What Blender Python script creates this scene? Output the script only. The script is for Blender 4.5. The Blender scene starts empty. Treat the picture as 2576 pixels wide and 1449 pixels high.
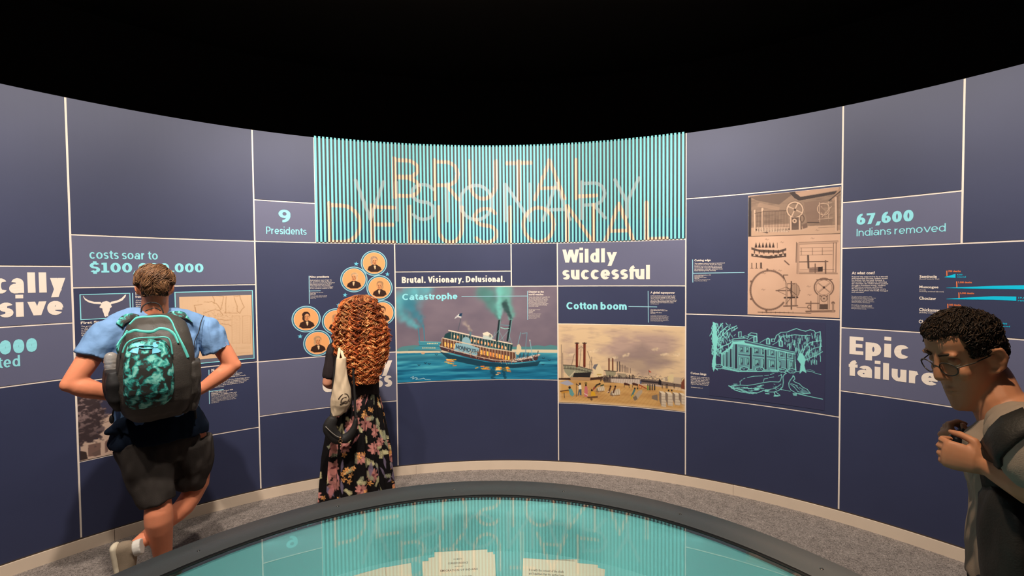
import bpy, bmesh, math, random
import numpy as np
from mathutils import Vector, Matrix, noise
from mathutils.bvhtree import BVHTree

# ------------------------------------------------------------------ camera, world, lights, exposure
SC = bpy.context.scene
COL = SC.collection
FOC, PITCH, ROLL = 1142.7, 0.0283, -0.0089      # focal length in pixels of the 2576 x 1449 frame
CX, CY, RW, EYE = -0.1203, 0.4719, 3.7031, 1.80  # centre and radius of the round gallery, eye height
cam = bpy.data.cameras.new('camera'); camo = bpy.data.objects.new('camera', cam); COL.objects.link(camo)
SC.camera = camo
cam.sensor_width = 36.0; cam.lens = FOC / 2576 * 36.0; cam.clip_start = 0.05
camo.matrix_world = (Matrix.Translation((0, 0, EYE)) @ Matrix.Rotation(math.pi/2 - PITCH, 4, 'X') @ Matrix.Rotation(ROLL, 4, 'Z'))
SC.view_settings.view_transform = 'Standard'; SC.view_settings.look = 'None'
SC.view_settings.exposure = 0.36; SC.view_settings.gamma = 1.0; SC.view_settings.use_curve_mapping = False
world = bpy.data.worlds.new('world'); SC.world = world; world.use_nodes = True
world.node_tree.nodes['Background'].inputs[0].default_value = (0.9, 0.8, 1.0, 1)
world.node_tree.nodes['Background'].inputs[1].default_value = 0.004
SUNC = (1.0, 0.90, 0.80)
def spot(x, y, z, tx, ty, tz, power, size=75, rad=0.05, blend=0.9, col=SUNC):
    l = bpy.data.lights.new('gallery_spot', 'SPOT'); l.energy = power; l.spot_size = math.radians(size)
    l.spot_blend = blend; l.shadow_soft_size = rad; l.color = col
    o = bpy.data.objects.new('gallery_spot', l); COL.objects.link(o)
    o.location = (x, y, z); o.rotation_euler = (Vector((tx, ty, tz)) - Vector((x, y, z))).to_track_quat('-Z', 'Y').to_euler()
    return o
# ring of track spots under the black ceiling, each washing its stretch of the round wall
for deg, pw in ((-105, 170), (-72, 230), (-42, 330), (-14, 380), (14, 380), (42, 320), (72, 190), (105, 130)):
    a = math.radians(deg)
    spot(CX + 1.35*math.sin(a - .12), CY + 1.35*math.cos(a - .12), 3.95, CX + RW*math.sin(a), CY + RW*math.cos(a), 1.75, pw, 82)
# down-lights over the display case and the walkway
spot(-0.1, -0.9, 4.1, -0.1, 1.5, 0.8, 260, 46, .06)
spot(-2.5, 1.3, 4.0, -2.1, 2.5, 0.6, 130, 60, .04)
spot(1.9, 1.7, 4.0, 1.3, 2.9, 0.2, 30, 70, .05)

spot(0.25, 0.75, 4.0, 1.22, 1.2, 1.55, 240, 30, .05, col=(1.0, .74, .50))

# ------------------------------------------------------------------ helpers
def ray(x, y):
    x = np.asarray(x, float); y = np.asarray(y, float)
    u = (x - 1288)/FOC; v = -(y - 724.5)/FOC
    c, s = math.cos(ROLL), math.sin(ROLL)
    u, v = c*u - s*v, s*u + c*v
    cp, sp = math.cos(PITCH), math.sin(PITCH)
    return u, cp + v*sp, -sp + v*cp
def SZ(x, y):
    """arc length and height on the round wall of the point seen at photo position (x, y)"""
    dx, dy, dz = ray(x, y)
    A = dx*dx + dy*dy; B = dx*CX + dy*CY; C = CX*CX + CY*CY - RW*RW
    t = (B + np.sqrt(B*B - A*C))/A
    th = np.arctan2(dx*t - CX, dy*t - CY)
    return th*RW, EYE + dz*t
def S(x, y): return float(SZ(x, y)[0])
def Z(x, y): return float(SZ(x, y)[1])
def W(s, z, off=0.0):
    th = np.asarray(s)/RW
    return np.stack([CX + (RW-off)*np.sin(th), CY + (RW-off)*np.cos(th), np.asarray(z) + 0*th], -1)
def onz(x, y, z):
    d = ray(x, y); t = (z - EYE)/d[2]; return Vector((float(d[0]*t), float(d[1]*t), z))
def lin(c):
    c = np.asarray(c, float)/255.0
    return np.where(c <= .04045, c/12.92, ((c+.055)/1.055)**2.4)

def tag(o, label=None, cat=None, group=None, kind=None):
    if label: o['label'] = label
    if cat: o['category'] = cat
    if group: o['group'] = group
    if kind: o['kind'] = kind
    return o
def empty(name, loc, label, cat, group=None):
    o = bpy.data.objects.new(name, None); COL.objects.link(o); o.location = loc; o.empty_display_size = .05
    return tag(o, label, cat, group)
def link(name, me, mat=None, parent=None, smooth=False):
    o = bpy.data.objects.new(name, me); COL.objects.link(o)
    if mat is not None and not me.materials: me.materials.append(mat)
    if parent is not None:
        o.parent = parent
        o.matrix_parent_inverse = Matrix.Translation(-parent.location) if parent.parent is None else Matrix.Identity(4)
    if smooth:
        me.polygons.foreach_set('use_smooth', [True]*len(me.polygons))
    return o
def mesh(name, verts, faces):
    me = bpy.data.meshes.new(name)
    me.from_pydata([tuple(map(float, v)) for v in verts], [], [tuple(int(i) for i in f) for f in faces]); me.update(); return me
def grid_mesh(name, P, colors=None, closed_u=False):
    """P: (h, w, 3) points -> quad grid, optional (h, w, 3) linear colours"""
    h, w = P.shape[:2]
    idx = np.arange(h*w).reshape(h, w)
    if closed_u: idx = np.concatenate([idx, idx[:, :1]], 1)
    a = idx[:-1, :-1].ravel(); b = idx[:-1, 1:].ravel(); c = idx[1:, 1:].ravel(); d = idx[1:, :-1].ravel()
    q = np.stack([a, d, c, b], -1)
    me = bpy.data.meshes.new(name)
    me.vertices.add(h*w); me.vertices.foreach_set('co', P.reshape(-1).astype(np.float32))
    n = len(q)
    me.loops.add(n*4); me.loops.foreach_set('vertex_index', q.ravel().astype(np.int32))
    me.polygons.add(n); me.polygons.foreach_set('loop_start', np.arange(0, n*4, 4, dtype=np.int32))
    me.update(calc_edges=True); me.validate()
    if colors is not None: set_col(me, colors.reshape(-1, 3))
    return me
def set_col(me, c):
    at = me.color_attributes.new('Col', 'FLOAT_COLOR', 'POINT')
    buf = np.ones((len(me.vertices), 4), np.float32); buf[:, :3] = c
    at.data.foreach_set('color', buf.ravel())

MATS = {}
def mat(name, col, rough=.6, spec=.3, metal=0.0, bump=None, mottle=None, coat=0.0, sheen=0.0, sss=0.0):
    """procedural principled material; mottle=(scale, amount), bump=(scale, strength)"""
    if name in MATS: return MATS[name]
    m = bpy.data.materials.new(name); m.use_nodes = True; nt = m.node_tree; b = nt.nodes['Principled BSDF']
    c = lin(col) if max(col) > 1 else np.array(col)
    b.inputs['Base Color'].default_value = (*c, 1); b.inputs['Roughness'].default_value = rough
    b.inputs['Specular IOR Level'].default_value = spec; b.inputs['Metallic'].default_value = metal
    b.inputs['Coat Weight'].default_value = coat; b.inputs['Sheen Weight'].default_value = sheen
    if sss: b.inputs['Subsurface Weight'].default_value = sss; b.inputs['Subsurface Radius'].default_value = (.02, .008, .004)
    tc = nt.nodes.new('ShaderNodeTexCoord')
    if mottle:
        n = nt.nodes.new('ShaderNodeTexNoise'); n.inputs['Scale'].default_value = mottle[0]; n.inputs['Detail'].default_value = 4
        nt.links.new(tc.outputs['Object'], n.inputs['Vector'])
        mx = nt.nodes.new('ShaderNodeMix'); mx.data_type = 'RGBA'
        mx.inputs['A'].default_value = (*(c*(1-mottle[1])), 1); mx.inputs['B'].default_value = (*np.minimum(c*(1+mottle[1]), 1), 1)
        nt.links.new(n.outputs['Fac'], mx.inputs['Factor']); nt.links.new(mx.outputs['Result'], b.inputs['Base Color'])
    if bump:
        n = nt.nodes.new('ShaderNodeTexNoise'); n.inputs['Scale'].default_value = bump[0]; n.inputs['Detail'].default_value = 3
        nt.links.new(tc.outputs['Object'], n.inputs['Vector'])
        bp_ = nt.nodes.new('ShaderNodeBump'); bp_.inputs['Strength'].default_value = bump[1]; bp_.inputs['Distance'].default_value = .01
        nt.links.new(n.outputs['Fac'], bp_.inputs['Height']); nt.links.new(bp_.outputs['Normal'], b.inputs['Normal'])
    MATS[name] = m; return m
def vcol_mat(name, rough=.55, spec=.25, bump=None):
    if name in MATS: return MATS[name]
    m = mat(name, (.5, .5, .5), rough, spec, bump=bump); nt = m.node_tree
    a = nt.nodes.new('ShaderNodeAttribute'); a.attribute_name = 'Col'
    nt.links.new(a.outputs['Color'], nt.nodes['Principled BSDF'].inputs['Base Color']); return m

# ---- numpy picture painter: flat prints, drawn with photo coordinates on a patch of wall
class Pic:
    def __init__(s, s0, s1, z0, z1, cell=.0035, bg=(0, 0, 0)):
        s.s0, s.s1, s.z0, s.z1 = s0, s1, z0, z1
        s.w = max(4, int((s1-s0)/cell)); s.h = max(4, int((z1-z0)/cell)); s.c = (s1-s0)/(s.w-1); s.cz = (z1-z0)/(s.h-1)
        s.a = np.empty((s.h, s.w, 3)); s.a[:] = bg
        s.X, s.Y = np.meshgrid(np.arange(s.w), np.arange(s.h))
    def P(s, pts):
        p = np.array(pts, float); S_, Z_ = SZ(p[:, 0], p[:, 1])
        return np.stack([(S_-s.s0)/s.c, (s.z1-Z_)/s.cz], -1)
    def mix(s, al, col, sl=None):
        v = s.a if sl is None else s.a[sl]
        al = np.clip(al, 0, 1)[..., None]
        v[...] = v*(1-al) + np.array(col)*al
    def poly(s, pts, col, al=1.0, raw=False):
        p = np.array(pts, float) if raw else s.P(pts)
        x0, y0 = np.floor(p.min(0)).astype(int) - 1; x1, y1 = np.ceil(p.max(0)).astype(int) + 2
        x0, y0 = max(x0, 0), max(y0, 0); x1, y1 = min(x1, s.w), min(y1, s.h)
        if x1 <= x0 or y1 <= y0: return
        sl = (slice(y0, y1), slice(x0, x1)); acc = 0
        for ox, oy in ((-.25, -.25), (.25, -.25), (-.25, .25), (.25, .25)):
            X = s.X[sl]+ox; Y = s.Y[sl]+oy; ins = np.zeros(X.shape, bool); n = len(p)
            for i in range(n):
                ax, ay = p[i]; bx, by = p[(i+1) % n]
                if ay == by: continue
                cr = ((ay > Y) != (by > Y)) & (X < (bx-ax)*(Y-ay)/(by-ay) + ax)
                ins ^= cr
            acc = acc + ins
        s.mix(acc/4.0*al, col, sl)
    def line(s, pts, w, col, al=1.0, raw=False, soft=.5):
        p = np.array(pts, float) if raw else s.P(pts)
        if not raw:
            q = s.P([(pts[0][0], pts[0][1]), (pts[0][0]+1, pts[0][1])]); w = w*abs(q[1, 0]-q[0, 0])
        for i in range(len(p)-1):
            a, b = p[i], p[i+1]
            x0, y0 = np.floor(np.minimum(a, b)-w/2-soft-1).astype(int); x1, y1 = np.ceil(np.maximum(a, b)+w/2+soft+2).astype(int)
            x0, y0 = max(x0, 0), max(y0, 0); x1, y1 = min(x1, s.w), min(y1, s.h)
            if x1 <= x0 or y1 <= y0: continue
            sl = (slice(y0, y1), slice(x0, x1)); X = s.X[sl]; Y = s.Y[sl]; d = b-a; L = d@d+1e-9
            t = np.clip(((X-a[0])*d[0]+(Y-a[1])*d[1])/L, 0, 1)
            D = np.hypot(X-a[0]-t*d[0], Y-a[1]-t*d[1])
            s.mix(np.clip((w/2-D)/max(soft, .01)/2+.5, 0, 1)*al*(1 if w > 1 else max(w, .35)), col, sl)
    def ell(s, x, y, rx, ry, col, al=1.0, n=20, w=None, a0=0, a1=360):
        t = np.radians(np.linspace(a0, a1, n+1)); pts = [(x+rx*math.cos(k), y-ry*math.sin(k)) for k in t]
        if w: s.line(pts, w, col, al)
        else: s.poly(pts[:-1] if a1-a0 == 360 else pts, col, al)
    def noise(s, sx, sy, seed, oct=3):
        rng = np.random.RandomState(seed); out = np.zeros((s.h, s.w)); amp = 1; tot = 0
        for o in range(oct):
            gw = max(2, int(s.w/sx*2**o)+2); gh = max(2, int(s.h/sy*2**o)+2); g = rng.rand(gh, gw)
            fx = np.linspace(0, gw-1.001, s.w); fy = np.linspace(0, gh-1.001, s.h); ix = fx.astype(int); iy = fy.astype(int)
            tx = fx-ix; ty = fy-iy; tx = tx*tx*(3-2*tx); ty = (ty*ty*(3-2*ty))[:, None]
            A = g[iy][:, ix]*(1-tx)+g[iy][:, ix+1]*tx; B = g[iy+1][:, ix]*(1-tx)+g[iy+1][:, ix+1]*tx
            out += amp*(A*(1-ty)+B*ty); tot += amp; amp *= .55
        return out/tot
    def build(s, name, parent=None, off=.006, smat='print', gain=1.0):
        sg = np.linspace(s.s0, s.s1, s.w); zg = np.linspace(s.z1, s.z0, s.h); SS, ZZ = np.meshgrid(sg, zg)
        me = grid_mesh(name, W(SS, ZZ, off), lin(np.clip(s.a, 0, 255))*gain)
        return link(name, me, vcol_mat(smat, .5, .25), parent, True)

def slab(name, s0, s1, z0, z1, m, parent=None, off=.004, base=0.0, step=.05):
    """curved board on the round wall, front face at 'off', sides back to 'base'"""
    n = max(1, int(abs(s1-s0)/step)); sg = np.linspace(s0, s1, n+1)
    v = []; f = []
    for s_ in sg: v += [W(s_, z0, off), W(s_, z1, off), W(s_, z1, base), W(s_, z0, base)]
    for i in range(n):
        a = 4*i; b = a+4
        for k in range(4): f.append((a+k, a+(k+1) % 4, b+(k+1) % 4, b+k))
    f += [(3, 2, 1, 0), (4*n, 4*n+1, 4*n+2, 4*n+3)]
    return link(name, mesh(name, v, f), m, parent)

# ---- geometric sans drawn from strokes (headline lettering)
XH = .74
def arc(cx, cy, rx, ry, a0, a1, n=14):
    return [(cx+rx*math.cos(math.radians(a0+(a1-a0)*i/n)), cy+ry*math.sin(math.radians(a0+(a1-a0)*i/n))) for i in range(n+1)]
def glyph(ch, w, k=1.0):
    r = w/2; X = XH; L = []
    def ss(W_, H):
        ry = (H/2-r)/2+r*.5; rx = W_/2-r; ry = (H-w)/4+.0
        L.append(arc(W_/2, H-r-ry, rx, ry, 28, 270)[:-1] + arc(W_/2, r+ry, rx, ry, 90, -152))
    if ch == ' ': return .32*k, L
    if ch in 'oOcCeQ0':
        H = X if ch in 'oce' else 1.0
        Wd = {'o': .80, 'c': .70, 'e': .78, 'O': 1.08, 'C': 1.0, '0': .80}[ch]*k
        if ch == '0': L.append(arc(Wd/2, H/2, Wd/2-r, H/2-r, 0, 360, 24))
        elif ch in 'oO': L.append(arc(Wd/2, H/2, Wd/2-r, H/2-r, 0, 360, 24))
        elif ch in 'cC': L.append(arc(Wd*.54, H/2, Wd*.54-r, H/2-r, 42, 318, 20))
        else: L.append(arc(Wd/2, H/2, Wd/2-r, H/2-r, 0, 318, 20)); L.append([(r, H*.48), (Wd-r*.3, H*.48)])
        return Wd+.07, L
    if ch in 'il1Itj.,':
        if ch == 'i': L += [[(r, 0), (r, X)], [(r-.001, 1.03-w*.55), (r+.001, 1.03+w*.45)]]; return w+.09, L
        if ch == 'l' or ch == 'I': L.append([(r, 0), (r, 1.03 if ch == 'l' else 1.0)]); return w+.09, L
        if ch == '1': L += [[(.30*k, 0), (.30*k, 1)], [(.02, .98-r), (.30*k, .98-r)], [(.0, r), (.30*k*2, r)]]; return .62*k+.05, L
        if ch == 't': L += [[(.22*k, .93), (.22*k, .28)] + arc(.22*k+.2*k, .28, .2*k, .28-r, 180, 285, 8), [(0, X-r*.9), (.48*k, X-r*.9)]]; return .52*k+.02, L
        if ch == '.': L.append([(r, 0), (r, w)]); return w+.08, L
        if ch == ',': L.append([(r+.06, w), (r-.04, -.18)]); return w+.08, L
    if ch in 'dbpqag':
        Wd = .80*k
        if ch == 'a':
            Wd = .76*k; L += [[(Wd-r, 0), (Wd-r, X*.58)] + arc(Wd/2+.02, X*.58, Wd/2-r-.02, X*.42-r, 0, 152, 10)[1:], arc(Wd*.43, X*.31, Wd*.43-r*.9, X*.31-r*.85, 0, 360, 18)]
            return Wd+.09, L
        L.append(arc(Wd/2, X/2, Wd/2-r, X/2-r, 0, 360, 24))
        xs = Wd-r if ch in 'dqg' else r
        y0, y1 = {'d': (0, 1.03), 'b': (0, 1.03), 'p': (-.26, X), 'q': (-.26, X), 'g': (.0, X)}[ch]
        if ch == 'g': L.append([(xs, X), (xs, -.02)] + arc(Wd/2, -.02, Wd/2-r, .24-r*.5, 0, -150, 8))
        else: L.append([(xs, y0), (xs, y1)])
        return Wd+.09, L
    if ch in 'nmuhrk':
        Wd = {'n': .72, 'u': .72, 'h': .72, 'm': 1.12, 'r': .46, 'k': .74}[ch]*k
        if ch in 'nh':
            L += [[(r, 0), (r, X if ch == 'n' else 1.03)], arc(Wd/2, X*.52, Wd/2-r, X*.48-r, 180, 0, 10) + [(Wd-r, 0)]]
        if ch == 'u': L += [[(r, X)] + arc(Wd/2, X*.48, Wd/2-r, X*.48-r, 180, 360, 10), [(Wd-r, 0), (Wd-r, X)]]
        if ch == 'm':
            h = (Wd/2+r)/2
            L += [[(r, 0), (r, X)], arc(h, X*.52, h-r, X*.48-r, 180, 0, 8)+[(Wd/2, 0)], arc(Wd-h, X*.52, h-r, X*.48-r, 180, 0, 8)+[(Wd-r, 0)]]
        if ch == 'r': L += [[(r, 0), (r, X)], arc(Wd*.9, X*.45, Wd*.9-r, X*.55-r, 175, 92, 6)]
        if ch == 'k': L += [[(r, 0), (r, 1.03)], [(r, .22), (Wd-r, X)], [(Wd*.42, X*.5), (Wd-r, 0)]]
        return Wd+.08, L
    if ch == 's': ss(.62*k, X); return .62*k+.06, L
    if ch == 'S': ss(.76*k, 1); return .76*k+.07, L
    if ch == '$': ss(.76*k, 1); L += [[(.38*k, 1.12), (.38*k, .9)], [(.38*k, .1), (.38*k, -.12)]]; return .76*k+.06, L
    if ch == 'f': L += [arc(.2*k+.24*k, 1.03-.3+.0, .24*k, .3-r, 100, 180, 6) + [(.2*k, 0)], [(0, X-r*.9), (.48*k, X-r*.9)]]; return .48*k, L
    if ch in 'vyV':
        Wd = (.90 if ch != 'V' else 1.02)*k; H = X if ch != 'V' else 1
        e = r*1.05
        L += [[(e, H), (Wd/2, r*.3)], [(Wd-e, H), (Wd/2, r*.3)]] if ch != 'y' else [[(e, H), (Wd/2, r)], [(Wd-e, H), (Wd*.27, -.26)]]
        return Wd+.01, L
    if ch in 'wW':
        Wd = (1.5 if ch == 'W' else 1.2)*k; H = 1 if ch == 'W' else X; e = r
        L.append([(e, H), (Wd*.28, .02)]); L.append([(Wd*.28, .02), (Wd/2, H*.98)]); L.append([(Wd/2, H*.98), (Wd*.72, .02)]); L.append([(Wd*.72, .02), (Wd-e, H)])
        return Wd+.01, L
    if ch == 'A': Wd = 1.0*k; L += [[(r, 0), (Wd/2, 1)], [(Wd-r, 0), (Wd/2, 1)], [(Wd*.2, .28), (Wd*.8, .28)]]; return Wd+.02, L
    if ch == 'Y': Wd = .98*k; L += [[(r, 1), (Wd/2, .4)], [(Wd-r, 1), (Wd/2, .4)], [(Wd/2, 0), (Wd/2, .42)]]; return Wd+.02, L
    if ch in 'ELTPRBDNUMH':
        Wd = {'E': .74, 'L': .70, 'T': .82, 'P': .80, 'R': .84, 'B': .84, 'D': .96, 'N': .94, 'U': .90, 'M': 1.1, 'H': .92}[ch]*k
        if ch != 'T' and ch != 'U': L.append([(r, 0), (r, 1)])
        if ch == 'E': L += [[(r, r), (Wd, r)], [(r, .5), (Wd*.93, .5)], [(r, 1-r), (Wd, 1-r)]]
        if ch == 'L': L.append([(r, r), (Wd, r)])
        if ch == 'H': L += [[(Wd-r, 0), (Wd-r, 1)], [(r, .5), (Wd-r, .5)]]
        if ch == 'T': L += [[(Wd/2, 0), (Wd/2, 1)], [(0, 1-r), (Wd, 1-r)]]
        if ch in 'PR': L.append([(r, 1-r), (Wd*.5, 1-r)] + arc(Wd*.5, .66, Wd*.5-r, .34-r, 90, -90, 10)[1:] + [(r, .32+r)])
        if ch == 'R': L.append([(Wd*.52, .36), (Wd-r*.8, 0)])
        if ch == 'B': L += [[(r, 1-r), (Wd*.5, 1-r)] + arc(Wd*.5, .745, Wd*.46-r, .255-r, 90, -90, 8)[1:] + [(r, .49+r)], [(r, .51), (Wd*.55, .51)] + arc(Wd*.55, .255+r*.3, Wd*.45-r, .255-r*.7, 90, -90, 8)[1:] + [(r, r)]]
        if ch == 'D': L.append([(r, 1-r), (Wd*.42, 1-r)] + arc(Wd*.42, .5, Wd*.58-r, .5-r, 90, -90, 16)[1:] + [(r, r)])
        if ch == 'N': L += [[(Wd-r, 0), (Wd-r, 1)], [(r, 1), (Wd-r, 0)]]
        if ch == 'M': L += [[(Wd-r, 0), (Wd-r, 1)], [(r, 1), (Wd/2, .25)], [(Wd-r, 1), (Wd/2, .25)]]
        if ch == 'U': L.append([(r, 1), (r, .42)] + arc(Wd/2, .42, Wd/2-r, .42-r, 180, 360, 12)[1:-1] + [(Wd-r, .42), (Wd-r, 1)])
        return Wd+.07, L
    if ch in '69':
        Wd = .78*k; q = [arc(Wd/2, .33, Wd/2-r, .33-r, 0, 360, 20), arc(Wd*.62, .42, Wd*.62-r, .58-r, 180, 82, 8)]
        if ch == '9': q = [[(Wd-x, 1-y) for x, y in l] for l in q]
        return Wd+.06, q
    if ch == '7': Wd = .74*k; L += [[(0, 1-r), (Wd, 1-r)], [(Wd-r, 1-r), (Wd*.32, 0)]]; return Wd+.05, L
    if ch == '?': L += [arc(.3*k, .7, .3*k-r, .3-r, 160, -60, 8)+[(.3*k, .3)], [(.3*k, 0), (.3*k, w)]]; return .6*k+.05, L
    return .5*k, L
def layout(text, w, width):
    nat = lambda k: sum(glyph(c, w, k)[0] for c in text)-.07
    a, b = nat(1.0), nat(2.0); k = 1+(width-a)/(b-a)
    out = []; x = 0
    for c in text:
        adv, L = glyph(c, w, k); out += [[(x+px, py) for px, py in l] for l in L]; x += adv
    return out
def strips(lines, w):
    """butt ended strips of width w around polylines"""
    V = []; F = []
    for l in lines:
        p = np.array(l, float); n = len(p)
        if n == 2 and abs(p[1, 1]-p[0, 1]) > 1.0*abs(p[1, 0]-p[0, 0]) > .03*w*10:      # slanted stem: flat horizontal ends
            h = w/2/(abs(p[1, 1]-p[0, 1])/np.hypot(*(p[1]-p[0]))); b = len(V)
            V += [p[0]+[-h, 0], p[0]+[h, 0], p[1]+[-h, 0], p[1]+[h, 0]]; F.append((b, b+1, b+3, b+2)); continue
        closed = np.hypot(*(p[0]-p[-1])) < 1e-6
        b = len(V)
        for i in range(n):
            if closed: t0 = p[i]-p[i-1] if i else p[0]-p[-2]; t1 = p[i+1]-p[i] if i < n-1 else p[1]-p[0]
            else: t0 = p[i]-p[i-1] if i else p[1]-p[0]; t1 = p[i+1]-p[i] if i < n-1 else p[i]-p[i-1]
            t0 = t0/(np.hypot(*t0)+1e-9); t1 = t1/(np.hypot(*t1)+1e-9); t = t0+t1; t = t/(np.hypot(*t)+1e-9)
            nn = np.array([-t[1], t[0]]); sc = min(1/max(.5, t@t0), 1.6)*w/2
            V += [p[i]+nn*sc, p[i]-nn*sc]
        for i in range(n-1): F.append((b+2*i, b+2*i+1, b+2*i+3, b+2*i+2))
    return V, F
def headline(text, x0, yb0, x1, yb1, ytop, w, m, parent, off=.0052, name='lettering', label=None):
    """text from photo (x0, yb0) to (x1, yb1) on its baseline; ytop is cap height above the left end"""
    s0, z0 = SZ(x0, yb0); s1, z1b = SZ(x1, yb1); zt = Z(x0, ytop); z0 = float(z0); hgt = zt-z0
    kp = .70 if w > .2 else .9           # thinner horizontals in the heavy weights
    lines = layout(text, w*kp, (s1-s0)/hgt*kp)
    V, F = strips(lines, w*kp); V = [(v[0]/kp, v[1]) for v in V]
    P = [W(s0+v[0]*hgt, z0+v[1]*hgt, off + .00015*(i % 3)) for i, v in enumerate(V)]
    o = link(name, mesh(name, P, F), m, parent)
    if label: o['label'] = label
    return o
def block(text, x0, y0, x1, y1, m, parent, off=.0052, bold=0.0, name='lettering', label=None):
    """running text filling the photo box x0..x1 / y0..y1 (left edge, longest line, top, bottom)"""
    c = bpy.data.curves.new(name, 'FONT'); c.body = text; c.size = 1; c.resolution_u = 3 if bold >= .03 else 1; c.offset = min(bold, .028); c.space_character = 1+bold
    o = bpy.data.objects.new(name, c); COL.objects.link(o)
    me = bpy.data.meshes.new_from_object(o.evaluated_get(bpy.context.evaluated_depsgraph_get()))
    bpy.data.objects.remove(o); bpy.data.curves.remove(c)
    n = len(me.vertices); co = np.empty(n*3, np.float32); me.vertices.foreach_get('co', co); co = co.reshape(-1, 3)
    s0 = S(x0, (y0+y1)/2); s1 = S(x1, (y0+y1)/2); zt = Z(x0, y0); zb = Z(x0, y1)
    mn = co.min(0); mx = co.max(0)
    s = s0+(co[:, 0]-mn[0])/(mx[0]-mn[0])*(s1-s0); z = zb+(co[:, 1]-mn[1])/(mx[1]-mn[1])*(zt-zb)
    me.vertices.foreach_set('co', W(s, z, off).astype(np.float32).ravel()); me.update(); me.materials.clear()
    o = link(name, me, m, parent)
    if label: o['label'] = label
    return o
def rule(pts, w, m, parent, off=.0052, name='rule_line'):
    """thin printed line through photo points, w in metres"""
    q = []
    for (xa, ya), (xb, yb) in zip(pts[:-1], pts[1:]):
        sa, za = SZ(xa, ya); sb, zb = SZ(xb, yb); n = max(1, int(math.hypot(sb-sa, zb-za)/.06))
        q += [(sa+(sb-sa)*i/n, za+(zb-za)*i/n) for i in range(n)]
    q.append(tuple(map(float, SZ(*pts[-1]))))
    V, F = strips([q], w)
    return link(name, mesh(name, [W(v[0], v[1], off) for v in V], F), m, parent)
def rect(x0, x1, z0, z1, w, m, parent, off=.0052, name='border_line'):
    V, F = strips([[(x0+(x1-x0)*i/8, z0) for i in range(9)], [(x0+(x1-x0)*i/8, z1) for i in range(9)], [(x0, z0-w/2), (x0, z1+w/2)], [(x1, z0-w/2), (x1, z1+w/2)]], w)
    return link(name, mesh(name, [W(v[0], v[1], off) for v in V], F), m, parent)
# ------------------------------------------------------------------ the setting
M_NAVY = mat('navy_panel', (.033, .039, .086), .5, .3, mottle=(3, .10))
M_GREY = mat('slate_panel', (.108, .110, .178), .5, .3, mottle=(3, .06))
M_CREAM = mat("cream_print", (.78, .67, .57), .6, .2)
M_TEAL = mat('teal_print', (.26, .66, .72), .6, .2)
M_CYAN = mat('cyan_print', (.0, .50, .72), .6, .2)
M_ORANGE = mat('orange_print', (.75, .19, .06), .6, .2)
M_PALE = mat('pale_blue_line', (.30, .56, .64), .6, .2)
M_BASE = mat('beige_vinyl', (.70, .56, .43), .6, .3, mottle=(6, .05))
M_DARK = mat('dark_gap', (.07, .05, .035), .8, .1)
M_BLACK = mat('black_ceiling_paint', (.07, .06, .055), .9, .05)

# floor: carpet disc of looped pile colour, plain ring beyond
bm = bmesh.new(); bmesh.ops.create_circle(bm, cap_ends=True, radius=6.5, segments=96); me = bpy.data.meshes.new('floor'); bm.to_mesh(me); bm.free()
mc = mat('grey_brown_carpet', (.30, .24, .195), .95, .05); nt = mc.node_tree; b = nt.nodes['Principled BSDF']
tc = nt.nodes.new('ShaderNodeTexCoord'); n1 = nt.nodes.new('ShaderNodeTexNoise'); n1.inputs['Scale'].default_value = 95; n1.inputs['Detail'].default_value = 3
n1.inputs['Distortion'].default_value = 1.5
n2 = nt.nodes.new('ShaderNodeTexNoise'); n2.inputs['Scale'].default_value = 14; rp = nt.nodes.new('ShaderNodeValToRGB')
rp.color_ramp.elements[0].position = .36; rp.color_ramp.elements[0].color = (.12, .10, .09, 1); rp.color_ramp.elements[1].position = .64; rp.color_ramp.elements[1].color = (.39, .33, .29, 1)
mx = nt.nodes.new('ShaderNodeMath'); mx.operation = 'MULTIPLY_ADD'; mx.inputs[1].default_value = .18
sb = nt.nodes.new('ShaderNodeMath'); sb.operation = 'MULTIPLY'; sb.inputs[1].default_value = .8
nt.links.new(tc.outputs['Object'], n1.inputs['Vector']); nt.links.new(tc.outputs['Object'], n2.inputs['Vector'])
nt.links.new(n1.outputs['Fac'], sb.inputs[0]); nt.links.new(n2.outputs['Fac'], mx.inputs[0]); nt.links.new(sb.outputs[0], mx.inputs[2])
nt.links.new(mx.outputs[0], rp.inputs['Fac']); nt.links.new(rp.outputs['Color'], b.inputs['Base Color'])
bp_ = nt.nodes.new('ShaderNodeBump'); bp_.inputs['Strength'].default_value = .6; bp_.inputs['Distance'].default_value = .008
nt.links.new(n1.outputs['Fac'], bp_.inputs['Height']); nt.links.new(bp_.outputs['Normal'], b.inputs['Normal'])
o = link('floor', me, mc); o.location = (CX, CY, 0); tag(o, 'grey-brown looped carpet around the round display case', kind='structure')
# ceiling: black void
bm = bmesh.new(); bmesh.ops.create_circle(bm, cap_ends=True, radius=6.5, segments=64); bmesh.ops.reverse_faces(bm, faces=bm.faces)
me = bpy.data.meshes.new('ceiling'); bm.to_mesh(me); bm.free()
o = link('ceiling', me, M_BLACK); o.location = (CX, CY, 4.7); tag(o, 'unlit black ceiling high above the curved wall', kind='structure')
# outer black shell of the building behind the curved wall
th = np.linspace(0, 2*math.pi, 97)[:-1]; P = np.stack([np.stack([CX+6.4*np.cos(th), CY+6.4*np.sin(th), 0*th+z_], -1) for z_ in (0, 4.7)])
o = link('wall_outer', grid_mesh('wall_outer', P, closed_u=True), M_BLACK); tag(o, 'black outer wall of the hall', kind='structure')

ZT, ZB = 2.969, .088
SMAX = RW*math.radians(142)
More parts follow.
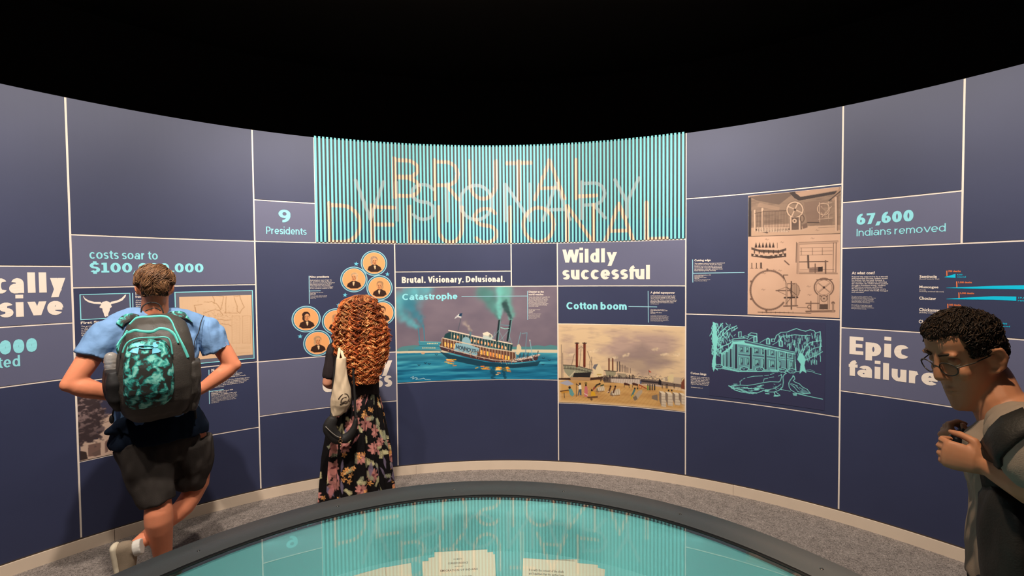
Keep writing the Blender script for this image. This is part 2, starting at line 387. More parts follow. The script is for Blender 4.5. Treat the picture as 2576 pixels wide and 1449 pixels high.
# curved wall: cream-coloured shell whose surface shows between the panels
n = 160; sg = np.linspace(-SMAX, SMAX, n+1); v = []; f = []
for s_ in sg: v += [W(s_, 0, 0), W(s_, ZT, 0), W(s_, ZT, -.12), W(s_, 0, -.12)]
for i in range(n):
    a = 4*i; c_ = a+4
    for k in range(4): f.append((a+k, a+(k+1) % 4, c_+(k+1) % 4, c_+k))
f += [(3, 2, 1, 0), (4*n, 4*n+1, 4*n+2, 4*n+3)]
WALL = link('wall_front', mesh('wall_front', v, f), M_CREAM, None, False)
tag(WALL, 'curved gallery wall clad in navy and slate panels with cream joints', kind='structure')
# baseboard in lengths, with the dark gap over it
BASE = link('baseboard_front', mesh('bb', [W(s_, z_, .003) for s_ in sg for z_ in (.080, ZB+.004)], [(2*i, 2*i+1, 2*i+3, 2*i+2) for i in range(n)]), M_DARK)
tag(BASE, 'beige baseboard with a dark gap along its top', kind='structure')
cuts = [-SMAX] + [x for x in sorted([S(288, 1345), S(1047, 1175), S(1845, 1228)] + [S(288, 1345)-1.9*i for i in (1, 2)] + [S(1845, 1228)+1.9*i for i in (1, 2, 3)]) if abs(x) < SMAX-.1] + [SMAX]
for a, c_ in zip(cuts[:-1], cuts[1:]): slab('board', a+.0012, c_-.0012, 0, .080, M_BASE, BASE, off=.014)

# vertical joints (arc length) and horizontal joints (height) read off the photo
def vj(*p): return float(np.mean([S(x, y) for x, y in p]))
V1 = vj((163, 245), (205, 1352)); V2 = vj((633, 326), (657, 1230)); V3 = vj((790, 346), (795, 610)); V4 = vj((993, 614), (1001, 1168))
V5 = vj((1286, 612), (1286, 720)); V6 = vj((1402, 612), (1405, 1161)); V7 = vj((1727, 337), (1723, 1195)); V8 = vj((2121, 268), (2110, 1280)); V9 = vj((2425, 199), (2421, 610))
V0 = V1-1.25; V10 = V9+.95
def hj(*p): return float(np.mean([Z(x, y) for x, y in p]))
za = hj((180, 591), (640, 606), (795, 610), (1286, 612), (1723, 602)); zb_ = hj((1000, 722), (1403, 720), (1723, 719))
G = .0052     # half joint
PANELS = {}
def cell(key, s0, s1, z0, z1, grey=False, label=None):
    o = slab('panel', s0+G, s1-G, z0+(G if z0 > ZB+.001 else 0), z1-(G if z1 < ZT-.001 else 0), M_GREY if grey else M_NAVY, WALL, off=.0035)
    if label: o['label'] = label
    PANELS[key] = o; return o
zA1 = hj((0, 669), (178, 670)); zA2 = hj((0, 822), (185, 812.7)); zA3 = hj((0, 975), (161, 953.5))
cell('A0', V0, V1, zA1, ZT); cell('A1', V0, V1, zA2, zA1, True, 'slate panel with cream headline lettering'); cell('A2', V0, V1, zA3, zA2, True, 'slate panel with teal figures'); cell('A3', V0, V1, ZB, zA3)
zB2 = hj((185, 723), (640, 716)); zB3 = hj((649, 909), (531, 922), (250, 953)); zB4 = hj((203, 1160), (651, 1075))
cell('B0', V1, V2, za, ZT); cell('B1', V1, V2, zB2, za, True, 'slate panel with teal cost figures'); cell('B2', V1, V2, zB3, zB2); cell('B3', V1, V2, zB4, zB3); cell('B4', V1, V2, ZB, zB4)
zC1 = hj((637, 502.7), (791, 511)); zC3 = hj((652, 1046), (998, 1009)); zC2 = hj((649, 910), (821, 895), (995, 885.5))
cell('C0', V2, V3, zC1, ZT); cell('C1', V2, V3, za, zC1, True, 'slate panel with teal figure nine'); cell('C2', V2, V4, zC2, za); cell('C3', V2, V4, zC3, zC2, True, 'slate panel half hidden by the curly-haired visitor'); cell('C4', V2, V4, ZB, zC3)
zD1 = hj((996, 684), (1285, 681.5)); zD3 = hj((999.7, 964.5), (1402, 955))
cell('D0', V4, V5, zD1, za); cell('D1', V4, V5, zb_, zD1); cell('D2', V5, V6, zb_, za); cell('D4', V4, V6, ZB, zD3)
zE2 = hj((1405, 814), (1723, 822)); zE3 = hj((1405, 1013), (1723, 1036))
cell('E0', V6, V7, zb_, za, True, 'slate panel with large cream headline'); cell('E1', V6, V7, zE2, zb_); cell('E3', V6, V7, ZB, zE3)
zF0 = hj((1727, 498), (2119, 465)); zF1 = hj((1725, 792), (2115, 801)); zF2 = hj((1725, 998), (2112, 1048))
cell('F0', V7, V8, zF0, ZT); cell('F1', V7, V8, zF1, zF0); cell('F2', V7, V8, zF2, zF1); cell('F3', V7, V8, ZB, zF2)
zG0 = hj((2121, 509), (2423, 480)); zG1 = hj((2119, 625), (2425, 611)); zG2 = hj((2119, 826), (2576, 852)); zG3 = hj((2116, 980), (2400, 1027))
cell('G0', V8, V9, zG0, ZT); cell('G1', V8, V9, zG1, zG0, True, 'slate panel with teal removal figures'); cell('G2', V8, V10, zG2, zG1); cell('G3', V8, V10, zG3, zG2, True, 'slate panel with cream failure headline'); cell('G4', V8, V10, ZB, zG3)
cell('H0', V9, V10, zG1, ZT)
# plain panels round the rest of the room
i = 0
x = V0
while x > -SMAX+.2:
    x2 = max(x-1.25, -SMAX); zz = (1.9, 1.5)[i % 2]; cell('L%d' % i, x2, x, zz, ZT); cell('M%d' % i, x2, x, .8, zz, i % 2 == 0); cell('N%d' % i, x2, x, ZB, .8); x = x2; i += 1
x = V10
while x < SMAX-.2:
    x2 = min(x+1.25, SMAX); zz = (1.9, 1.5)[i % 2]; cell('L%d' % i, x, x2, zz, ZT); cell('M%d' % i, x, x2, .8, zz, i % 2 == 0); cell('N%d' % i, x, x2, ZB, .8); x = x2; i += 1

# ------------------------------------------------------------------ lettering on the panels
K = PANELS
headline('cally', -18, 739, 160, 735.5, 687, .27, M_CREAM, K['A1']); headline('sive', -2, 799.5, 160, 795.5, 748.5, .27, M_CREAM, K['A1'])
headline('0000', -36, 896, 94, 889, 860, .27, M_TEAL, K['A2']); headline('ected', -50, 932, 52, 926, 903, .14, M_TEAL, K['A2'])
headline('costs soar to', 225, 651, 397, 651, 628, .14, M_TEAL, K['B1']); headline('$100,000,000', 226, 686, 512, 685.5, 660.5, .27, M_TEAL, K['B1'])
headline('9', 701, 559, 730.5, 560, 527, .27, M_TEAL, K['C1']); headline('Presidents', 669.5, 588, 771, 590, 570, .13, M_TEAL, K['C1'])
headline('Utterly', 818, 947, 984, 938, 907, .27, M_CREAM, K['C3'])
headline('useless', 812, 987, 986, 973, 947, .27, M_CREAM, K['C3'])
headline('Brutal. Visionary. Delusional.', 1011, 712, 1270, 708.5, 696.5, .25, M_CREAM, K['D1'])
headline('Wildly', 1415, 661.5, 1549.5, 659, 628, .27, M_CREAM, K['E0']); headline('successful', 1415, 703.5, 1636, 702, 670.5, .27, M_CREAM, K['E0'])
headline('Cotton boom', 1425, 778, 1577, 778.5, 760, .25, M_TEAL, K['E1'])
headline('67,600', 2155, 566, 2298, 557, 539, .27, M_TEAL, K['G1']); headline('Indians removed', 2155, 594.5, 2380, 583, 576.5, .12, M_TEAL, K['G1'])
headline('Epic', 2137, 890, 2286, 903, 846, .29, M_CREAM, K['G3']); headline('failure', 2135, 944, 2361, 975, 905, .28, M_CREAM, K['G3'])

# running texts
LW = .0055
rule([(1630.5, 732), (1631, 811)], LW, M_PALE, K['E1']); rule([(1581, 771), (1653, 772)], LW, M_PALE, K['E1'])
block('A global superpower', 1636.5, 733, 1698, 740, M_CREAM, K['E1'], bold=.03)
block('Cotton production increased rapidly after\nthe removal act\'s passage in 1830, setting\noff the country\'s greatest economic boom\nup to that time. Cotton connected Southern\nplantations, Massachusetts mills, New York\nfinancial houses, and traders in London\nand Liverpool.', 1636.5, 742.5, 1703, 766, M_CREAM, K['E1'], bold=.015)
block('Union Square view taken from a\nwood engraving, New Orleans, 1853\nArtist\nCollection of the Library\nNew York', 1636.5, 777, 1679, 789.5, M_CREAM, K['E1'], bold=.02)
block('In this view of the levee workers\nunload bales of cotton from the river\nsteamers while traders and planters\ninspect the load. By the mid-century\nthe port had grown into one of the\nbusiest in the world and shipped out\nmost of the nation\'s crop.', 1636.5, 792, 1683, 808.5, M_CREAM, K['E1'])
rule([(777.5, 694), (778, 764)], LW, M_PALE, K['C2']); rule([(778, 732), (806.5, 731.3)], LW, M_PALE, K['C2'])
block('Nine presidents', 779.5, 694, 828, 700.5, M_CREAM, K['C2'], bold=.03)
block('Andrew Jackson was no longer the\nU.S. president in 1838, the year of\nthe infamous removal of the Cherokees\nthat became known as the Trail of\nTears. Removal in the Southeast\nspanned the terms of nine presidents.\nIt was considered complete in 1858.', 780, 703.5, 842, 727.5, M_CREAM, K['C2'], bold=.015)
block('Portraits of the nine men\nAfter 1830\nEngravings', 780.5, 735, 813, 742.5, M_CREAM, K['C2'], bold=.02)
block('From the print collection shown\ncourtesy of the library of prints\nNew York', 781, 743.5, 823, 751.5, M_CREAM, K['C2'])
rule([(1742.5, 653), (1743, 710.5)], LW, M_PALE, K['F1']); rule([(1744, 687.5), (1873, 685.5)], LW, M_PALE, K['F1'])
block('Cutting edge', 1747, 652.5, 1788, 659, M_CREAM, K['F1'], bold=.03)
block('The southern cotton economy is remembered\nas backward and crude. In fact, the Cotton\nKingdom was technologically advanced and\ninternationally connected. Newly invented,\nthe steamboat, cotton gin, and power loom\nfueled this fast-growing economy.', 1747, 661.5, 1823, 683, M_CREAM, K['F1'], bold=.015)
block('Loom and spinning machine, ca. 1830\nEncyclopedia of arts\nEngraving printed on paper\nNew York', 1747.5, 691, 1789, 701.5, M_CREAM, K['F1'], bold=.02)
block('Courtesy of the Library Encyclopedia\nProject, University of Chicago', 1747.5, 702.5, 1787, 708, M_CREAM, K['F1'])
block('Cotton kings', 1737.5, 935, 1777, 942.5, M_CREAM, K['F2'], bold=.03)
block('Just how much wealth did the Cotton\nKingdom produce? By 1860, a higher\npercentage per capita of the country\'s\nmillionaires lived in the southern\nMississippi Valley than in any other\nregion of the United States.', 1737.5, 945, 1799, 967, M_CREAM, K['F2'], bold=.015)
block('By illustration studio, n.d.', 1738.5, 972, 1768, 975.5, M_CREAM, K['F2'])
block('At what cost?', 2143, 683, 2201, 690.5, M_CREAM, K['G2'], bold=.03)
block('Removal was supposed to be a smooth\nand benevolent process. Indians would\nbe clothed, fed, and paid. Instead, it\nwas a mess. For example, in removing\nthe Choctaw, the United States pushed\nthrough a fraudulent treaty, supplied\ninsufficient provisions, and forced\nthe departees to travel during severe\nwinters. Each phase was badly managed\nand executed.', 2142.5, 694.5, 2234, 736, M_CREAM, K['G2'], bold=.015)
block('The table provides estimates of the\npopulation of each Native nation that was\nremoved and of the number of people\nwho died along the way. Deaths were\ncaused by disease, exposure, starvation,\nextreme accidents, and violence.\n \nThe length bar of each figure stands\nfor the number of American Indians\nremoved. These estimates were drawn\nfrom government records.', 2142, 744, 2203, 777.5, M_CREAM, K['G2'])
for t, x0, y0, x1, y1 in (('Seminole', 2313.5, 692, 2357, 699.5), ('Muscogee', 2313, 718.5, 2361, 726.5), ('Choctaw', 2312.5, 746, 2355, 753.5), ('Chickasaw', 2312.5, 774.5, 2364, 782.5), ('Cherokee', 2311.5, 804, 2358, 813)):
    block(t, x0, y0, x1, y1, M_CREAM, K['G2'], bold=.04)
block('(Second Seminole War)', 2313, 700, 2363, 704.5, M_CREAM, K['G2']); block('(Creek)\n(including enslaved laborers)', 2313, 727.5, 2374.5, 735, M_CREAM, K['G2'])
block('(including enslaved laborers)', 2312.5, 783.5, 2375.5, 788.5, M_CREAM, K['G2'])
def shape(pts, m, parent, name='chart_bar', off=.0052):
    q = [tuple(map(float, SZ(x, y))) for x, y in pts]
    n2_ = len(q)//2; f = [(i, i+1, 2*n2_-2-i, 2*n2_-1-i) for i in range(n2_-1)]
    return link(name, mesh(name, [W(a, c_, off) for a, c_ in q], f), m, parent)
# bars: lower edge left to right, then upper edge right to left
shape([(2376, 697.5), (2404, 699), (2404, 689), (2376.3, 697)], M_CYAN, K['G2'])
shape([(2381, 724.5), (2440, 725.8), (2500, 726.8), (2576, 728), (2680, 730), (2680, 716.5), (2576, 717.5), (2500, 719), (2440, 721.5), (2381, 724)], M_CYAN, K['G2'])
shape([(2381, 752.5), (2420, 753), (2500, 753.8), (2557, 756.7), (2557, 746), (2500, 745), (2420, 749), (2381, 752)], M_CYAN, K['G2'])
shape([(2379, 782), (2412, 784.5), (2426, 781.5), (2426, 772), (2412, 774.5), (2379, 781.5)], M_CYAN, K['G2'])
shape([(2395, 810), (2450, 818), (2505, 820.5), (2505, 809), (2450, 805), (2395, 809.5)], M_CYAN, K['G2'])
for a in (((2382.2, 681), (2382.4, 694.5)), ((2407, 708), (2407.5, 723)), ((2412.5, 735.5), (2413, 750.5)), ((2384.7, 764), (2385, 779))): rule(a, .005, M_ORANGE, K['G2'])
for t, x0, y0, x1, y1 in (('700 deaths', 2385.5, 680, 2417, 685), ('3,500 deaths', 2410.5, 708, 2445, 713), ('2,500 deaths', 2415.5, 735, 2451, 740), ('500 deaths', 2388, 764, 2418, 769)):
    block(t, x0, y0, x1, y1, M_ORANGE, K['G2'], bold=.04)
block('4,000\nremoved', 2408, 689, 2430, 698.5, M_CYAN, K['G2'], bold=.02); block('19,000\nremoved', 2561, 746.5, 2600, 758, M_CYAN, K['G2'], bold=.02)
block('4,900', 2429, 773, 2442, 777.5, M_PALE, K['G2']); block('16,000\nremoved', 2513, 811, 2541, 822, M_CYAN, K['G2'], bold=.02)
block('First fiscal stimulus', 203, 809, 320, 815.5, M_CREAM, K['B2'], bold=.03)
block('The government had budgeted $500,000 for the\non the project. By the time it was over\nto $100 million, the whole of the public\nmoney. Many in the new Cotton\nbanks, railroads and other stocks fed\nthe economic boom of the time.', 204, 819.5, 330, 845.5, M_CREAM, K['B2'], bold=.015)
rule([(205, 851), (300, 848)], LW, M_PALE, K['B2'])
block('Longhorn skull drawing\nPrinted by a local studio, and used\nin the southern states', 205, 854.5, 290, 864, M_CREAM, K['B2'])
rule([(333.5, 737), (336, 860)], LW, M_PALE, K['B2']); block('South\nfrontier', 340, 735, 366, 749.5, M_CREAM, K['B2'], bold=.03)
block('Cotton\nbrought\nmany to\nthe land\nof five\nnations', 341, 754, 368, 782, M_CREAM, K['B2'], bold=.015)
rule([(525.5, 930), (527, 1016)], LW, M_PALE, K['B3']); rule([(527.5, 984.5), (562.5, 979.5)], LW, M_PALE, K['B3'])
block('Never enough', 531, 931, 603, 924, M_CREAM, K['B3'], bold=.03) if False else headline('Never enough', 532, 935, 603, 928.5, 928, .22, M_CREAM, K['B3'])
block('In the nations, many shared a vision of a\nland now occupied by the Cherokee, Muscogee,\nChickasaw, Choctaw, and Seminole nations.\nThose who lived on their homelands were among the\nricher ones in the South.\nThe era that followed saw the Five Civilized Tribes labeled\nby those who aspired to take up plantations and the large\ntowns and farms. The rural nations were often church\nand prosperous. Many owned plantations worked\nby enslaved people.', 531, 940.5, 627, 977, M_CREAM, K['B3'], bold=.015)
block('Cherokee cabin and land, 1838\nEngraving from a book\nPrinted from the archive of the state', 531.5, 985, 596, 995.5, M_CREAM, K['B3'], bold=.02)
block('The land was carved from what had been\nhomes and farms of the nation. The people\nof the towns came from all over the region\nwhere many had settled and built a life,\nand they were forced to leave in the end\nfor the west.', 531.5, 996.5, 597, 1014.5, M_CREAM, K['B3'])

# ------------------------------------------------------------------ title sign of upright slats
TS0, TS1, TZ0, TZ1 = V3, V7, za+G, ZT
tp = Pic(TS0, TS1, TZ0, TZ1+.02, .0045, (125,200,205))
mask = np.zeros((tp.h, tp.w)); vis = np.zeros((tp.h, tp.w))
def tletter(ch, x0, x1, yt, yb, arr, wpx=.031):
    xm = (x0+x1)/2; s0 = S(x0, (yt+yb)/2); s1 = S(x1, (yt+yb)/2); z1 = Z(xm, yt); z0 = Z(xm, yb); h = z1-z0; w = wpx/h
    adv, L1 = glyph(ch, w, 1.0)
    xs = [p[0] for l in L1 for p in l]; nat = max(xs)-min(xs)+w; k = ((s1-s0)/h)/nat if len(L1) and nat > w*1.5 else 1
    adv, L = glyph(ch, w, k)
    xs = [p[0] for l in L for p in l]; mn = min(xs)-w/2; mxx = max(xs)+w/2; sc = (s1-s0)/(mxx-mn) if nat > w*1.5 else h
    col = np.zeros((tp.h, tp.w, 1)); sv = tp.a; tp.a = col
    for l in L:
        p = [(((s0+(a-mn)*sc)-TS0)/tp.c, (tp.z1-(z0+c_*h))/tp.cz) for a, c_ in l]
        tp.line(p, wpx/tp.c, (1.0,), raw=True)
    tp.a = sv; arr[:] = np.maximum(arr, col[..., 0])
for ch, x0, x1, yt, yb in (('B', 987, 1059, 400, 498), ('R', 1088.6, 1157, 404, 502), ('U', 1178, 1252, 406.5, 505), ('T', 1270, 1341, 406.5, 503), ('A', 1341, 1424, 404, 501), ('L', 1445, 1504, 401, 498)): tletter(ch, x0, x1, yt, yb, mask)
for ch, x0, x1, yt, yb in (('D', 824.6, 910, 513, 613), ('E', 933, 996, 517, 613.5), ('L', 1026.5, 1078, 520, 613), ('U', 1099, 1166.5, 521, 614), ('S', 1190, 1253.6, 521, 614), ('I', 1278.6, 1289, 521, 614), ('O', 1312.6, 1397, 518, 613), ('N', 1423, 1497, 517, 612), ('A', 1518, 1597.6, 512, 607), ('L', 1622, 1682, 508, 605)): tletter(ch, x0, x1, yt, yb, mask)
for ch, x0, x1, yt, yb in (('V', 890.6, 970, 456, 552), ('I', 993, 1000.5, 458, 554), ('S', 1032, 1096.5, 460, 556), ('I', 1121, 1128, 463, 555), ('O', 1153, 1242, 462, 557), ('N', 1267, 1337, 463.5, 554.5), ('A', 1362, 1437, 461, 553), ('R', 1460, 1526, 456, 549), ('Y', 1542.5, 1612, 450, 546)): tletter(ch, x0, x1, yt, yb, vis, .030)
NB = 103
pitch = (TS1-TS0)/NB
TITLE = empty('title_sign', tuple(W((TS0+TS1)/2, TZ0)), 'large teal slatted title sign with overlapping cream capitals, at centre of wall', 'sign')
back = Pic(TS0+G*.2, TS1-G*.6, TZ0, TZ1, .0045, (38, 36, 40))
ms = np.array([[0]]); iy = np.clip(((tp.z1-np.linspace(back.z1, back.z0, back.h))/tp.cz).astype(int), 0, tp.h-1); ix = np.clip(((np.linspace(back.s0, back.s1, back.w)-TS0)/tp.c).astype(int), 0, tp.w-1)
zz = np.linspace(back.z1, back.z0, back.h)[:, None]+0*back.X
lowb = zz < Z(1280, 562)
back.a[lowb] = (14, 44, 62)
back.mix(mask[iy][:, ix]*.9, (78, 52, 40)); back.mix(vis[iy][:, ix]*.85, (146, 140, 138))
back.build('backing', TITLE, off=.003)
slab('frame_board', TS0+.001, TS1-.002, TZ0, TZ1, M_DARK, TITLE, off=.0025)
mslat = vcol_mat('slat_print', .5, .25)
for i in range(NB):
    a = TS0+pitch*i+(.0005 if i else 0); c_ = a+pitch*.56
    top = TZ1+.012
    nz = 130; zg = np.linspace(top, TZ0, nz); sg_ = np.array([a, a, a+(c_-a)/2, c_, c_]); of = np.array([.003, .010, .010, .010, .003])
    jx = np.clip(((sg_-TS0)/tp.c).round().astype(int), 0, tp.w-1); jy = np.clip(((tp.z1-zg)/tp.cz).round().astype(int), 0, tp.h-1)
    mm = mask[jy][:, jx][..., None]; vv = vis[jy][:, jx][..., None]*.52
    c0 = np.array((124, 200, 204.0))*(1-vv)+np.array((176, 182, 184.0))*vv; c0 = c0*(1-mm)+np.array((250, 205, 172.0))*mm
    P = np.stack([np.stack([CX+(RW-of)*np.sin(sg_/RW), CY+(RW-of)*np.cos(sg_/RW), np.full(5, z_)], -1) for z_ in zg])
    link('slat', grid_mesh('slat', P, lin(c0)), mslat, TITLE)
# ------------------------------------------------------------------ round display case
TX, TY, TR, TO, TZ = -0.10, 0.607, 1.131, 1.252, .945
CASE = empty('display_case', (TX, TY, 0), 'round display case with dark metal rim, clear top and teal well holding papers', 'display case')
def ring(name, prof, m, parent, n=128, closed=True, a0=0, a1=360, smooth=True, cx=TX, cy=TY):
    full = (a1-a0) == 360
    th = np.radians(np.linspace(a0, a1, n+1)[:-1] if full else np.linspace(a0, a1, n+1))
    pr = list(prof)+([prof[0]] if closed else [])
    P = np.stack([np.stack([cx+r*np.sin(th), cy+r*np.cos(th), 0*th+z_], -1) for r, z_ in pr])
    return link(name, grid_mesh(name, P, closed_u=full), m, parent, smooth)
M_RIM = mat('dark_powdercoat', (.14, .145, .145), .42, .5, bump=(300, .08)); M_SKIRT = mat('black_case_skirt', (.02, .02, .022), .5, .3)
M_WELL = mat('teal_well', (.27, .66, .66), .45, .3); M_GASK = mat('black_gasket', (.01, .01, .01), .5, .4)
ring('rim', [(TR+.004, TZ+.004), (TR+.007, TZ+.006), (TO-.003, TZ+.006), (TO, TZ+.003), (TO, TZ-.035), (TR+.004, TZ-.035)], M_RIM, CASE, smooth=False)
ring('gasket', [(TR-.006, TZ+.001), (TR-.004, TZ+.0035), (TR+.004, TZ+.0035), (TR+.004, TZ-.012), (TR-.006, TZ-.012)], M_GASK, CASE, smooth=False)
ring('skirt', [(TO-.02, TZ-.03), (TO-.02, .12), (TO-.10, .10), (TO-.10, 0)], M_SKIRT, CASE, closed=False)
WZ = TZ-.217
ring('well_wall', [(TR, TZ-.012), (TR, WZ)], M_WELL, CASE, closed=False)
M_WELL2 = mat('teal_well_deck', (.38, .80, .79), .45, .3)
ring('deck', [(TR, WZ), (.35, WZ), (0.001, WZ)], M_WELL2, CASE, closed=False, smooth=False)
# clear top; unseen fill strips for the well sit under the rim at the back
mg = bpy.data.materials.new('clear_case_top'); mg.use_nodes = True; nt = mg.node_tree; nt.nodes.clear()
out = nt.nodes.new('ShaderNodeOutputMaterial'); mixs = nt.nodes.new('ShaderNodeMixShader'); tr = nt.nodes.new('ShaderNodeBsdfTransparent'); gl = nt.nodes.new('ShaderNodeBsdfGlossy')
tr.inputs['Color'].default_value = (.95, .985, .975, 1); gl.inputs['Roughness'].default_value = .012; fr = nt.nodes.new('ShaderNodeFresnel'); fr.inputs['IOR'].default_value = 1.52
m2 = nt.nodes.new('ShaderNodeMath'); m2.operation = 'MULTIPLY'; m2.inputs[1].default_value = 1.75; m2.use_clamp = True     # both faces of the sheet
nt.links.new(fr.outputs[0], m2.inputs[0]); nt.links.new(m2.outputs[0], mixs.inputs[0]); nt.links.new(tr.outputs[0], mixs.inputs[1]); nt.links.new(gl.outputs[0], mixs.inputs[2]); nt.links.new(mixs.outputs[0], out.inputs['Surface'])
ring('glass_top', [(TR-.002, TZ), (.5, TZ), (.001, TZ)], mg, CASE, closed=False, smooth=False)
for k, (px, py) in enumerate(((500, 1385), (850, 1273), (1142, 1230), (1418, 1236), (1711, 1293), (2067, 1431))):
    p = onz(px, py, TZ+.006); bm = bmesh.new(); bmesh.ops.create_uvsphere(bm, u_segments=10, v_segments=6, radius=.0055)
    bmesh.ops.scale(bm, vec=(1, 1, .45), verts=bm.verts); bmesh.ops.translate(bm, vec=p, verts=bm.verts)
    me = bpy.data.meshes.new('screw'); bm.to_mesh(me); bm.free(); link('screw', me, mat('steel_screw', (.35, .33, .3), .3, .5, 1.0), CASE, True)
# unseen fill strips under the far rim, aimed into the well
for ax in (-28, 0, 28):
    l = bpy.data.lights.new('well_fill', 'AREA'); l.shape = 'RECTANGLE'; l.size = .45; l.size_y = .012; l.energy = 0.03; l.color = (.9, 1.0, .95)
    o = bpy.data.objects.new('well_fill', l); COL.objects.link(o); a = math.radians(ax)
    o.location = (TX+(TR-.03)*math.sin(a), TY+(TR-.03)*math.cos(a), TZ-.018); o.rotation_euler = (math.radians(-35), 0, -a)

for sx, tx in ((-.55, -.30), (-.1, -.06), (.4, .20)):      # three unseen spots added under the near rim to brighten the papers
    l = bpy.data.lights.new('paper_fill', 'SPOT'); l.energy = 24; l.spot_size = math.radians(34); l.spot_blend = .8; l.shadow_soft_size = .16; l.color = (1, .86, .72)
    o = bpy.data.objects.new('paper_fill', l); COL.objects.link(o); o.location = (sx, -.30, TZ-.02); o.rotation_euler = (Vector((tx, 1.45, WZ+.11))-Vector(o.location)).to_track_quat('-Z', 'Y').to_euler()

# papers on the deck: fanned document bundles on small dark stands
M_PAPER = mat('aged_paper', (.90, .72, .55), .7, .15, mottle=(5, .03)); M_INK = mat('brown_ink', (.20, .12, .08), .8, .1); M_STAND = mat('dark_teal_acrylic', (.01, .05, .05), .3, .5)
def papers(cxp, y_top, sheets, label, Yd, text, stand=True, tilt=14):
    """sheets: list of (xl, yl, xr, yr) top corners in the photo, back to front; all on a plane leaning away at depth Yd"""
    root = empty('document_bundle', (0, 0, 0), label, 'documents', None)
    base = onz(cxp, 1449, WZ); ct = math.radians(tilt)
    cs = []
    for i, (xl, yl, xr, yr) in enumerate(sheets):
        d = Yd-.003*i
        def hit(x, y):       # plane: Y = d + (z - WZ) * tan(tilt)
            a, b_, c_ = ray(x, y); t = (d+(EYE-WZ)*math.tan(ct))/(b_-c_*math.tan(ct)); return Vector((float(a*t), float(b_*t), float(EYE+c_*t)))
        A, B = hit(xl, yl), hit(xr, yr); u = (B-A); up = Vector((0, math.sin(ct), math.cos(ct)))
        up = (up-u.normalized()*up.dot(u.normalized())).normalized()
        h = min(.30, (min(A.z, B.z)-WZ-.004)/max(up.z, .2))-.003
        nrm = u.cross(up).normalized()*.0012
        q = [A-up*h, B-up*h, B, A]; v = [p+nrm*s for s in (-1, 1) for p in q]
        f = [(0, 1, 2, 3), (7, 6, 5, 4), (0, 4, 5, 1), (1, 5, 6, 2), (2, 6, 7, 3), (3, 7, 4, 0)]
        cs.append((A, u, up, nrm)); link('sheet', mesh('sheet', v, f), M_PAPER, root)
    A, u, up, nrm = cs[-1]
    if text:
        for (t, fx, fy, wf, hh) in text:
            c = bpy.data.curves.new('t', 'FONT'); c.body = t; c.size = 1; c.resolution_u = 1; c.offset = .01; o = bpy.data.objects.new('t', c); COL.objects.link(o)
            me = bpy.data.meshes.new_from_object(o.evaluated_get(bpy.context.evaluated_depsgraph_get())); bpy.data.objects.remove(o)
            n_ = len(me.vertices); co = np.empty(n_*3, np.float32); me.vertices.foreach_get('co', co); co = co.reshape(-1, 3); mn, mx_ = co.min(0), co.max(0)
            L = u.length; un = u.normalized()
            fx_ = (co[:, 0]-mn[0])/(mx_[0]-mn[0])*wf+fx; hz = (co[:, 1]-mx_[1])/(mx_[1]-mn[1])*hh-fy
            sgn = 1 if (-nrm.y) > 0 else -1
            P = np.array(A)+np.outer(fx_*L, np.array(un))+np.outer(hz, np.array(up))+np.array(nrm)*sgn*1.5*(1 if nrm.y < 0 else 1)
            if nrm.y > 0: P = np.array(A)+np.outer(fx_*L, np.array(un))+np.outer(hz, np.array(up))-np.array(nrm)*1.5
            me.vertices.foreach_set('co', P.astype(np.float32).ravel()); me.update(); me.materials.clear(); link('printing', me, M_INK, root)
    if stand:
        un = u.normalized(); w_ = u.length
        for s in (-.012, w_+.004):
            a = A+un*s; a0 = Vector((a.x, a.y-(a.z-WZ)*math.tan(ct)-.0, WZ+.002)); top = a0+up*.055*1.0
            v = [a0+Vector((0, -.01, .0)), a0+un*.008+Vector((0, -.01, .0)), top+un*.008, top, a0+Vector((0, .03, 0)), a0+un*.008+Vector((0, .03, 0)), top+un*.008+Vector((0, .02, 0)), top+Vector((0, .02, 0))]
            link('stand_arm', mesh('stand_arm', v, [(0, 1, 2, 3), (5, 4, 7, 6), (0, 4, 5, 1), (1, 5, 6, 2), (2, 6, 7, 3), (3, 7, 4, 0)]), M_STAND, root)
    return root
run = 'It is with the consent of the chiefs\nand headmen that the parties have\nagreed to the terms of the treaty\nwhich the commissioners have made\nand signed on behalf of the nation'
papers(1160, 1384, [(1063, 1412, 1232, 1401), (1078, 1403, 1245, 1394), (1085, 1402, 1240, 1388), (1093, 1389, 1226, 1382)], 'middle bundle of aged printed papers with a title page on the top sheet', 1.47,
       [('DOCUMENT TO', .36, .022, .16, .004), ('CORRESPONDENCE', .25, .033, .38, .006), ('ON THE SUBJECT', .37, .045, .18, .003), ('EMIGRATION OF INDIANS', .11, .054, .70, .006), ('Furnished to the Senate of the', .28, .074, .42, .004), ('from the commissary general of subsistence', .13, .083, .70, .004)])
papers(975, 1420, [(965, 1428, 1034, 1416), (905, 1443, 967, 1427), (886, 1449, 968, 1426)], 'left bundle of aged papers fanned across the teal deck', 1.40, [(run, .15, .05, .7, .05)], stand=False, tilt=22)
papers(1400, 1410, [(1480, 1424, 1522, 1432), (1450, 1416, 1504, 1421), (1358, 1408, 1452, 1407), (1322, 1403, 1362, 1411), (1316, 1404, 1446, 1412)], 'right bundle of aged papers with closely printed text', 1.43, [(run, .12, .028, .72, .05)], stand=False, tilt=20)
# ------------------------------------------------------------------ pictures on the wall
def picroot(name, x, y, label, cat, group=None):
    s_, z_ = SZ(x, y); return empty(name, tuple(W(float(s_), float(z_))), label, cat, group)
def bolt(root, *a): pass
rng = np.random.RandomState(4)
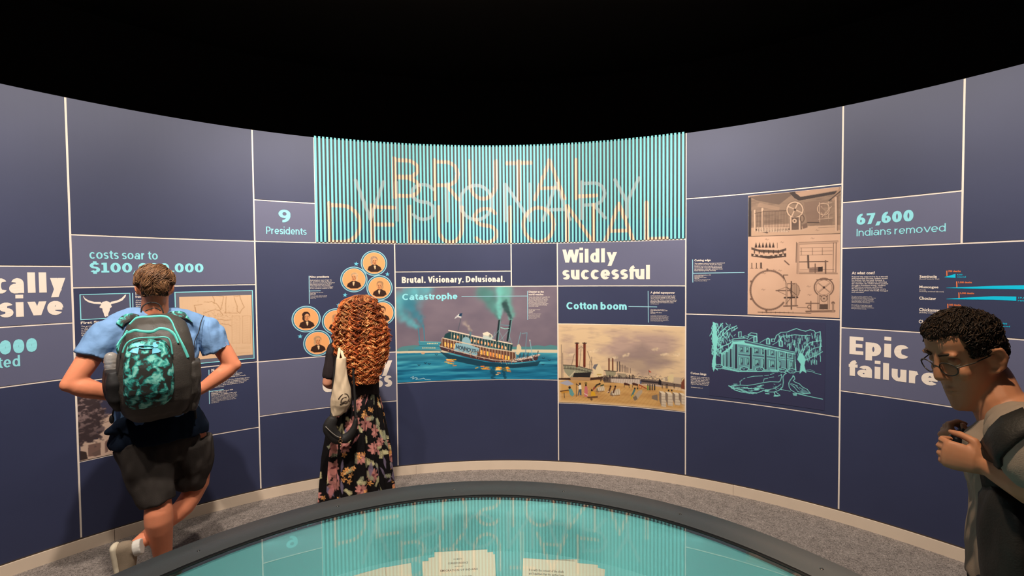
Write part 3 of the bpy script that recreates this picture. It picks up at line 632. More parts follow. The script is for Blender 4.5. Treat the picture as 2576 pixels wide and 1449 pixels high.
# --- steamboat painting
r = picroot('steamboat_painting', 1200, 840, 'blue-green painting of a sinking steamboat at night with a second boat behind', 'painting')
p = Pic(V4+G, V6-G, zD3+G, zb_-G, .0034, (112, 100, 112))
n = p.noise(60, 40, 1); p.a += (n[..., None]-.5)*np.array((26, 22, 18))
def smoke(pic, x, y, pts, r0, r1, col, al, seed, k=26):
    rg = np.random.RandomState(seed); q = np.array(pts, float); L = len(q)-1
    for i in range(k):
        t = i/k*L; j = int(t); f_ = t-j; c = q[j]*(1-f_)+q[j+1]*f_; rr = r0+(r1-r0)*i/k
        for _ in range(4):
            o_ = rg.randn(2)*rr*.5; cc = np.array(col)*(.75+.4*rg.rand()); pic_soft(pic, c[0]+o_[0], c[1]+o_[1], rr*(.5+.6*rg.rand()), cc, al)
def pic_soft(pic, x, y, rpx, col, al):
    q = pic.P([(x, y), (x+rpx, y)]); c = q[0]; rr = max(abs(q[1, 0]-c[0]), 1)
    x0, x1 = int(max(c[0]-rr*1.6, 0)), int(min(c[0]+rr*1.6+1, pic.w)); y0, y1 = int(max(c[1]-rr*1.6, 0)), int(min(c[1]+rr*1.6+1, pic.h))
    if x1 <= x0 or y1 <= y0: return
    sl = (slice(y0, y1), slice(x0, x1)); d2 = ((pic.X[sl]-c[0])**2+(pic.Y[sl]-c[1])**2)/rr**2
    pic.mix(np.exp(-d2*1.8)*al, col, sl)
smoke(p, 0, 0, [(1052, 825), (1040, 815), (1015, 800), (1003, 770), (1015, 745), (1040, 732), (1080, 727)], 5, 22, (90, 170, 180), .22, 1, 40)
smoke(p, 0, 0, [(1066, 822), (1055, 800), (1035, 775), (1020, 755)], 4, 16, (60, 130, 150), .25, 2)
smoke(p, 0, 0, [(1258, 804), (1250, 785), (1238, 765), (1225, 745), (1215, 728)], 4, 18, (80, 130, 125), .28, 3, 34)
smoke(p, 0, 0, [(1258, 800), (1255, 785), (1258, 760), (1262, 738), (1262, 724)], 3, 15, (110, 190, 180), .28, 4, 34)
smoke(p, 0, 0, [(1284, 804), (1288, 790), (1280, 770), (1272, 750), (1270, 727)], 4, 13, (100, 160, 150), .3, 5, 30)
smoke(p, 0, 0, [(1285, 800), (1276, 778), (1268, 760)], 3, 7, (45, 75, 75), .35, 6)
smoke(p, 0, 0, [(1185, 832), (1178, 822), (1166, 810)], 3, 5, (165, 150, 140), .3, 7, 12)
# far shore, sand bar, water
p.poly([(995, 882), (1010, 872), (1040, 868), (1100, 870), (1160, 872), (1330, 872), (1352, 868), (1370, 871), (1385, 867), (1405, 871), (1405, 885), (995, 888)], (78, 128, 130))
p.poly([(995, 884), (1110, 880), (1300, 879), (1405, 880), (1405, 889), (1300, 892), (995, 893)], (205, 190, 160))
p.poly([(995, 889), (1120, 887), (1405, 888), (1406, 960), (995, 968)], (28, 112, 142))
wy = (p.Y - p.P([(1200, 888)])[0][1])/(p.P([(1200, 958)])[0][1]-p.P([(1200, 888)])[0][1])
wn = p.noise(16, 120, 8, 4) if False else p.noise(90, 9, 8, 4); win = wy > .0
p.mix(np.where(win, np.clip((wn-.5)*4, 0, 1)*.7, 0), (95, 190, 200)); p.mix(np.where(win, np.clip((.5-wn)*4, 0, 1)*.7, 0), (6, 60, 90))
p.mix(np.where(win, np.clip(1-wy*3, 0, 1)*.5, 0), (90, 160, 165)); p.mix(np.where(win, np.clip(wy*1.6-.8, 0, 1)*.55, 0), (20, 120, 165))
# far steamer
p.poly([(1052, 858), (1108, 860), (1114, 868), (1106, 880), (1050, 879), (1040, 876), (1056, 870)], (60, 135, 150))
for k in range(7): p.ell(1076+k*4, 864, 1.3, 1.6, (240, 220, 160)); p.ell(1064+k*5, 875, 1.3, 1.6, (235, 200, 140))
p.line([(1028, 881), (1110, 882)], 2, (40, 95, 115)); p.line([(1054, 859), (1110, 861)], 1.4, (110, 180, 180)); p.line([(1054, 869), (1108, 871)], 1.2, (30, 85, 105))
p.line([(1052.5, 827), (1055.5, 859)], 2.2, (50, 125, 145)); p.line([(1066, 824), (1068, 857)], 2.2, (50, 125, 145))
p.ell(1064, 888, 5, 3, (215, 160, 120), .8)
# dark wash under the boat
p.poly([(1106, 884), (1160, 898), (1230, 912), (1290, 916), (1360, 908), (1352, 920), (1290, 926), (1200, 920), (1130, 905)], (14, 50, 66), .85)
# hull, lower deck, upper deck
p.poly([(1105, 871), (1150, 884), (1200, 897), (1250, 906), (1300, 909), (1355, 894), (1352, 905), (1340, 908), (1296, 912), (1240, 911), (1190, 902), (1140, 889), (1110, 880)], (66, 42, 48))
p.poly([(1114, 849), (1160, 861), (1230, 876), (1290, 884), (1295, 886), (1300, 908), (1240, 905), (1190, 894), (1140, 881), (1106, 870)], (98, 62, 48))
p.poly([(1133, 834), (1200, 850), (1290, 866), (1287, 884), (1200, 866), (1116, 850), (1120, 840)], (28, 62, 66))
for k in range(16):
    x = 1143+k*8.6; yy = 843+(x-1143)*.225
    if not 1160 < x < 1186: p.ell(x, yy+3, 2.0, 4.2, (245, 150, 90) if k % 3 else (250, 200, 150))
for k in range(22):
    x = 1118+k*7.6; yy = 862+(x-1118)*.22
    if not 1144 < x < 1204: p.poly([(x, yy-2), (x+4.2, yy-1), (x+4.2, yy+10), (x, yy+9)], (240, 140+int(50*rng.rand()), 75))
for k in range(26): x = 1112+k*7.4; p.line([(x, 851+(x-1112)*.2), (x, 872+(x-1112)*.19)], 1, (222, 196, 165))
for k in range(22): x = 1136+k*7; p.line([(x, 836+(x-1136)*.215), (x-1, 853+(x-1136)*.2)], .9, (214, 196, 170))
p.poly([(1146, 862), (1162, 864), (1162, 856), (1166, 849), (1173, 847), (1180, 850), (1184, 858), (1184, 868), (1206, 876), (1200, 895), (1142, 883)], (134, 172, 182))
p.line([(1129, 831), (1200, 847), (1288, 865)], 3, (226, 206, 180)); p.line([(1114, 850), (1160, 861), (1230, 876), (1294, 885)], 2.4, (214, 190, 160))
p.line([(1106, 870), (1150, 883), (1195, 895), (1240, 905), (1300, 909)], 1.8, (205, 180, 160)); p.line([(1298, 906), (1330, 900), (1357, 892)], 4, (190, 160, 145)); p.line([(1300, 903), (1356, 891)], 1.2, (235, 225, 210))
s0_, z0_ = SZ(1145, 874); s1_, z1_ = SZ(1202, 890)
q0 = p.P([(1146.5, 877)])[0]; q1 = p.P([(1201, 890.5)])[0]; d_ = q1-q0; hq = abs(p.P([(1146, 870)])[0][1]-p.P([(1146, 880)])[0][1])
for l in layout('MONMOUTH', .13, np.hypot(*d_)/hq):
    t = np.array(l)*hq; ang = math.atan2(d_[1], d_[0]); p.line([(q0[0]+a*math.cos(ang)+c_*math.sin(ang)*.4, q0[1]+a*math.sin(ang)-c_) for a, c_ in t], 1.5, (36, 54, 70), raw=True)
p.poly([(1215, 843), (1238, 847), (1238, 856), (1215, 852)], (190, 200, 190)); p.poly([(1214, 838), (1226, 834), (1238, 842), (1240, 848), (1228, 845), (1216, 843)], (228, 214, 190)); p.ell(1233, 845, 3.5, 4, (40, 70, 75)); p.ell(1233, 845, 2.4, 2.8, (220, 205, 180), w=.8)
for a, c_ in ((1256, 1250), (1284.5, 1276.5)):
    p.line([(a, 807), (c_, 856)], 5, (22, 40, 44)); p.line([(a+2.6, 807), (c_+3.2, 858)], 1.4, (110, 165, 165))
p.line([(1260, 817), (1281, 819)], 1.4, (90, 140, 150)); p.line([(1260, 824), (1270, 827), (1280, 826)], 2.2, (140, 190, 180))
for a in (((1256, 830), (1239, 850)), ((1256, 833), (1268, 859)), ((1279, 832), (1258, 856)), ((1281, 843), (1288, 865)), ((1245, 835), (1240, 852))): p.line(a, .9, (120, 160, 165))
p.line([(1163, 787), (1152, 832)], 1.4, (70, 80, 90)); p.poly([(1163, 787), (1154, 790), (1146, 797), (1143, 802), (1152, 798), (1160, 801)], (200, 200, 195)); p.poly([(1163, 787), (1156, 789), (1154, 795), (1161, 796)], (20, 50, 80)); p.line([(1148, 797), (1160, 800)], 1, (150, 130, 140))
p.poly([(1181, 834), (1186, 835), (1185, 846), (1181, 845)], (90, 120, 130)); p.line([(1310, 836), (1303, 866), (1298, 905)], 1.6, (110, 150, 160)); p.line([(1326, 838), (1323, 866), (1322, 900)], 1.8, (100, 135, 150)); p.line([(1313, 839), (1326, 837)], 1.4, (110, 150, 160)); p.line([(1333, 856), (1337, 880), (1341, 905), (1346, 908)], 1.8, (130, 170, 180)); p.ell(1333, 856, 1.6, 2, (190, 190, 180))
p.poly([(1301, 868), (1306, 865), (1311, 872), (1312, 882), (1304, 893), (1298, 890)], (220, 195, 155), .9)
for a in (1307, 1316, 1327, 1352): p.line([(a, 901-(a-1300)*.16), (a+2, 891-(a-1300)*.16)], 1.8, (60, 50, 55))
for k in range(80):
    x = 1285+rng.rand()*70; yy = 905-(x-1300)*.18+rng.randn()*2.5; p.ell(x, yy, .9, 1.2, (220, 200, 180) if rng.rand() > .5 else (90, 60, 50))
for k in range(120): x = 1116+rng.rand()*180; yy = 866+(x-1112)*.21+rng.rand()*16; p.ell(x, yy, .8, 1.6, ((200, 120, 70), (240, 190, 130), (70, 50, 50))[rng.randint(3)], .7)
for k in range(60):
    cx_, w_, yy = ((1128, 12, 904), (1210, 26, 920), (1256, 8, 924), (1272, 9, 924))[rng.randint(4)]
    x = cx_+rng.randn()*w_*.6; y_ = yy+abs(rng.randn())*7; p.line([(x-3, y_), (x+3+rng.rand()*3, y_+rng.randn())], 2, ((240, 165, 30), (235, 120, 40), (250, 200, 120))[rng.randint(3)], .85)
for x in (1238, 1267):
    for k in range(9): p.line([(x+rng.randn()*3, 918+k*4), (x+4+rng.randn()*3, 921+k*4)], 5, (12, 60, 80), .6)
for x, yy in ((1367, 901), (1382, 906), (1366, 917), (1070, 913), (1054, 918), (1098, 892), (1080, 915)): p.line([(x-3, yy-1), (x, yy+1), (x+3, yy-1)], 1.4, (20, 40, 60))
p.line([(1033, 950), (1040, 947), (1038, 953), (1046, 949), (1050, 951), (1046, 954), (1058, 953), (1066, 951), (1070, 954), (1083, 955)], 1.1, (190, 210, 210))
p.build('canvas', r, off=.005); slab('backing', V4+G, V6-G, zD3+G, zb_-G, M_GREY, r, off=.0035)
headline('Catastrophe', 1012, 755, 1151, 753.5, 739, .26, M_TEAL, r, off=.0062)
rule([(1161, 746), (1326.5, 744.5)], LW, M_PALE, r, off=.006); rule([(1327, 732), (1327.5, 804.5)], LW, M_PALE, r, off=.006)
block('Disaster as the\nworld watches', 1329.5, 731.5, 1368, 743, M_CREAM, r, off=.006, bold=.03)
block('French writer Alexis de Tocqueville met\nthe Choctaw removal in 1831. In his\nfamous book, Democracy in America,\nhe wrote: "There was an air of ruin\nand destruction, something which\nbetrayed a final and irrevocable adieu;\none couldn\'t watch without feeling\none\'s heart wrung."', 1330, 746, 1383, 772, M_CREAM, r, off=.006, bold=.015)
block('The 1837 Steamboat disaster\non canvas, 2002\nOil painting\nCollection', 1330, 778, 1359, 787, M_CREAM, r, off=.006, bold=.02)
block('More than three hundred\npeople were lost on the\nboat as it was carrying\nthem up the great river\nand across west', 1330, 788.5, 1361, 801, M_CREAM, r, off=.006)

# --- levee print
r = picroot('levee_print', 1565, 920, 'sepia coloured print of cotton bales and steamers on a river levee', 'picture')
p = Pic(V6+G, V7-G, zE3+G, zE2-G*.5, .0034, (222, 190, 150))
n = p.noise(90, 40, 11, 4); yy_ = (p.Y/p.h); xx_ = p.X/p.w
sky = np.clip(1-np.abs(yy_-.3)*2.6, 0, 1)*np.clip(np.minimum(xx_, 1-xx_)*8, 0, 1)
p.mix(np.clip((n-.36)*4, 0, 1)*np.clip(np.minimum(xx_*7, (1-xx_)*7), 0, 1)*np.where(yy_ < .62, np.clip(yy_*9-.3, 0, 1), 0)*.85, (176, 148, 138))
n2_ = p.noise(30, 6, 12, 4); p.mix(np.clip((n2_-.5)*3, 0, 1)*np.where(yy_ < .6, .4, 0), (150, 126, 120))
cn = p.noise(40, 22, 17, 4)
tri = np.clip(1-np.abs(xx_-.68)*3.2-np.abs(yy_-.42)*4, 0, 1); p.mix(np.clip(tri*3*(cn+.3), 0, 1)*.5, (128, 110, 108))
for x, y_, w_ in ((1440, 893, 10), (1500, 884, 14), (1575, 895, 8), (1650, 880, 9), (1672, 893, 8), (1545, 902, 9), (1705, 893, 8)): smoke(p, 0, 0, [(x-w_, y_), (x+w_, y_-3)], 3, 3, (236, 208, 170), .35, int(x), 8)
p.poly([(1404, 958), (1470, 952), (1530, 955), (1600, 962), (1724, 985), (1724, 1037), (1404, 1014)], (206, 160, 98))
gn = p.noise(50, 10, 14, 4); p.mix(np.where(yy_ > .66, np.clip((gn-.45)*3, 0, 1)*.55, 0), (168, 118, 66))
for k in range(28):
    x = 1450+k*9.5; p.line([(x+30, 975), (x-20+(x-1560)*.15, 1025)], .7, (150, 105, 62), .6)
p.mix(np.clip(1-np.minimum(np.minimum(xx_, 1-xx_)*p.w, np.minimum(yy_, 1-yy_)*p.h)/9, 0, 1)*.8, (228, 196, 156))
DK = (58, 46, 44)
# distant shore and fleet
for k in range(200):
    x = 1520+rng.rand()*200; yy = 945+(x-1520)*.055+rng.randn()*3; p.line([(x, yy), (x+rng.rand()*6, yy+rng.randn()*2)], 1, (90, 78, 76), .6)
p.poly([(1512, 949), (1560, 947), (1640, 955), (1722, 968), (1722, 976), (1640, 966), (1520, 962)], (74, 62, 64), .75)
for k, (x, h_, t) in enumerate(((1532, 30, 3.4), (1541.5, 30, 3.4), (1553, 22, 2.4), (1558.5, 22, 2.4), (1562, 14, 1.5), (1566, 14, 1.5), (1570, 12, 1.4), (1573, 12, 1.3), (1577, 8, 1.2), (1580, 7, 1), (1586, 6, 1))):
    p.line([(x, 932+k*.6), (x, 932-h_)], t, (96, 44, 30) if k < 2 else (86, 70, 66))
p.poly([(1522, 931), (1550, 933), (1548, 944), (1536, 948), (1526, 946)], (150, 140, 112)); p.line([(1520, 932), (1552, 934)], 1.6, DK); p.poly([(1552, 938), (1576, 940), (1572, 949), (1556, 949)], (150, 135, 112), .9)
for k in range(70): x = 1505+rng.rand()*90; p.line([(x, 942+rng.rand()*16), (x+1, 945+rng.rand()*14)], 1.4, DK, .8)
# big steamer left
p.poly([(1417, 918), (1445, 919), (1490, 930), (1487, 942), (1460, 940), (1452, 946), (1436, 952), (1428, 944), (1420, 934)], (150, 146, 120))
p.poly([(1444, 938), (1487, 936), (1484, 950), (1440, 952)], (40, 34, 34)); p.line([(1417, 918), (1450, 920), (1490, 931)], 1.8, (70, 62, 54)); p.line([(1418, 927), (1450, 928), (1488, 937)], 1.2, (70, 62, 54))
for k in range(18): p.line([(1419+k*3.9, 920+k*.7), (1419.5+k*3.9, 926+k*.62)], 1.1, (60, 54, 48))
p.line([(1446, 934), (1433, 948)], 3, (196, 180, 150))
for x in (1451.5, 1470.5):
    p.line([(x, 864), (x-.3, 921)], 6, (98, 38, 24)); p.line([(x-4.5, 863), (x+4.5, 863)], 2.4, DK); p.line([(x+1.5, 868), (x+1.2, 918)], 1.2, (150, 70, 46))
for a in (((1445, 890), (1438, 918)), ((1478, 884), (1490, 918)), ((1462, 876), (1458, 920)), ((1455, 878), (1462, 872), (1470, 878)), ((1412, 867), (1412.5, 950)), ((1415.5, 888), (1416, 950)), ((1488.5, 898), (1488.5, 930)), ((1484, 908), (1484, 928))): p.line(a, 1.2, (110, 92, 80))
p.poly([(1492, 924), (1496, 917), (1504, 915), (1510, 919), (1513, 928), (1518, 932), (1518, 946), (1493, 948)], (226, 200, 156)); p.poly([(1491, 925), (1495, 917), (1505, 915), (1500, 924), (1498, 930)], (110, 106, 112)); p.line([(1503, 942), (1512, 942)], 2.6, (190, 160, 90))
p.poly([(1404, 951), (1440, 950), (1490, 950), (1520, 946), (1512, 954), (1480, 957), (1404, 955)], (70, 46, 36)); p.poly([(1434, 948), (1486, 949), (1484, 957), (1436, 956)], (176, 138, 100))
p.poly([(1536, 952), (1612, 954), (1612, 966), (1590, 967), (1537, 961)], (206, 186, 168))
for k in range(17): p.line([(1538+k*4.4, 953+k*.1), (1539+k*4.4, 961+k*.3)], .9, (130, 112, 104))
p.line([(1612, 958), (1662, 963)], 4, (52, 44, 48)); p.line([(1612, 967), (1664, 971)], 3, (186, 164, 150)); p.poly([(1658, 952), (1664, 958), (1664, 970), (1656, 966)], (40, 34, 38))
for k in range(9): p.poly([(1668+k*6, 958+k), (1673+k*6, 958+k), (1673+k*6, 950-(k % 3)*3+k), (1668+k*6, 951-(k % 3)*3+k)], ((212, 190, 160), (170, 150, 130), (220, 196, 140))[k % 3])
p.poly([(1684, 942), (1695, 941), (1695, 960), (1684, 960)], (220, 196, 150)); p.poly([(1695, 948), (1714, 950), (1714, 966), (1695, 964)], (196, 172, 146)); p.poly([(1714, 962), (1722, 950), (1723, 980), (1713, 977)], (120, 66, 48)); p.line([(1632.3, 931), (1632.3, 942)], 1, DK); p.poly([(1632, 931), (1639, 936), (1634, 937)], (180, 50, 40))
# awning, figures, bales
p.poly([(1407, 963), (1428, 956), (1444, 966), (1428, 970)], (168, 166, 178)); p.line([(1450, 964), (1450, 997)], 1.5, (110, 76, 50)); p.poly([(1409, 985), (1432, 980), (1434, 986), (1414, 990)], (196, 140, 60)); p.line([(1419, 988), (1420, 1000)], 1.4, DK); p.line([(1410, 984), (1432, 981)], 2.4, (80, 50, 34))
p.poly([(1430, 978), (1438, 977), (1445, 992), (1440, 997), (1434, 993)], (100, 152, 150)); p.ell(1433, 974.5, 3, 3.4, (50, 36, 32))
p.poly([(1455, 968), (1462, 967), (1463, 979), (1456, 979)], (232, 220, 200)); p.poly([(1456, 979), (1463, 979), (1463, 994), (1459, 994), (1458, 985), (1455, 995), (1453, 994)], (80, 90, 104)); p.ell(1459, 965.5, 2.3, 3, (46, 32, 28)); p.line([(1456, 970), (1450, 966)], 1.7, (46, 32, 28))
p.poly([(1471, 972), (1477, 971), (1479, 983), (1478, 998), (1470, 998), (1470, 984)], (196, 110, 112)); p.ell(1474, 968.5, 2.2, 2.8, (46, 32, 28)); p.ell(1474, 963.5, 3.6, 2.4, (120, 96, 50)); p.line([(1471, 990), (1478, 994)], 2, (226, 200, 190))
p.poly([(1488, 984), (1496, 985), (1499, 995), (1486, 996)], (214, 160, 40)); p.ell(1489, 981.5, 2.4, 2.8, (46, 32, 28)); p.poly([(1476, 998), (1504, 996), (1504, 1000), (1480, 1002)], (96, 66, 46)); p.ell(1488, 1004, 3, 3.4, (110, 80, 56))
def bale(x, y, s):
    p.poly([(x-11*s, y+4*s), (x-8*s, y-3*s), (x+7*s, y-8*s), (x+12*s, y-3*s), (x+11*s, y+4*s), (x-4*s, y+9*s)], (188, 168, 140)); p.poly([(x-11*s, y+4*s), (x-8*s, y-3*s), (x-4*s, y+9*s)], (130, 112, 96))
    for k in range(4): p.line([(x+(-6+k*5)*s, y+(-4-k*1.4)*s), (x+(-2+k*4.2)*s, y+(8-k*1.2)*s)], 1.2, (228, 210, 184))
    p.line([(x-10*s, y+7*s), (x+10*s, y+6*s)], 2, (120, 84, 54), .7)
bale(1510, 978, .95); bale(1547, 987, 1.15)
p.line([(1494, 977), (1502, 968), (1508, 966)], 4, (60, 52, 40)); p.ell(1509, 965, 2, 2.4, (46, 32, 28)); p.line([(1512, 970), (1518, 968)], 3.5, (66, 74, 50)); p.line([(1493, 980), (1496, 974)], 2.5, (170, 60, 50))
for x in (1536, 1548): p.line([(x-5, 987), (x-1, 976)], 4, (90, 56, 42)); p.ell(x, 972, 2.2, 2.6, (46, 32, 28))
p.line([(1527, 987), (1532, 984)], 2, (214, 180, 150))
p.poly([(1592, 1000), (1606, 983), (1616, 980), (1616, 987), (1604, 1004), (1597, 1008)], (176, 156, 130)); p.poly([(1592, 1000), (1597, 1008), (1604, 1004), (1600, 994)], (120, 104, 88)); p.line([(1590, 995), (1596, 981)], 4.5, (74, 116, 116)); p.line([(1588, 1003), (1592, 994)], 3, (196, 160, 50)); p.ell(1597, 977, 2, 2.5, (46, 32, 28)); p.ell(1604, 977, 2, 2.4, (46, 60, 40))
for x in (1574, 1595): p.poly([(x-5, 964), (x-2, 962), (x+10, 966), (x+10, 970), (x-3, 969)], (78, 44, 34)); p.line([(x-3, 968), (x-4, 974)], 1.2, DK); p.line([(x+8, 969), (x+9, 975)], 1.2, DK)
p.ell(1611, 973, 4, 4, (170, 70, 36), w=1.2); p.line([(1608, 968), (1626, 977)], 2.5, (150, 62, 40)); p.ell(1612, 962, 2, 4, (80, 84, 110))
for x in (1630, 1635, 1641, 1647): p.line([(x, 980), (x, 970)], 3, ((50, 42, 40), (60, 56, 60), (80, 130, 56), (50, 44, 40))[int(x) % 4]); p.ell(x, 968, 1.5, 2, (46, 32, 28))
for x in (1666, 1676, 1679, 1696): p.line([(x, 976), (x, 968)], 2, (80, 64, 54)); p.ell(x, 966.5, 1.2, 1.5, (46, 32, 28))
p.poly([(1640, 995), (1654, 992), (1655, 1008), (1640, 1003)], (126, 108, 92))
for k, (x, w_) in enumerate(((1658, 16), (1674, 17), (1692, 17), (1708, 15))):
    p.poly([(x, 983+k*1.5), (x+w_-4, 985+k*1.5), (x+w_+2, 992+k*1.5), (x+6, 990+k)], (226, 206, 178)); p.poly([(x+6, 990+k), (x+w_+2, 992+k), (x+w_+2, 1024-k*2), (x+6, 1022-k*2)], (206, 186, 160)); p.poly([(x, 983+k*1.5), (x+6, 990+k), (x+6, 1022-k*2), (x, 1004)], (128, 110, 96))
    for j in range(4): p.line([(x+6, 997+j*7), (x+w_+2, 998+j*7)], .9, (140, 118, 100))
for x in (1682, 1690): p.ell(x, 982, 2, 2.6, (46, 32, 28))
p.build('print', r, off=.0045, gain=.86); slab('backing', V6+G, V7-G, zE3+G, zE2-G*.5, M_CREAM, r, off=.0032)

# --- machinery engraving
r = picroot('machinery_engraving', 2000, 640, 'tall sepia engraving of wheels and ring-shaped spinning machinery', 'picture')
xL, xR = 1881, 2113
es0 = float(np.mean([S(1884, 500), S(1880, 790)])); es1 = float(np.mean([S(2117, 480), S(2110, 800)])); ez1 = zF0-.02; ez0 = zF1+.012
p = Pic(es0, es1, ez0, ez1, .0030, (216, 174, 146)); n = p.noise(60, 60, 21, 3); p.a += (n[..., None]-.5)*16
I = (74, 54, 46); I2 = (120, 92, 78)
def hatch(poly, col, al=.5, step=2.2, seed=0, base=None, ang=1.0):
    if base is not None: p.poly(poly, base, al)
    q = np.array(poly); x0, y0 = q.min(0); x1, y1 = q.max(0)
p.poly([(1882, 497), (2117, 470), (2114, 585), (1882, 595)], (150, 122, 102))
cn = p.noise(22, 5, 23, 4); iny = p.Y < p.P([(2000, 590)])[0][1]; p.mix(np.where(iny, np.clip((cn-.45)*3, 0, 1)*.4, 0), (100, 80, 68))
p.poly([(1882, 497), (1890, 497), (1890, 594), (1882, 596)], (50, 40, 40)); p.poly([(1890, 573), (2114, 566), (2114, 588), (1890, 594)], (200, 162, 134))
p.poly([(1884, 495), (2000, 482), (1995, 488), (1960, 515), (1905, 505)], (112, 90, 78)); p.poly([(1910, 510), (1962, 522), (1960, 530), (1905, 520)], (176, 142, 118), .6)
p.poly([(1985, 484), (2000, 482), (2014, 496), (2110, 480), (2113, 486), (2010, 505), (1998, 498)], (64, 50, 46)); p.poly([(2000, 485), (2110, 470), (2112, 478), (2014, 495)], (192, 154, 128)); p.poly([(2092, 500), (2114, 470), (2116, 478), (2096, 508)], (170, 134, 110))
p.line([(2086, 505), (2116, 480)], 3, (60, 46, 42)); p.poly([(2022, 508), (2074, 504), (2074, 560), (2030, 562)], (134, 106, 90), .8)
for x in (1899, 1918): p.line([(x, 530-(x-1899)*.25), (x+.5, 580)], 5, (212, 176, 148)); p.line([(x+2.5, 530), (x+3, 582)], 1.2, I)
p.line([(1899, 537), (1925, 532), (1980, 530)], 1.4, I); p.line([(1922, 583), (1986, 577)], 5, (88, 68, 58)); p.line([(1903, 578), (1930, 585)], 5, (90, 70, 60)); p.line([(1925, 569), (1985, 566)], 7, (196, 160, 134))
for k in range(22): x = 1902+k*3.8; p.line([(x, 536-k*.25), (x+.5, 572)], .9, I)
for k in range(20): x = 1906+k*4; p.poly([(x-1.6, 584), (x+1.8, 584), (x+.8, 572), (x-.6, 572)], (214, 182, 156)); p.line([(x+1.6, 574), (x+2.2, 584)], .8, I)
p.ell(2000, 528, 20, 19.5, (214, 178, 150), w=4); p.ell(2000, 528, 22.4, 21.8, I, w=.9); p.ell(2000, 528, 17.6, 17, I, w=.9)
for a in (20, 110, 200, 290): t = math.radians(a+45); p.line([(2000, 528), (2000+18*math.cos(t), 528-18*math.sin(t))], 4, (214, 178, 150)); p.line([(2001, 529.5), (2001+17*math.cos(t), 529.5-17*math.sin(t))], .8, I)
p.ell(2000, 528, 3, 3, I); p.poly([(1987, 547), (2014, 546), (2018, 577), (1985, 580)], (96, 76, 66), .85); p.ell(1999, 556, 6.4, 6.4, (208, 172, 144)); p.ell(1999, 556, 6.4, 6.4, I, w=1); p.ell(1999, 556, 2, 2, I)
for x in (1989.5, 2012): p.line([(x, 546), (x, 579)], 4.4, (212, 176, 148)); p.line([(x+2.4, 547), (x+2.6, 580)], 1, I)
p.ell(2018, 550, 5, 9, I, w=1.4); p.poly([(2018, 566), (2030, 560), (2032, 572), (2020, 576)], (120, 94, 80)); p.line([(1983, 580), (2022, 579)], 3, (200, 164, 138))
p.line([(2032, 560), (2060, 560)], 2.6, (70, 54, 48)); p.ell(2072, 526, 16, 15, (206, 170, 142), w=2.4); p.ell(2072, 526, 17.5, 16.5, I, w=.8)
for a in (((2062, 510), (2063, 558)), ((2085, 508), (2085, 556)), ((2062, 513), (2092, 511)), ((2068, 546), (2092, 520)), ((2066, 520), (2088, 540)), ((2060, 552), (2094, 549)), ((2058, 572), (2100, 570)), ((2066, 536), (2082, 548))): p.line(a, 2.2, (200, 166, 140)); p.line([(a[0][0]+1.3, a[0][1]+1), (a[1][0]+1.3, a[1][1]+1)], .9, I)
p.line([(2103, 498), (2104, 580)], 5.5, (208, 172, 146)); p.line([(2106.4, 494), (2107, 580)], 1.4, I); p.line([(2110, 492), (2111, 578)], 2, I2); p.poly([(2064, 552), (2094, 550), (2094, 566), (2064, 568)], (130, 104, 88), .7)
p.line([(1882, 595), (2114, 587.5)], 1.4, I)
# cones row
p.poly([(1890, 622), (1910, 628), (1960, 630), (1978, 624), (1978, 630), (1960, 636), (1915, 635), (1890, 628)], (96, 76, 66)); p.poly([(1890, 638), (1930, 644), (1978, 637), (1978, 646), (1935, 651), (1890, 645)], (80, 62, 54))
for k in range(6): x = 1902+k*8.7; p.poly([(x-3.6, 623), (x, 609), (x+3.6, 623)], I)
p.line([(1955.5, 611), (1955.5, 624)], 1, I)
for k in range(7): x = 1898+k*12; p.poly([(x-3, 644), (x, 637), (x+3, 644)], (208, 174, 148)); p.line([(x, 630), (x, 637)], 2.6, I)
for k in range(3): x = 1891.5+k*11.6; p.line([(x, 662), (x, 674)], 1.8 if k < 2 else 4, I); p.line([(x-3, 675), (x+3.5, 675)], 1.2, I)
p.line([(1974, 656), (1985, 666)], 3.4, I2)
# frame drawing
for a in (((2011, 613), (2009, 688)), ((2097, 609), (2096, 686)), ((2104, 609), (2103, 687))): p.line(a, 1.3, I)
p.line([(2010, 612), (2108, 608)], 4.5, (196, 158, 132)); p.line([(2010, 610), (2108, 606)], 1, I); p.line([(2012, 614.5), (2106, 611)], 1, I); p.line([(2009, 686), (2106, 687)], 4, (196, 158, 132)); p.line([(2006, 688.5), (2107, 689)], 1.2, I); p.line([(2009, 684.5), (2104, 685)], .8, I)
p.line([(2009.5, 613), (2008, 688)], 4, (190, 152, 128)); p.line([(2006.5, 612), (2005, 688)], 1, I); p.line([(2004, 610), (2003, 660)], 1.6, I)
for y in (622, 631, 640): p.line([(2013, y+2), (2094, y)], .9, I)
for x in (2016, 2044, 2069): p.line([(x, 624), (x, 641)], 1, I)
p.line([(2011, 659), (2083, 658)], 2, I); p.line([(2033, 643), (2034, 674)], 4.6, (90, 70, 62)); p.line([(2077, 656), (2077, 687)], 4, I2); p.poly([(2036, 673), (2070, 671), (2070, 684), (2036, 686)], (130, 102, 88), .8); p.line([(2051, 664), (2051, 686)], 3, I2); p.line([(2013, 679), (2098, 678)], .9, I); p.poly([(2058, 672), (2070, 671), (2070, 682), (2058, 683)], (60, 46, 42))
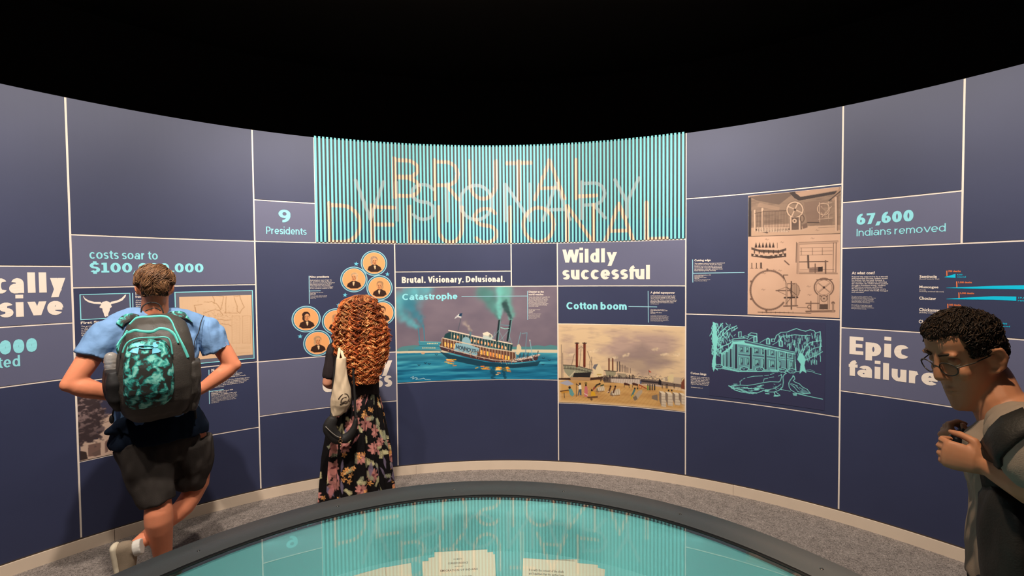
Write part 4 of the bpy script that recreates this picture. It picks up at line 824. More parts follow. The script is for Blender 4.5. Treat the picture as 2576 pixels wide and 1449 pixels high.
# ring
p.ell(1935, 730, 47, 49, I2, w=2.8, a0=38, a1=322, n=44); p.ell(1935, 730, 48.8, 51, I, w=.8, a0=38, a1=322, n=44); p.ell(1935, 730, 45, 47, I, w=.8, a0=38, a1=322, n=44)
for a in (95, 155, 205, 262): t = math.radians(a); p.ell(1935+50*math.cos(t), 730-52*math.sin(t), 2.8, 2.8, I2)
p.line([(1971, 694), (1978, 712)], 1.5, I); p.line([(1954, 731), (1978, 722), (1990, 728)], 1, I); p.line([(1954, 731), (1978, 742)], 1, I); p.line([(1953, 731), (2012, 731)], 3.6, I2); p.ell(2000, 731, 12, 17, (176, 142, 118)); p.ell(2000, 731, 12, 17, I, w=.9)
p.line([(1991, 708), (1991, 778)], 3, I); p.line([(1974, 749), (2006, 748)], 4.4, (70, 54, 48)); p.line([(1977, 714), (2003, 713)], 2.4, I2)
for x in (1979, 2002): p.line([(x, 714), (x, 770)], 3.2, (186, 150, 126)); p.line([(x+1.8, 714), (x+1.8, 770)], .8, I); p.line([(x-1.8, 714), (x-1.8, 770)], .8, I)
p.line([(1972, 770), (2006, 769)], 4, I2); p.line([(1971, 692), (1982, 692)], 2, I); p.line([(1972, 693), (1972, 706)], 1, I)
for a in (((1977, 765), (1995, 742)), ((1978, 722), (2004, 742))): p.line(a, 1.2, I)
# pedestal wheel
p.ell(2073, 723, 24, 22.5, I2, w=2.6, n=36); p.ell(2073, 723, 25.4, 24, I, w=.8, n=36); p.ell(2073, 723, 20, 18.6, I, w=.9, n=30)
for a in (40, 140, 220, 320): t = math.radians(a); p.line([(2073, 723), (2073+19*math.cos(t), 723-18*math.sin(t))], 3.4, (186, 150, 126)); p.line([(2074, 724.6), (2074+19*math.cos(t), 724.6-18*math.sin(t))], .9, I)
p.ell(2073, 723, 3, 3, I); p.line([(2055, 704), (2093, 703)], 3, I2); p.ell(2073, 751, 8, 8, (190, 154, 130)); p.ell(2073, 751, 8, 8, I, w=1.1); p.ell(2073, 751, 2, 2, I)
for x in (2060, 2085): p.line([(x, 742), (x-1, 778)], 4.2, (192, 156, 132)); p.line([(x+2.4, 742), (x+1.4, 778)], 1, I); p.line([(x-2.4, 742), (x-3.2, 778)], .8, I)
p.poly([(2063, 765), (2083, 765), (2083, 778), (2062, 778)], (80, 62, 54), .9); p.line([(2028, 763), (2060, 763)], 3, I2); p.line([(2028, 783), (2100, 782)], 4, I2); p.line([(2028, 785.5), (2100, 785)], 1, I); p.ell(2096, 762, 4.5, 4, I2); p.line([(2096, 764), (2096, 782)], 5, (160, 128, 108)); p.ell(2036, 772, 4, 5, I, w=1.2); p.line([(2040, 758), (2040, 782)], 2.6, I2); p.line([(2005, 773), (2040, 774)], 1.6, I2)
p.line([(1907, 785), (2040, 788)], 1.6, I)
for k in range(8): p.line([(1918+k*11, 784), (1918+k*11, 788)], .8, I)
for x, y in ((1925, 603), (2040, 600), (2052, 580), (1916, 729), (2030, 721), (1918, 688), (1944, 680), (1958, 681), (2032, 742), (1963, 610)): p.line([(x, y), (x+3, y-2), (x+5, y+1), (x+9, y-1)], .9, I2)
p.build('print', r, off=.0062, gain=.78); slab('backing', es0-.001, es1+.001, ez0-.001, ez1+.001, M_CREAM, r, off=.0052)

# --- mansion line drawing
r = picroot('mansion_drawing', 1930, 905, 'teal line drawing of a columned mansion with oaks and two peacocks', 'picture')
ms0, ms1, mz0, mz1 = S(1785, 900), S(2076, 900), zF2+.03, zF1-.03
NV = (52, 53, 80); p = Pic(ms0, ms1, mz0, mz1, .0028, NV); T_ = (124, 206, 198)
def q(a): return [(1710+x/5.176, 780+y/5.176) for x, y in a]      # coordinates taken on a magnified view
def ln(a, w=1.0, c=T_, al=1): p.line(q(a), w, c, al)
def fl(a, c=T_, al=1): p.poly(q(a), c, al)
rg = np.random.RandomState(9)
fl([(430, 150), (470, 170), (480, 300), (500, 380), (475, 520), (470, 680), (500, 790), (460, 760), (440, 800), (420, 700), (445, 560), (430, 400)])
for k in range(150):
    x = 415+abs(rg.randn())*130; y = 160+rg.rand()*400
    if x > 740 or y > 560 or (x-415)*.9+y > 780: continue
    ln([(x, y), (x+rg.randn()*12, y+20+rg.rand()*40)], .9+rg.rand()*.9)
for a in ([(470, 400), (560, 330), (640, 250), (740, 205)], [(480, 380), (540, 280), (620, 210)], [(480, 520), (560, 470), (640, 440), (690, 400)], [(470, 300), (520, 220), (560, 170)], [(690, 270), (750, 230)]): ln(a, 2.2)
for k in range(30): x = 415+rg.rand()*40; y = 160+rg.rand()*600; ln([(x, y), (x+rg.randn()*8, y+30)], 1)
# right oak
fl([(1560, 560), (1600, 560), (1640, 640), (1625, 720), (1650, 820), (1600, 790), (1560, 830), (1575, 700), (1530, 640)])
for a in ([(1600, 640), (1660, 560), (1740, 500), (1850, 470)], [(1590, 600), (1560, 520), (1540, 420)], [(1620, 660), (1700, 620), (1780, 590), (1860, 540)], [(1600, 560), (1640, 470), (1700, 420), (1830, 400)], [(1240, 380), (1260, 330), (1320, 290), (1400, 285), (1460, 260), (1520, 240), (1580, 260), (1640, 275), (1700, 255), (1750, 270), (1770, 300), (1830, 280), (1838, 400)], [(1280, 400), (1340, 340), (1440, 330), (1500, 320), (1600, 330), (1700, 330)]): ln(a, 1.7)
for k in range(230):
    x = 1260+rg.rand()*580; y = 300+rg.rand()*360
    if y > 300+(x-1240)*.95 or (x < 1500 and y > 420+(x-1300)*.4): continue
    ln([(x, y), (x+rg.randn()*6, y+22+rg.rand()*46)], .8+rg.rand()*.9)
ln([(1640, 790), (1720, 800), (1780, 825), (1840, 838)], 1.2); ln([(1650, 780), (1700, 775), (1760, 800)], 1)
# house: facade fill then dark openings
fl([(690, 410), (830, 400), (840, 395), (1500, 545), (1520, 800), (760, 800), (540, 760), (540, 560), (640, 500)])
fl([(700, 440), (830, 450), (1500, 570), (1505, 640), (1500, 790), (765, 790), (550, 755), (550, 570), (690, 480)], NV, .45)
fl([(840, 400), (880, 370), (1120, 450), (1290, 470), (1380, 490), (1500, 550), (1500, 565), (850, 425)], NV, .75); ln([(840, 395), (1500, 548)], 1.6); ln([(830, 430), (1495, 572)], 1.6); ln([(690, 375), (850, 365)], 1.6); ln([(690, 400), (840, 395)], 1.4); ln([(640, 400), (700, 380)], 1.4); ln([(545, 570), (690, 450)], 1.5); ln([(545, 590), (690, 480)], 1.2)
for x in (960, 1125, 1290): fl([(x, 345+(x-960)*.17), (x+25, 330+(x-960)*.17), (x+50, 345+(x-960)*.17), (x+55, 420+(x-960)*.17), (x, 415+(x-960)*.17)]); fl([(x+12, 355+(x-960)*.17), (x+25, 345+(x-960)*.17), (x+38, 355+(x-960)*.17), (x+40, 410+(x-960)*.17), (x+12, 408+(x-960)*.17)], NV, .7); fl([(x-75, 395+(x-960)*.17), (x-5, 360+(x-960)*.17), (x, 415+(x-960)*.17)], NV, .8); ln([(x-80, 395+(x-960)*.17), (x-5, 350+(x-960)*.17)], 1.3)
for a in (((890, 320), (930, 295), (1005, 305), (1005, 340), (900, 330)), ((765, 285), (800, 280), (803, 350), (768, 352)), ((1195, 375), (1235, 375), (1235, 410), (1195, 408)), ((815, 350), (850, 335), (900, 345), (880, 370))): ln(list(a)+[a[0]], 1.5); ln([(a[0][0]+10, a[0][1]), (a[3][0]+0, a[3][1])], 1.2)
for x, w_, y0, y1 in ((735, 34, 440, 765), (925, 32, 480, 770), (1118, 30, 510, 775), (1262, 16, 530, 780), (1392, 22, 555, 795), (1488, 22, 570, 790), (665, 26, 500, 745), (615, 20, 540, 740), (572, 14, 570, 730)):
    fl([(x-w_/2, y0), (x+w_/2, y0), (x+w_/2+3, y1), (x-w_/2-3, y1)], (44, 44, 64)); ln([(x-w_/2, y0), (x-w_/2-3, y1)], 1.1); ln([(x+w_/2, y0), (x+w_/2+3, y1)], 1.1); ln([(x-w_/2-8, y0), (x+w_/2+8, y0)], 1.8); ln([(x-w_/2-8, y1), (x+w_/2+8, y1)], 1.6)
for x0, y0, x1, y1 in ((765, 560, 910, 600), (950, 575, 1100, 615), (1135, 590, 1245, 630), (1290, 610, 1380, 640), (1400, 620, 1480, 650)):
    fl([(x0, y0), (x1, y0+15), (x1, y1), (x0, y1-12)], NV, .75); ln([(x0, y0), (x1, y0+16)], 1.1); ln([(x0, y1-8), (x1, y1+6)], 1.6)
    for k in range(14): x = x0+(x1-x0)*k/14; ln([(x, y0+4), (x, y1-8)], .6)
for x, y, w_, h_ in ((780, 480, 40, 60), (860, 480, 36, 65), (965, 495, 60, 65), (1070, 510, 26, 60), (1180, 525, 45, 60), (1305, 550, 40, 50), (1415, 570, 40, 45), (790, 620, 32, 90), (870, 625, 34, 85), (975, 640, 60, 80), (1175, 655, 60, 85), (1080, 640, 20, 110), (1290, 665, 30, 90), (1435, 670, 36, 100)):
    fl([(x, y), (x+w_, y+4), (x+w_, y+h_), (x, y+h_-3)], (46, 46, 66)); fl([(x+6, y+6), (x+w_-6, y+9), (x+w_-6, y+h_-8), (x+6, y+h_-10)], T_, .75); fl([(x+w_*.3, y+h_-10), (x+w_*.7, y+h_*.5), (x+w_-6, y+h_-8)], (46, 46, 66)); ln([(x-6, y), (x-6, y+h_)], 2)
ln([(480, 720), (520, 710), (545, 730), (760, 800), (1000, 800), (1180, 795), (1560, 800)], 1.4)
for k in range(11): x = 560+k*20; ln([(x, 735+k*5), (x, 765+k*4)], 1.3)
for x, y in ((840, 765), (1040, 770), (1340, 780), (1460, 790), (510, 735)):
    fl([(x-50, y+20), (x-40, y-15), (x-10, y-30), (x+30, y-22), (x+55, y), (x+50, y+22)], NV)
    pts = [(x+55*math.cos(t)*(1+.08*math.sin(9*t)), y+28*math.sin(t)*(1+.1*math.sin(7*t))) for t in np.linspace(0, 6.28, 24)]; ln(pts, 1.5)
    for k in range(6): ln([(x-35+k*12, y+rg.randn()*6), (x-28+k*12, y-6+rg.randn()*6)], 1)
fl([(1170, 765), (1260, 775), (1290, 810), (1200, 810)], T_, .6)
# path and peacocks
for a in ([(790, 970), (785, 930), (815, 905)], [(830, 895), (850, 885)], [(880, 878), (960, 860), (1080, 855)], [(1105, 850), (1160, 845)], [(1180, 838), (1230, 822)], [(1090, 930), (1100, 895), (1150, 885)], [(1165, 878), (1225, 868)], [(1285, 858), (1330, 840)], [(1320, 1030), (1380, 1045), (1440, 1055)], [(1550, 1092), (1700, 1125), (1860, 1158)]): ln(a, 2.0 if a[0][0] == 1550 else 1.3)
ln([(1390, 820), (1360, 840), (1345, 870), (1350, 940), (1340, 1000), (1290, 1045), (1230, 1065), (1150, 1065), (1120, 1050)], 1.7); ln([(1320, 835), (1330, 860), (1310, 920), (1290, 935), (1180, 930), (1080, 945), (980, 965), (880, 980), (780, 975), (700, 990)], 1.7)
ln([(1300, 780), (1320, 770), (1360, 770), (1380, 790), (1370, 815), (1390, 822)], 1.6); fl([(1315, 775), (1370, 775), (1375, 800), (1325, 805)], NV, .6); ln([(1320, 800), (1375, 805)], 1.3)
for k in range(46):
    t = k/46; x = 660+rg.rand()*480; ymid = 1010+(x-660)*.05; y = ymid+rg.randn()*24
    ln([(x, y), (x+45, y+rg.randn()*6)], 1+rg.rand()*1.4)
ln([(640, 985), (720, 1040), (800, 1065), (900, 1080), (1000, 1080), (1080, 1050)], 1.8); ln([(640, 985), (700, 1000)], 2.4)
for k in range(18): x = 650+k*17; y = 990+k*5.2; ln([(x, y), (x+14, y+12), (x+24, y+4)], 1.2)
ln([(1140, 1050), (1180, 1030), (1230, 1020), (1290, 985), (1320, 960)], 1.3)
for k in range(12): x = 1190+rg.rand()*130; y = 960+rg.rand()*80; ln([(x, y), (x+16, y+6)], 1.1)
ln([(1230, 1068), (1245, 1110), (1228, 1120)], 2.2); ln([(1250, 1065), (1300, 1100), (1305, 1112), (1270, 1112)], 1.8); fl([(1225, 1105), (1290, 1105), (1285, 1124), (1235, 1124)])
ln([(1480, 845), (1465, 880), (1440, 910), (1420, 950), (1425, 1000), (1450, 1040), (1520, 1080), (1600, 1090), (1700, 1080), (1660, 1030), (1600, 1000), (1560, 960), (1500, 935), (1480, 915), (1500, 895), (1490, 860), (1478, 865)], 1.7)
ln([(1440, 960), (1500, 1010), (1540, 1060), (1620, 1080)], 1.4); ln([(1450, 955), (1500, 970), (1560, 1030)], 1.2); fl([(1470, 1080), (1530, 1080), (1525, 1115), (1480, 1110)], T_, .8); fl([(1560, 1050), (1620, 1030), (1700, 1080), (1600, 1090)], T_, .45)
for k in range(14): x = 1460+rg.rand()*150; y = 960+(x-1440)*.45+rg.randn()*12; ln([(x, y), (x+14, y+8)], 1)
me_o = p.build('drawing', r, off=.0056)
# --- framed map
r = picroot('framed_map', 540, 810, 'tan survey map in a thin pale blue border beside the man\'s shoulder', 'map')
m0, m1 = S(443, 840), S(637, 815); mzt, mzb = hj((637, 731), (444, 735)), hj((640, 898), (500, 917))
p = Pic(S(453, 830), S(634, 815), mzb+.03, mzt-.035,   .0034, (208, 172, 138)); n = p.noise(80, 80, 31, 3); p.a += (n[..., None]-.5)*14
B_ = (140, 98, 56)
def z2(a): return [(100+x/4.53, 640+y/4.53) for x, y in a]
for a in ([(1960, 455), (1975, 490), (1990, 520), (1985, 550), (2010, 560), (2030, 580), (2060, 630), (2080, 560), (2095, 480), (2010, 470), (1960, 455)], [(2125, 480), (2118, 560), (2120, 650), (2110, 665)], [(2105, 665), (2250, 668)], [(2210, 475), (2250, 475), (2280, 470), (2285, 500), (2310, 560), (2330, 600), (2300, 630), (2280, 670), (2250, 650), (2250, 590), (2230, 540), (2215, 490)], [(1880, 540), (1920, 545), (1960, 535), (1990, 560)], [(1870, 670), (1950, 640), (2000, 630), (2050, 640), (2090, 695)], [(1930, 740), (2000, 745), (2060, 740), (2120, 750), (2180, 745)], [(2000, 800), (2080, 790), (2150, 800), (2180, 815)], [(2100, 850), (2110, 900), (2120, 980)], [(1770, 600), (1780, 660), (1760, 580), (1850, 570)]): p.line(z2(a), 1.2, B_, .75)
for k in range(150):
    x = 2010+rg.randn()*110; y = 700+rg.randn()*60
    if 1560 < x < 2380: p.line(z2([(x, y), (x+12, y+rg.randn()*8)]), .8, B_, .45)
for gx in (2190, 2310):
    for y in range(700, 1010, 12): p.line(z2([(gx, y), (gx+80, y)]), .6, (170, 128, 86), .6)
    p.line(z2([(gx, 700), (gx, 1010), (gx+90, 1010), (gx+90, 700), (gx, 700)]), .8, (160, 118, 78), .8)
for k in range(14): p.line(z2([(1560+k*62, 440), (1560+k*62, 1180)]), .5, (188, 144, 104), .5)
for y in (1060, 1075, 1120, 1130): p.line(z2([(2230, y), (2400, y-8)]), .7, B_, .5)
p.build('map_print', r, off=.0062); slab('mount', m0, m1, mzb, mzt, mat('mount_grey', (.11, .11, .15), .5, .3), r, off=.0052)
rect(m0, m1, mzb, mzt, .006, M_TEAL, r, off=.0066, name='border')
# --- longhorn picture
r = picroot('longhorn_picture', 265, 770, 'small bordered picture of a cream longhorn skull on navy', 'picture')
h0, h1 = S(202, 770), S(327.5, 770); hzt, hzb = hj((202, 741), (326, 738)), hj((206, 803.5), (310, 799))
slab('mount', h0, h1, hzb, hzt, mat('mount_navy', (.075, .075, .125), .5, .3), r, off=.0050); rect(h0, h1, hzb, hzt, .005, M_TEAL, r, off=.0062, name='border')
def decal(pts, m, parent, name, off=.0060):
    bm = bmesh.new(); sz = [SZ(x, y) for x, y in pts]; vs = [bm.verts.new((float(a), float(c_), 0)) for a, c_ in sz]; f_ = bm.faces.new(vs); bmesh.ops.triangulate(bm, faces=[f_])
    me = bpy.data.meshes.new(name); bm.to_mesh(me); bm.free(); co = np.array([W(v.co.x, v.co.y, off) for v in me.vertices]); me.vertices.foreach_set('co', co.astype(np.float32).ravel()); me.update()
    return link(name, me, m, parent)
decal(z2([(495, 470), (515, 500), (560, 525), (620, 540), (690, 540), (705, 555), (715, 540), (760, 530), (790, 540), (800, 552), (815, 538), (880, 525), (930, 500), (965, 465), (985, 455), (975, 485), (940, 525), (880, 550), (815, 565), (810, 575), (820, 590), (818, 600), (800, 612), (795, 640), (782, 670), (778, 708), (765, 700), (750, 712), (735, 700), (728, 670), (715, 640), (712, 615), (690, 610), (678, 600), (690, 585), (700, 568), (620, 562), (560, 548), (515, 520), (493, 480)]), M_CREAM, r, 'skull_print')
# --- mansion photograph on the left, behind the man
r = picroot('building_photograph', 300, 1080, 'sepia photograph of a pale building behind a dark tree, low at left', 'picture')
b0, b1, bz0, bz1 = V1+G, S(420, 1060), zB4+G, zB3-.07
p = Pic(b0, b1, bz0, bz1, .0034, (56, 54, 74)); xx_ = p.X/p.w; yy_ = p.Y/p.h
def z3(a): return [(190+x/7.43, 975+y/7.43) for x, y in a]
p.poly(z3([(430, 580), (660, 490), (900, 390), (1800, 100), (1800, 1100), (780, 1240), (90, 1390), (90, 1100), (150, 1000), (420, 960)]), (186, 158, 140))
for k in range(9): x = 700+k*130; p.poly(z3([(x, 560-k*45), (x+50, 545-k*45), (x+50, 1180-k*20), (x, 1200-k*20)]), (150, 124, 112))
for a in ([(430, 600), (700, 510), (900, 440), (1800, 150)], [(430, 690), (700, 600), (1800, 240)]): p.line(z3(a), 2, (120, 96, 84))
for x0, y0, x1, y1 in ((235, 1040, 470, 1280), (550, 980, 610, 1210), (640, 980, 700, 1180)): p.poly(z3([(x0, y0+30), (x1, y0-20), (x1, y1-20), (x0, y1+10)]), (112, 86, 78))
tn = p.noise(9, 9, 41, 4); txc = p.P(z3([(160, 600)]))[0]
d = np.hypot((p.X-txc[0])/(p.P(z3([(560, 600)]))[0][0]-txc[0]), (p.Y-txc[1])/(p.P(z3([(160, 1050)]))[0][1]-txc[1])); tm = np.clip((1.12-d+(tn-.5)*1.0)*6, 0, 1)
p.mix(tm, (58, 46, 48)); t2 = p.noise(6, 5, 42, 3); p.mix(tm*np.clip((t2-.5)*5, 0, 1)*.8*np.clip(1.3-yy_*1.3, .1, 1), (158, 132, 128))
p.poly(z3([(80, 1180), (200, 1200), (230, 1330), (90, 1360)]), (56, 44, 42)); p.poly(z3([(300, 1230), (460, 1150), (470, 1250), (360, 1290)]), (96, 76, 70), .8)
p.build('print', r, off=.0048)

# --- portrait roundels
def roundel(x, y, hair, style, seed, label):
    s_, z_ = SZ(x, y); s_, z_ = float(s_), float(z_); R_ = .1115
    root = empty('portrait_roundel', tuple(W(s_, z_)), label, 'portrait', 'round portraits with blue rings on the navy panel')
    n_ = 48
    def disc(name, r0, off, m):
        t = np.linspace(0, 2*math.pi, n_+1)[:-1]; v = [W(s_, z_, off)]+[W(s_+r0*math.cos(a), z_+r0*math.sin(a), off) for a in t]+[W(s_+r0*math.cos(a), z_+r0*math.sin(a), .0035) for a in t]
        f_ = [(0, 1+i, 1+(i+1) % n_) for i in range(n_)]+[(1+i, 1+n_+i, 1+n_+(i+1) % n_, 1+(i+1) % n_) for i in range(n_)]
        return link(name, mesh(name, v, f_), m, root)
    disc('ring', R_, .0050, M_PALE); disc('band', R_-.007, .0054, mat('roundel_teal', (.03, .14, .20), .5, .3)); disc('rim_line', R_-.016, .0058, M_CREAM)
    r1 = R_-.019; p = Pic(s_-r1, s_+r1, z_-r1, z_+r1, .0026, (226, 158, 100)); N = p.w; c_ = N/2; rg_ = np.random.RandomState(seed)
    def U(a): return [(c_+px*c_, c_-py*c_) for px, py in a]
    def E(cx_, cy_, rx, ry, col, al=1): p.poly([(c_+(cx_+rx*math.cos(t))*c_, c_-(cy_+ry*math.sin(t))*c_) for t in np.linspace(0, 6.28, 22)[:-1]], col, al, raw=True)
    fl_ = style
    X_ = lambda v: v*fl_
    p.poly([(c_+X_(a)*c_, c_-b_*c_) for a, b_ in [(-.62, -.62), (-.5, -.30), (-.25, -.18), (-.1, -.08), (.15, -.1), (.32, -.2), (.55, -.35), (.66, -.62), (.3, -.82), (-.3, -.82)]], (52, 30, 22), raw=True)
    p.poly([(c_+X_(a)*c_, c_-b_*c_) for a, b_ in [(-.08, -.12), (.16, -.12), (.12, -.5), (.04, -.6)]], (222, 184, 140), raw=True); p.poly([(c_+X_(a)*c_, c_-b_*c_) for a, b_ in [(-.14, -.1), (.2, -.12), (.2, -.24), (.05, -.2), (-.1, -.24)]], (40, 24, 20), raw=True)
    E(X_(0), .28, .30, .40, hair); E(X_(-.05), .40, .30, .28, hair); E(X_(-.2), .1, .14, .24, hair)
    E(X_(.05), .18, .215, .31, (212, 150, 100)); E(X_(.02), .02, .17, .18, (200, 134, 86)); E(X_(-.12), .12, .05, .1, (150, 90, 56), .6)
    for ex in (-.05, .14): E(X_(ex), .22, .04, .02, (70, 38, 26)); p.line([(c_+X_(ex-.05)*c_, c_-.275*c_), (c_+X_(ex+.05)*c_, c_-.29*c_)], 1.2, (110, 62, 40), raw=True)
    p.line([(c_+X_(.09)*c_, c_-.22*c_), (c_+X_(.12)*c_, c_-.10*c_), (c_+X_(.06)*c_, c_-.09*c_)], 1.2, (140, 84, 54), raw=True); p.line([(c_+X_(-.0)*c_, c_-.0*c_), (c_+X_(.12)*c_, c_-.0*c_)], 1.6, (120, 62, 44), raw=True)
    for k in range(60): a = rg_.rand()*6.28; rr = .8+rg_.rand()*.3; xx = math.cos(a)*.27*rr; yy = .42+math.sin(a)*.22*rr; (yy > .36 or xx*fl_ < -.16) and p.line([(c_+xx*c_, c_-yy*c_), (c_+(xx+.03)*c_, c_-(yy-.07)*c_)], 1, tuple(np.array(hair)*.8), .6, raw=True)
    sg_ = np.linspace(p.s0, p.s1, p.w); zg = np.linspace(p.z1, p.z0, p.h); SS, ZZ = np.meshgrid(sg_, zg)
    ins = np.hypot(SS-s_, ZZ-z_); sc = np.where(ins > r1, r1/np.maximum(ins, 1e-6), 1)
    SS = s_+(SS-s_)*sc; ZZ = z_+(ZZ-z_)*sc
    me = grid_mesh('portrait_print', W(SS, ZZ, .0062), lin(np.clip(p.a, 0, 255))); link('portrait_print', me, vcol_mat('print'), root, True)
for a in ((941, 662, (176, 140, 110), 1, 1, 'topmost round portrait, man with tall swept grey hair'), (890.5, 703, (206, 166, 124), -1, 2, 'round portrait of a white-haired bald man, left in the second row'),
          (955, 724, (180, 134, 92), -1, 3, 'round portrait right of the second row, man in dark coat'), (961.5, 787, (90, 56, 38), 1, 4, 'round portrait half hidden by curly hair, beside the steamboat painting'),
          (770.5, 802.5, (58, 34, 26), 1, 5, 'leftmost round portrait, dark-haired man looking right'), (845, 808, (190, 140, 98), 1, 6, 'round portrait partly behind the visitor\'s curls, right of the leftmost one'),
          (799, 863, (190, 146, 104), 1, 7, 'lowest round portrait, older man with pale swept hair')): roundel(*a)
def star(x, y, rr=.021):
    s_, z_ = map(float, SZ(x, y)); v = [W(s_, z_, .0056)]+[W(s_+(rr if i % 2 == 0 else rr*.42)*math.sin(math.pi*i/5+.1), z_+(rr if i % 2 == 0 else rr*.42)*math.cos(math.pi*i/5+.1), .0056) for i in range(10)]
    link('star', mesh('star', v, [(0, 1+i, 1+(i+1) % 10) for i in range(10)]), mat('star_blue', (.13, .50, .66), .6, .2), K['C2'])
for x, y in ((896, 664), (974.5, 690), (868, 742), (852, 768), (755, 846)): star(x, y)
# ------------------------------------------------------------------ people: shared tools
def frame_on(ox, oy, az):
    """vertical plane frame at (ox, oy): r = right axis, F = forward axis (away from viewer) for azimuth az"""
    return Vector((ox, oy, 0)), Vector((math.cos(az), -math.sin(az), 0)), Vector((math.sin(az), math.cos(az), 0))
class Fig:
    def __init__(s, ox, oy, az): s.o, s.r, s.F = frame_on(ox, oy, az)
    def p(s, x, y, d=0.0):
        a, b_, c_ = ray(x, y); v = Vector((float(a), float(b_), float(c_))); e = Vector((0, 0, EYE))
        t = (d+(s.o-e).dot(s.F))/v.dot(s.F); return e+v*t
    def hw(s, xl, xr, y, d=0.0): return (s.p(xr, y, d)-s.p(xl, y, d)).length/2
def tube(bm, pts, rad, n=16, ref=None, cap=True):
    """tapered tube; rad entries are r or (ra, rb): ra along ref direction, rb across"""
    pts = [Vector(p) for p in pts]; rad = [(r, r) if not isinstance(r, (tuple, list)) else tuple(r) for r in rad]; m = len(pts)
    if cap:
        t0 = (pts[0]-pts[1]).normalized(); t1 = (pts[-1]-pts[-2]).normalized(); P = []; R = []
        for k in (.95, .7, .35): P.append(pts[0]+t0*min(rad[0])*k); R.append(tuple(q*math.sqrt(1-k*k) for q in rad[0]))
        P += pts; R += rad
        for k in (.35, .7, .95): P.append(pts[-1]+t1*min(rad[-1])*k); R.append(tuple(q*math.sqrt(1-k*k) for q in rad[-1]))
        pts, rad = P, R; m = len(pts)
    rings = []; prev = None
    for i in range(m):
        t = (pts[min(i+1, m-1)]-pts[max(i-1, 0)]).normalized(); rf = Vector(ref) if ref is not None else (prev or (Vector((1, 0, 0)) if abs(t.x) < .8 else Vector((0, 1, 0))))
        u = (rf-t*rf.dot(t)); u = u.normalized() if u.length > 1e-5 else Vector((0, 0, 1)).cross(t).normalized()
        v = t.cross(u); prev = u; a, b_ = rad[i]
        rings.append([bm.verts.new(pts[i]+u*a*math.cos(2*math.pi*k/n)+v*b_*math.sin(2*math.pi*k/n)) for k in range(n)])
    for i in range(m-1):
        for k in range(n): bm.faces.new((rings[i][k], rings[i][(k+1) % n], rings[i+1][(k+1) % n], rings[i+1][k]))
    bm.faces.new(list(reversed(rings[0]))); bm.faces.new(rings[-1])
def ball(bm, c, r, rot=None, seg=16):
    m = Matrix.Translation(Vector(c)) @ (rot.to_4x4() if rot is not None else Matrix.Identity(4)) @ Matrix.Diagonal((*([r]*3 if not isinstance(r, (tuple, list)) else r), 1))
    bmesh.ops.create_uvsphere(bm, u_segments=seg, v_segments=seg//2+2, radius=1, matrix=m)
def solid(name, bm, voxel, m, parent, smooth=4, sculpt=None, cut=None):
    """join the overlapping shapes into one continuous surface"""
    bmesh.ops.recalc_face_normals(bm, faces=bm.faces)
    me = bpy.data.meshes.new(name); bm.to_mesh(me); bm.free(); o = bpy.data.objects.new(name, me); COL.objects.link(o)
    rm = o.modifiers.new('r', 'REMESH'); rm.mode = 'VOXEL'; rm.voxel_size = voxel; rm.use_smooth_shade = True
    if smooth: sm = o.modifiers.new('s', 'SMOOTH'); sm.factor = .5; sm.iterations = smooth
    out = bpy.data.meshes.new_from_object(o.evaluated_get(bpy.context.evaluated_depsgraph_get())); bpy.data.objects.remove(o); bpy.data.meshes.remove(me)
    out.name = name
    if cut or sculpt:
        n = len(out.vertices); co = np.empty(n*3, np.float32); out.vertices.foreach_get('co', co); co = co.reshape(-1, 3)
        if sculpt:
            no = np.empty(n*3, np.float32); out.vertices.foreach_get('normal', no); co = sculpt(co.astype(float), no.reshape(-1, 3).astype(float)); out.vertices.foreach_set('co', co.astype(np.float32).ravel()); out.update()
    out.materials.clear(); out.materials.append(m)
    return link(name, out, None, parent, True)
def verts_of(me):
    n = len(me.vertices); co = np.empty(n*3, np.float32); me.vertices.foreach_get('co', co); return co.reshape(-1, 3).astype(float)
def vnoise(co, sc, seed=0):
    """cheap smooth value noise on points"""
    q = co*sc+seed*17.3; i = np.floor(q).astype(int); f = q-i; f = f*f*(3-2*f)
    def h(a, b_, c_): n = (a*374761393+b_*668265263+c_*2147483647+seed*1013) & 0xffffffff; n = ((n ^ (n >> 13))*1274126177) & 0xffffffff; return ((n ^ (n >> 16)) & 0xffff)/65535.0
    x, y, z = i[:, 0], i[:, 1], i[:, 2]; r = 0
    for dx in (0, 1):
        for dy in (0, 1):
            for dz in (0, 1):
                w = (f[:, 0] if dx else 1-f[:, 0])*(f[:, 1] if dy else 1-f[:, 1])*(f[:, 2] if dz else 1-f[:, 2]); r = r+w*h(x+dx, y+dy, z+dz)
    return r
HEADP = [(-.118, .078, .040, .018), (-.108, .094, .012, .034), (-.09, .099, -.02, .046), (-.065, .097, -.045, .056), (-.04, .094, -.062, .0625), (-.015, .092, -.080, .067), (.01, .089, -.092, .071),
         (.035, .086, -.100, .0735), (.06, .092, -.103, .075), (.08, .090, -.102, .0745), (.10, .080, -.094, .069), (.115, .064, -.078, .058), (.126, .040, -.055, .040), (.131, .012, -.028, .018)]
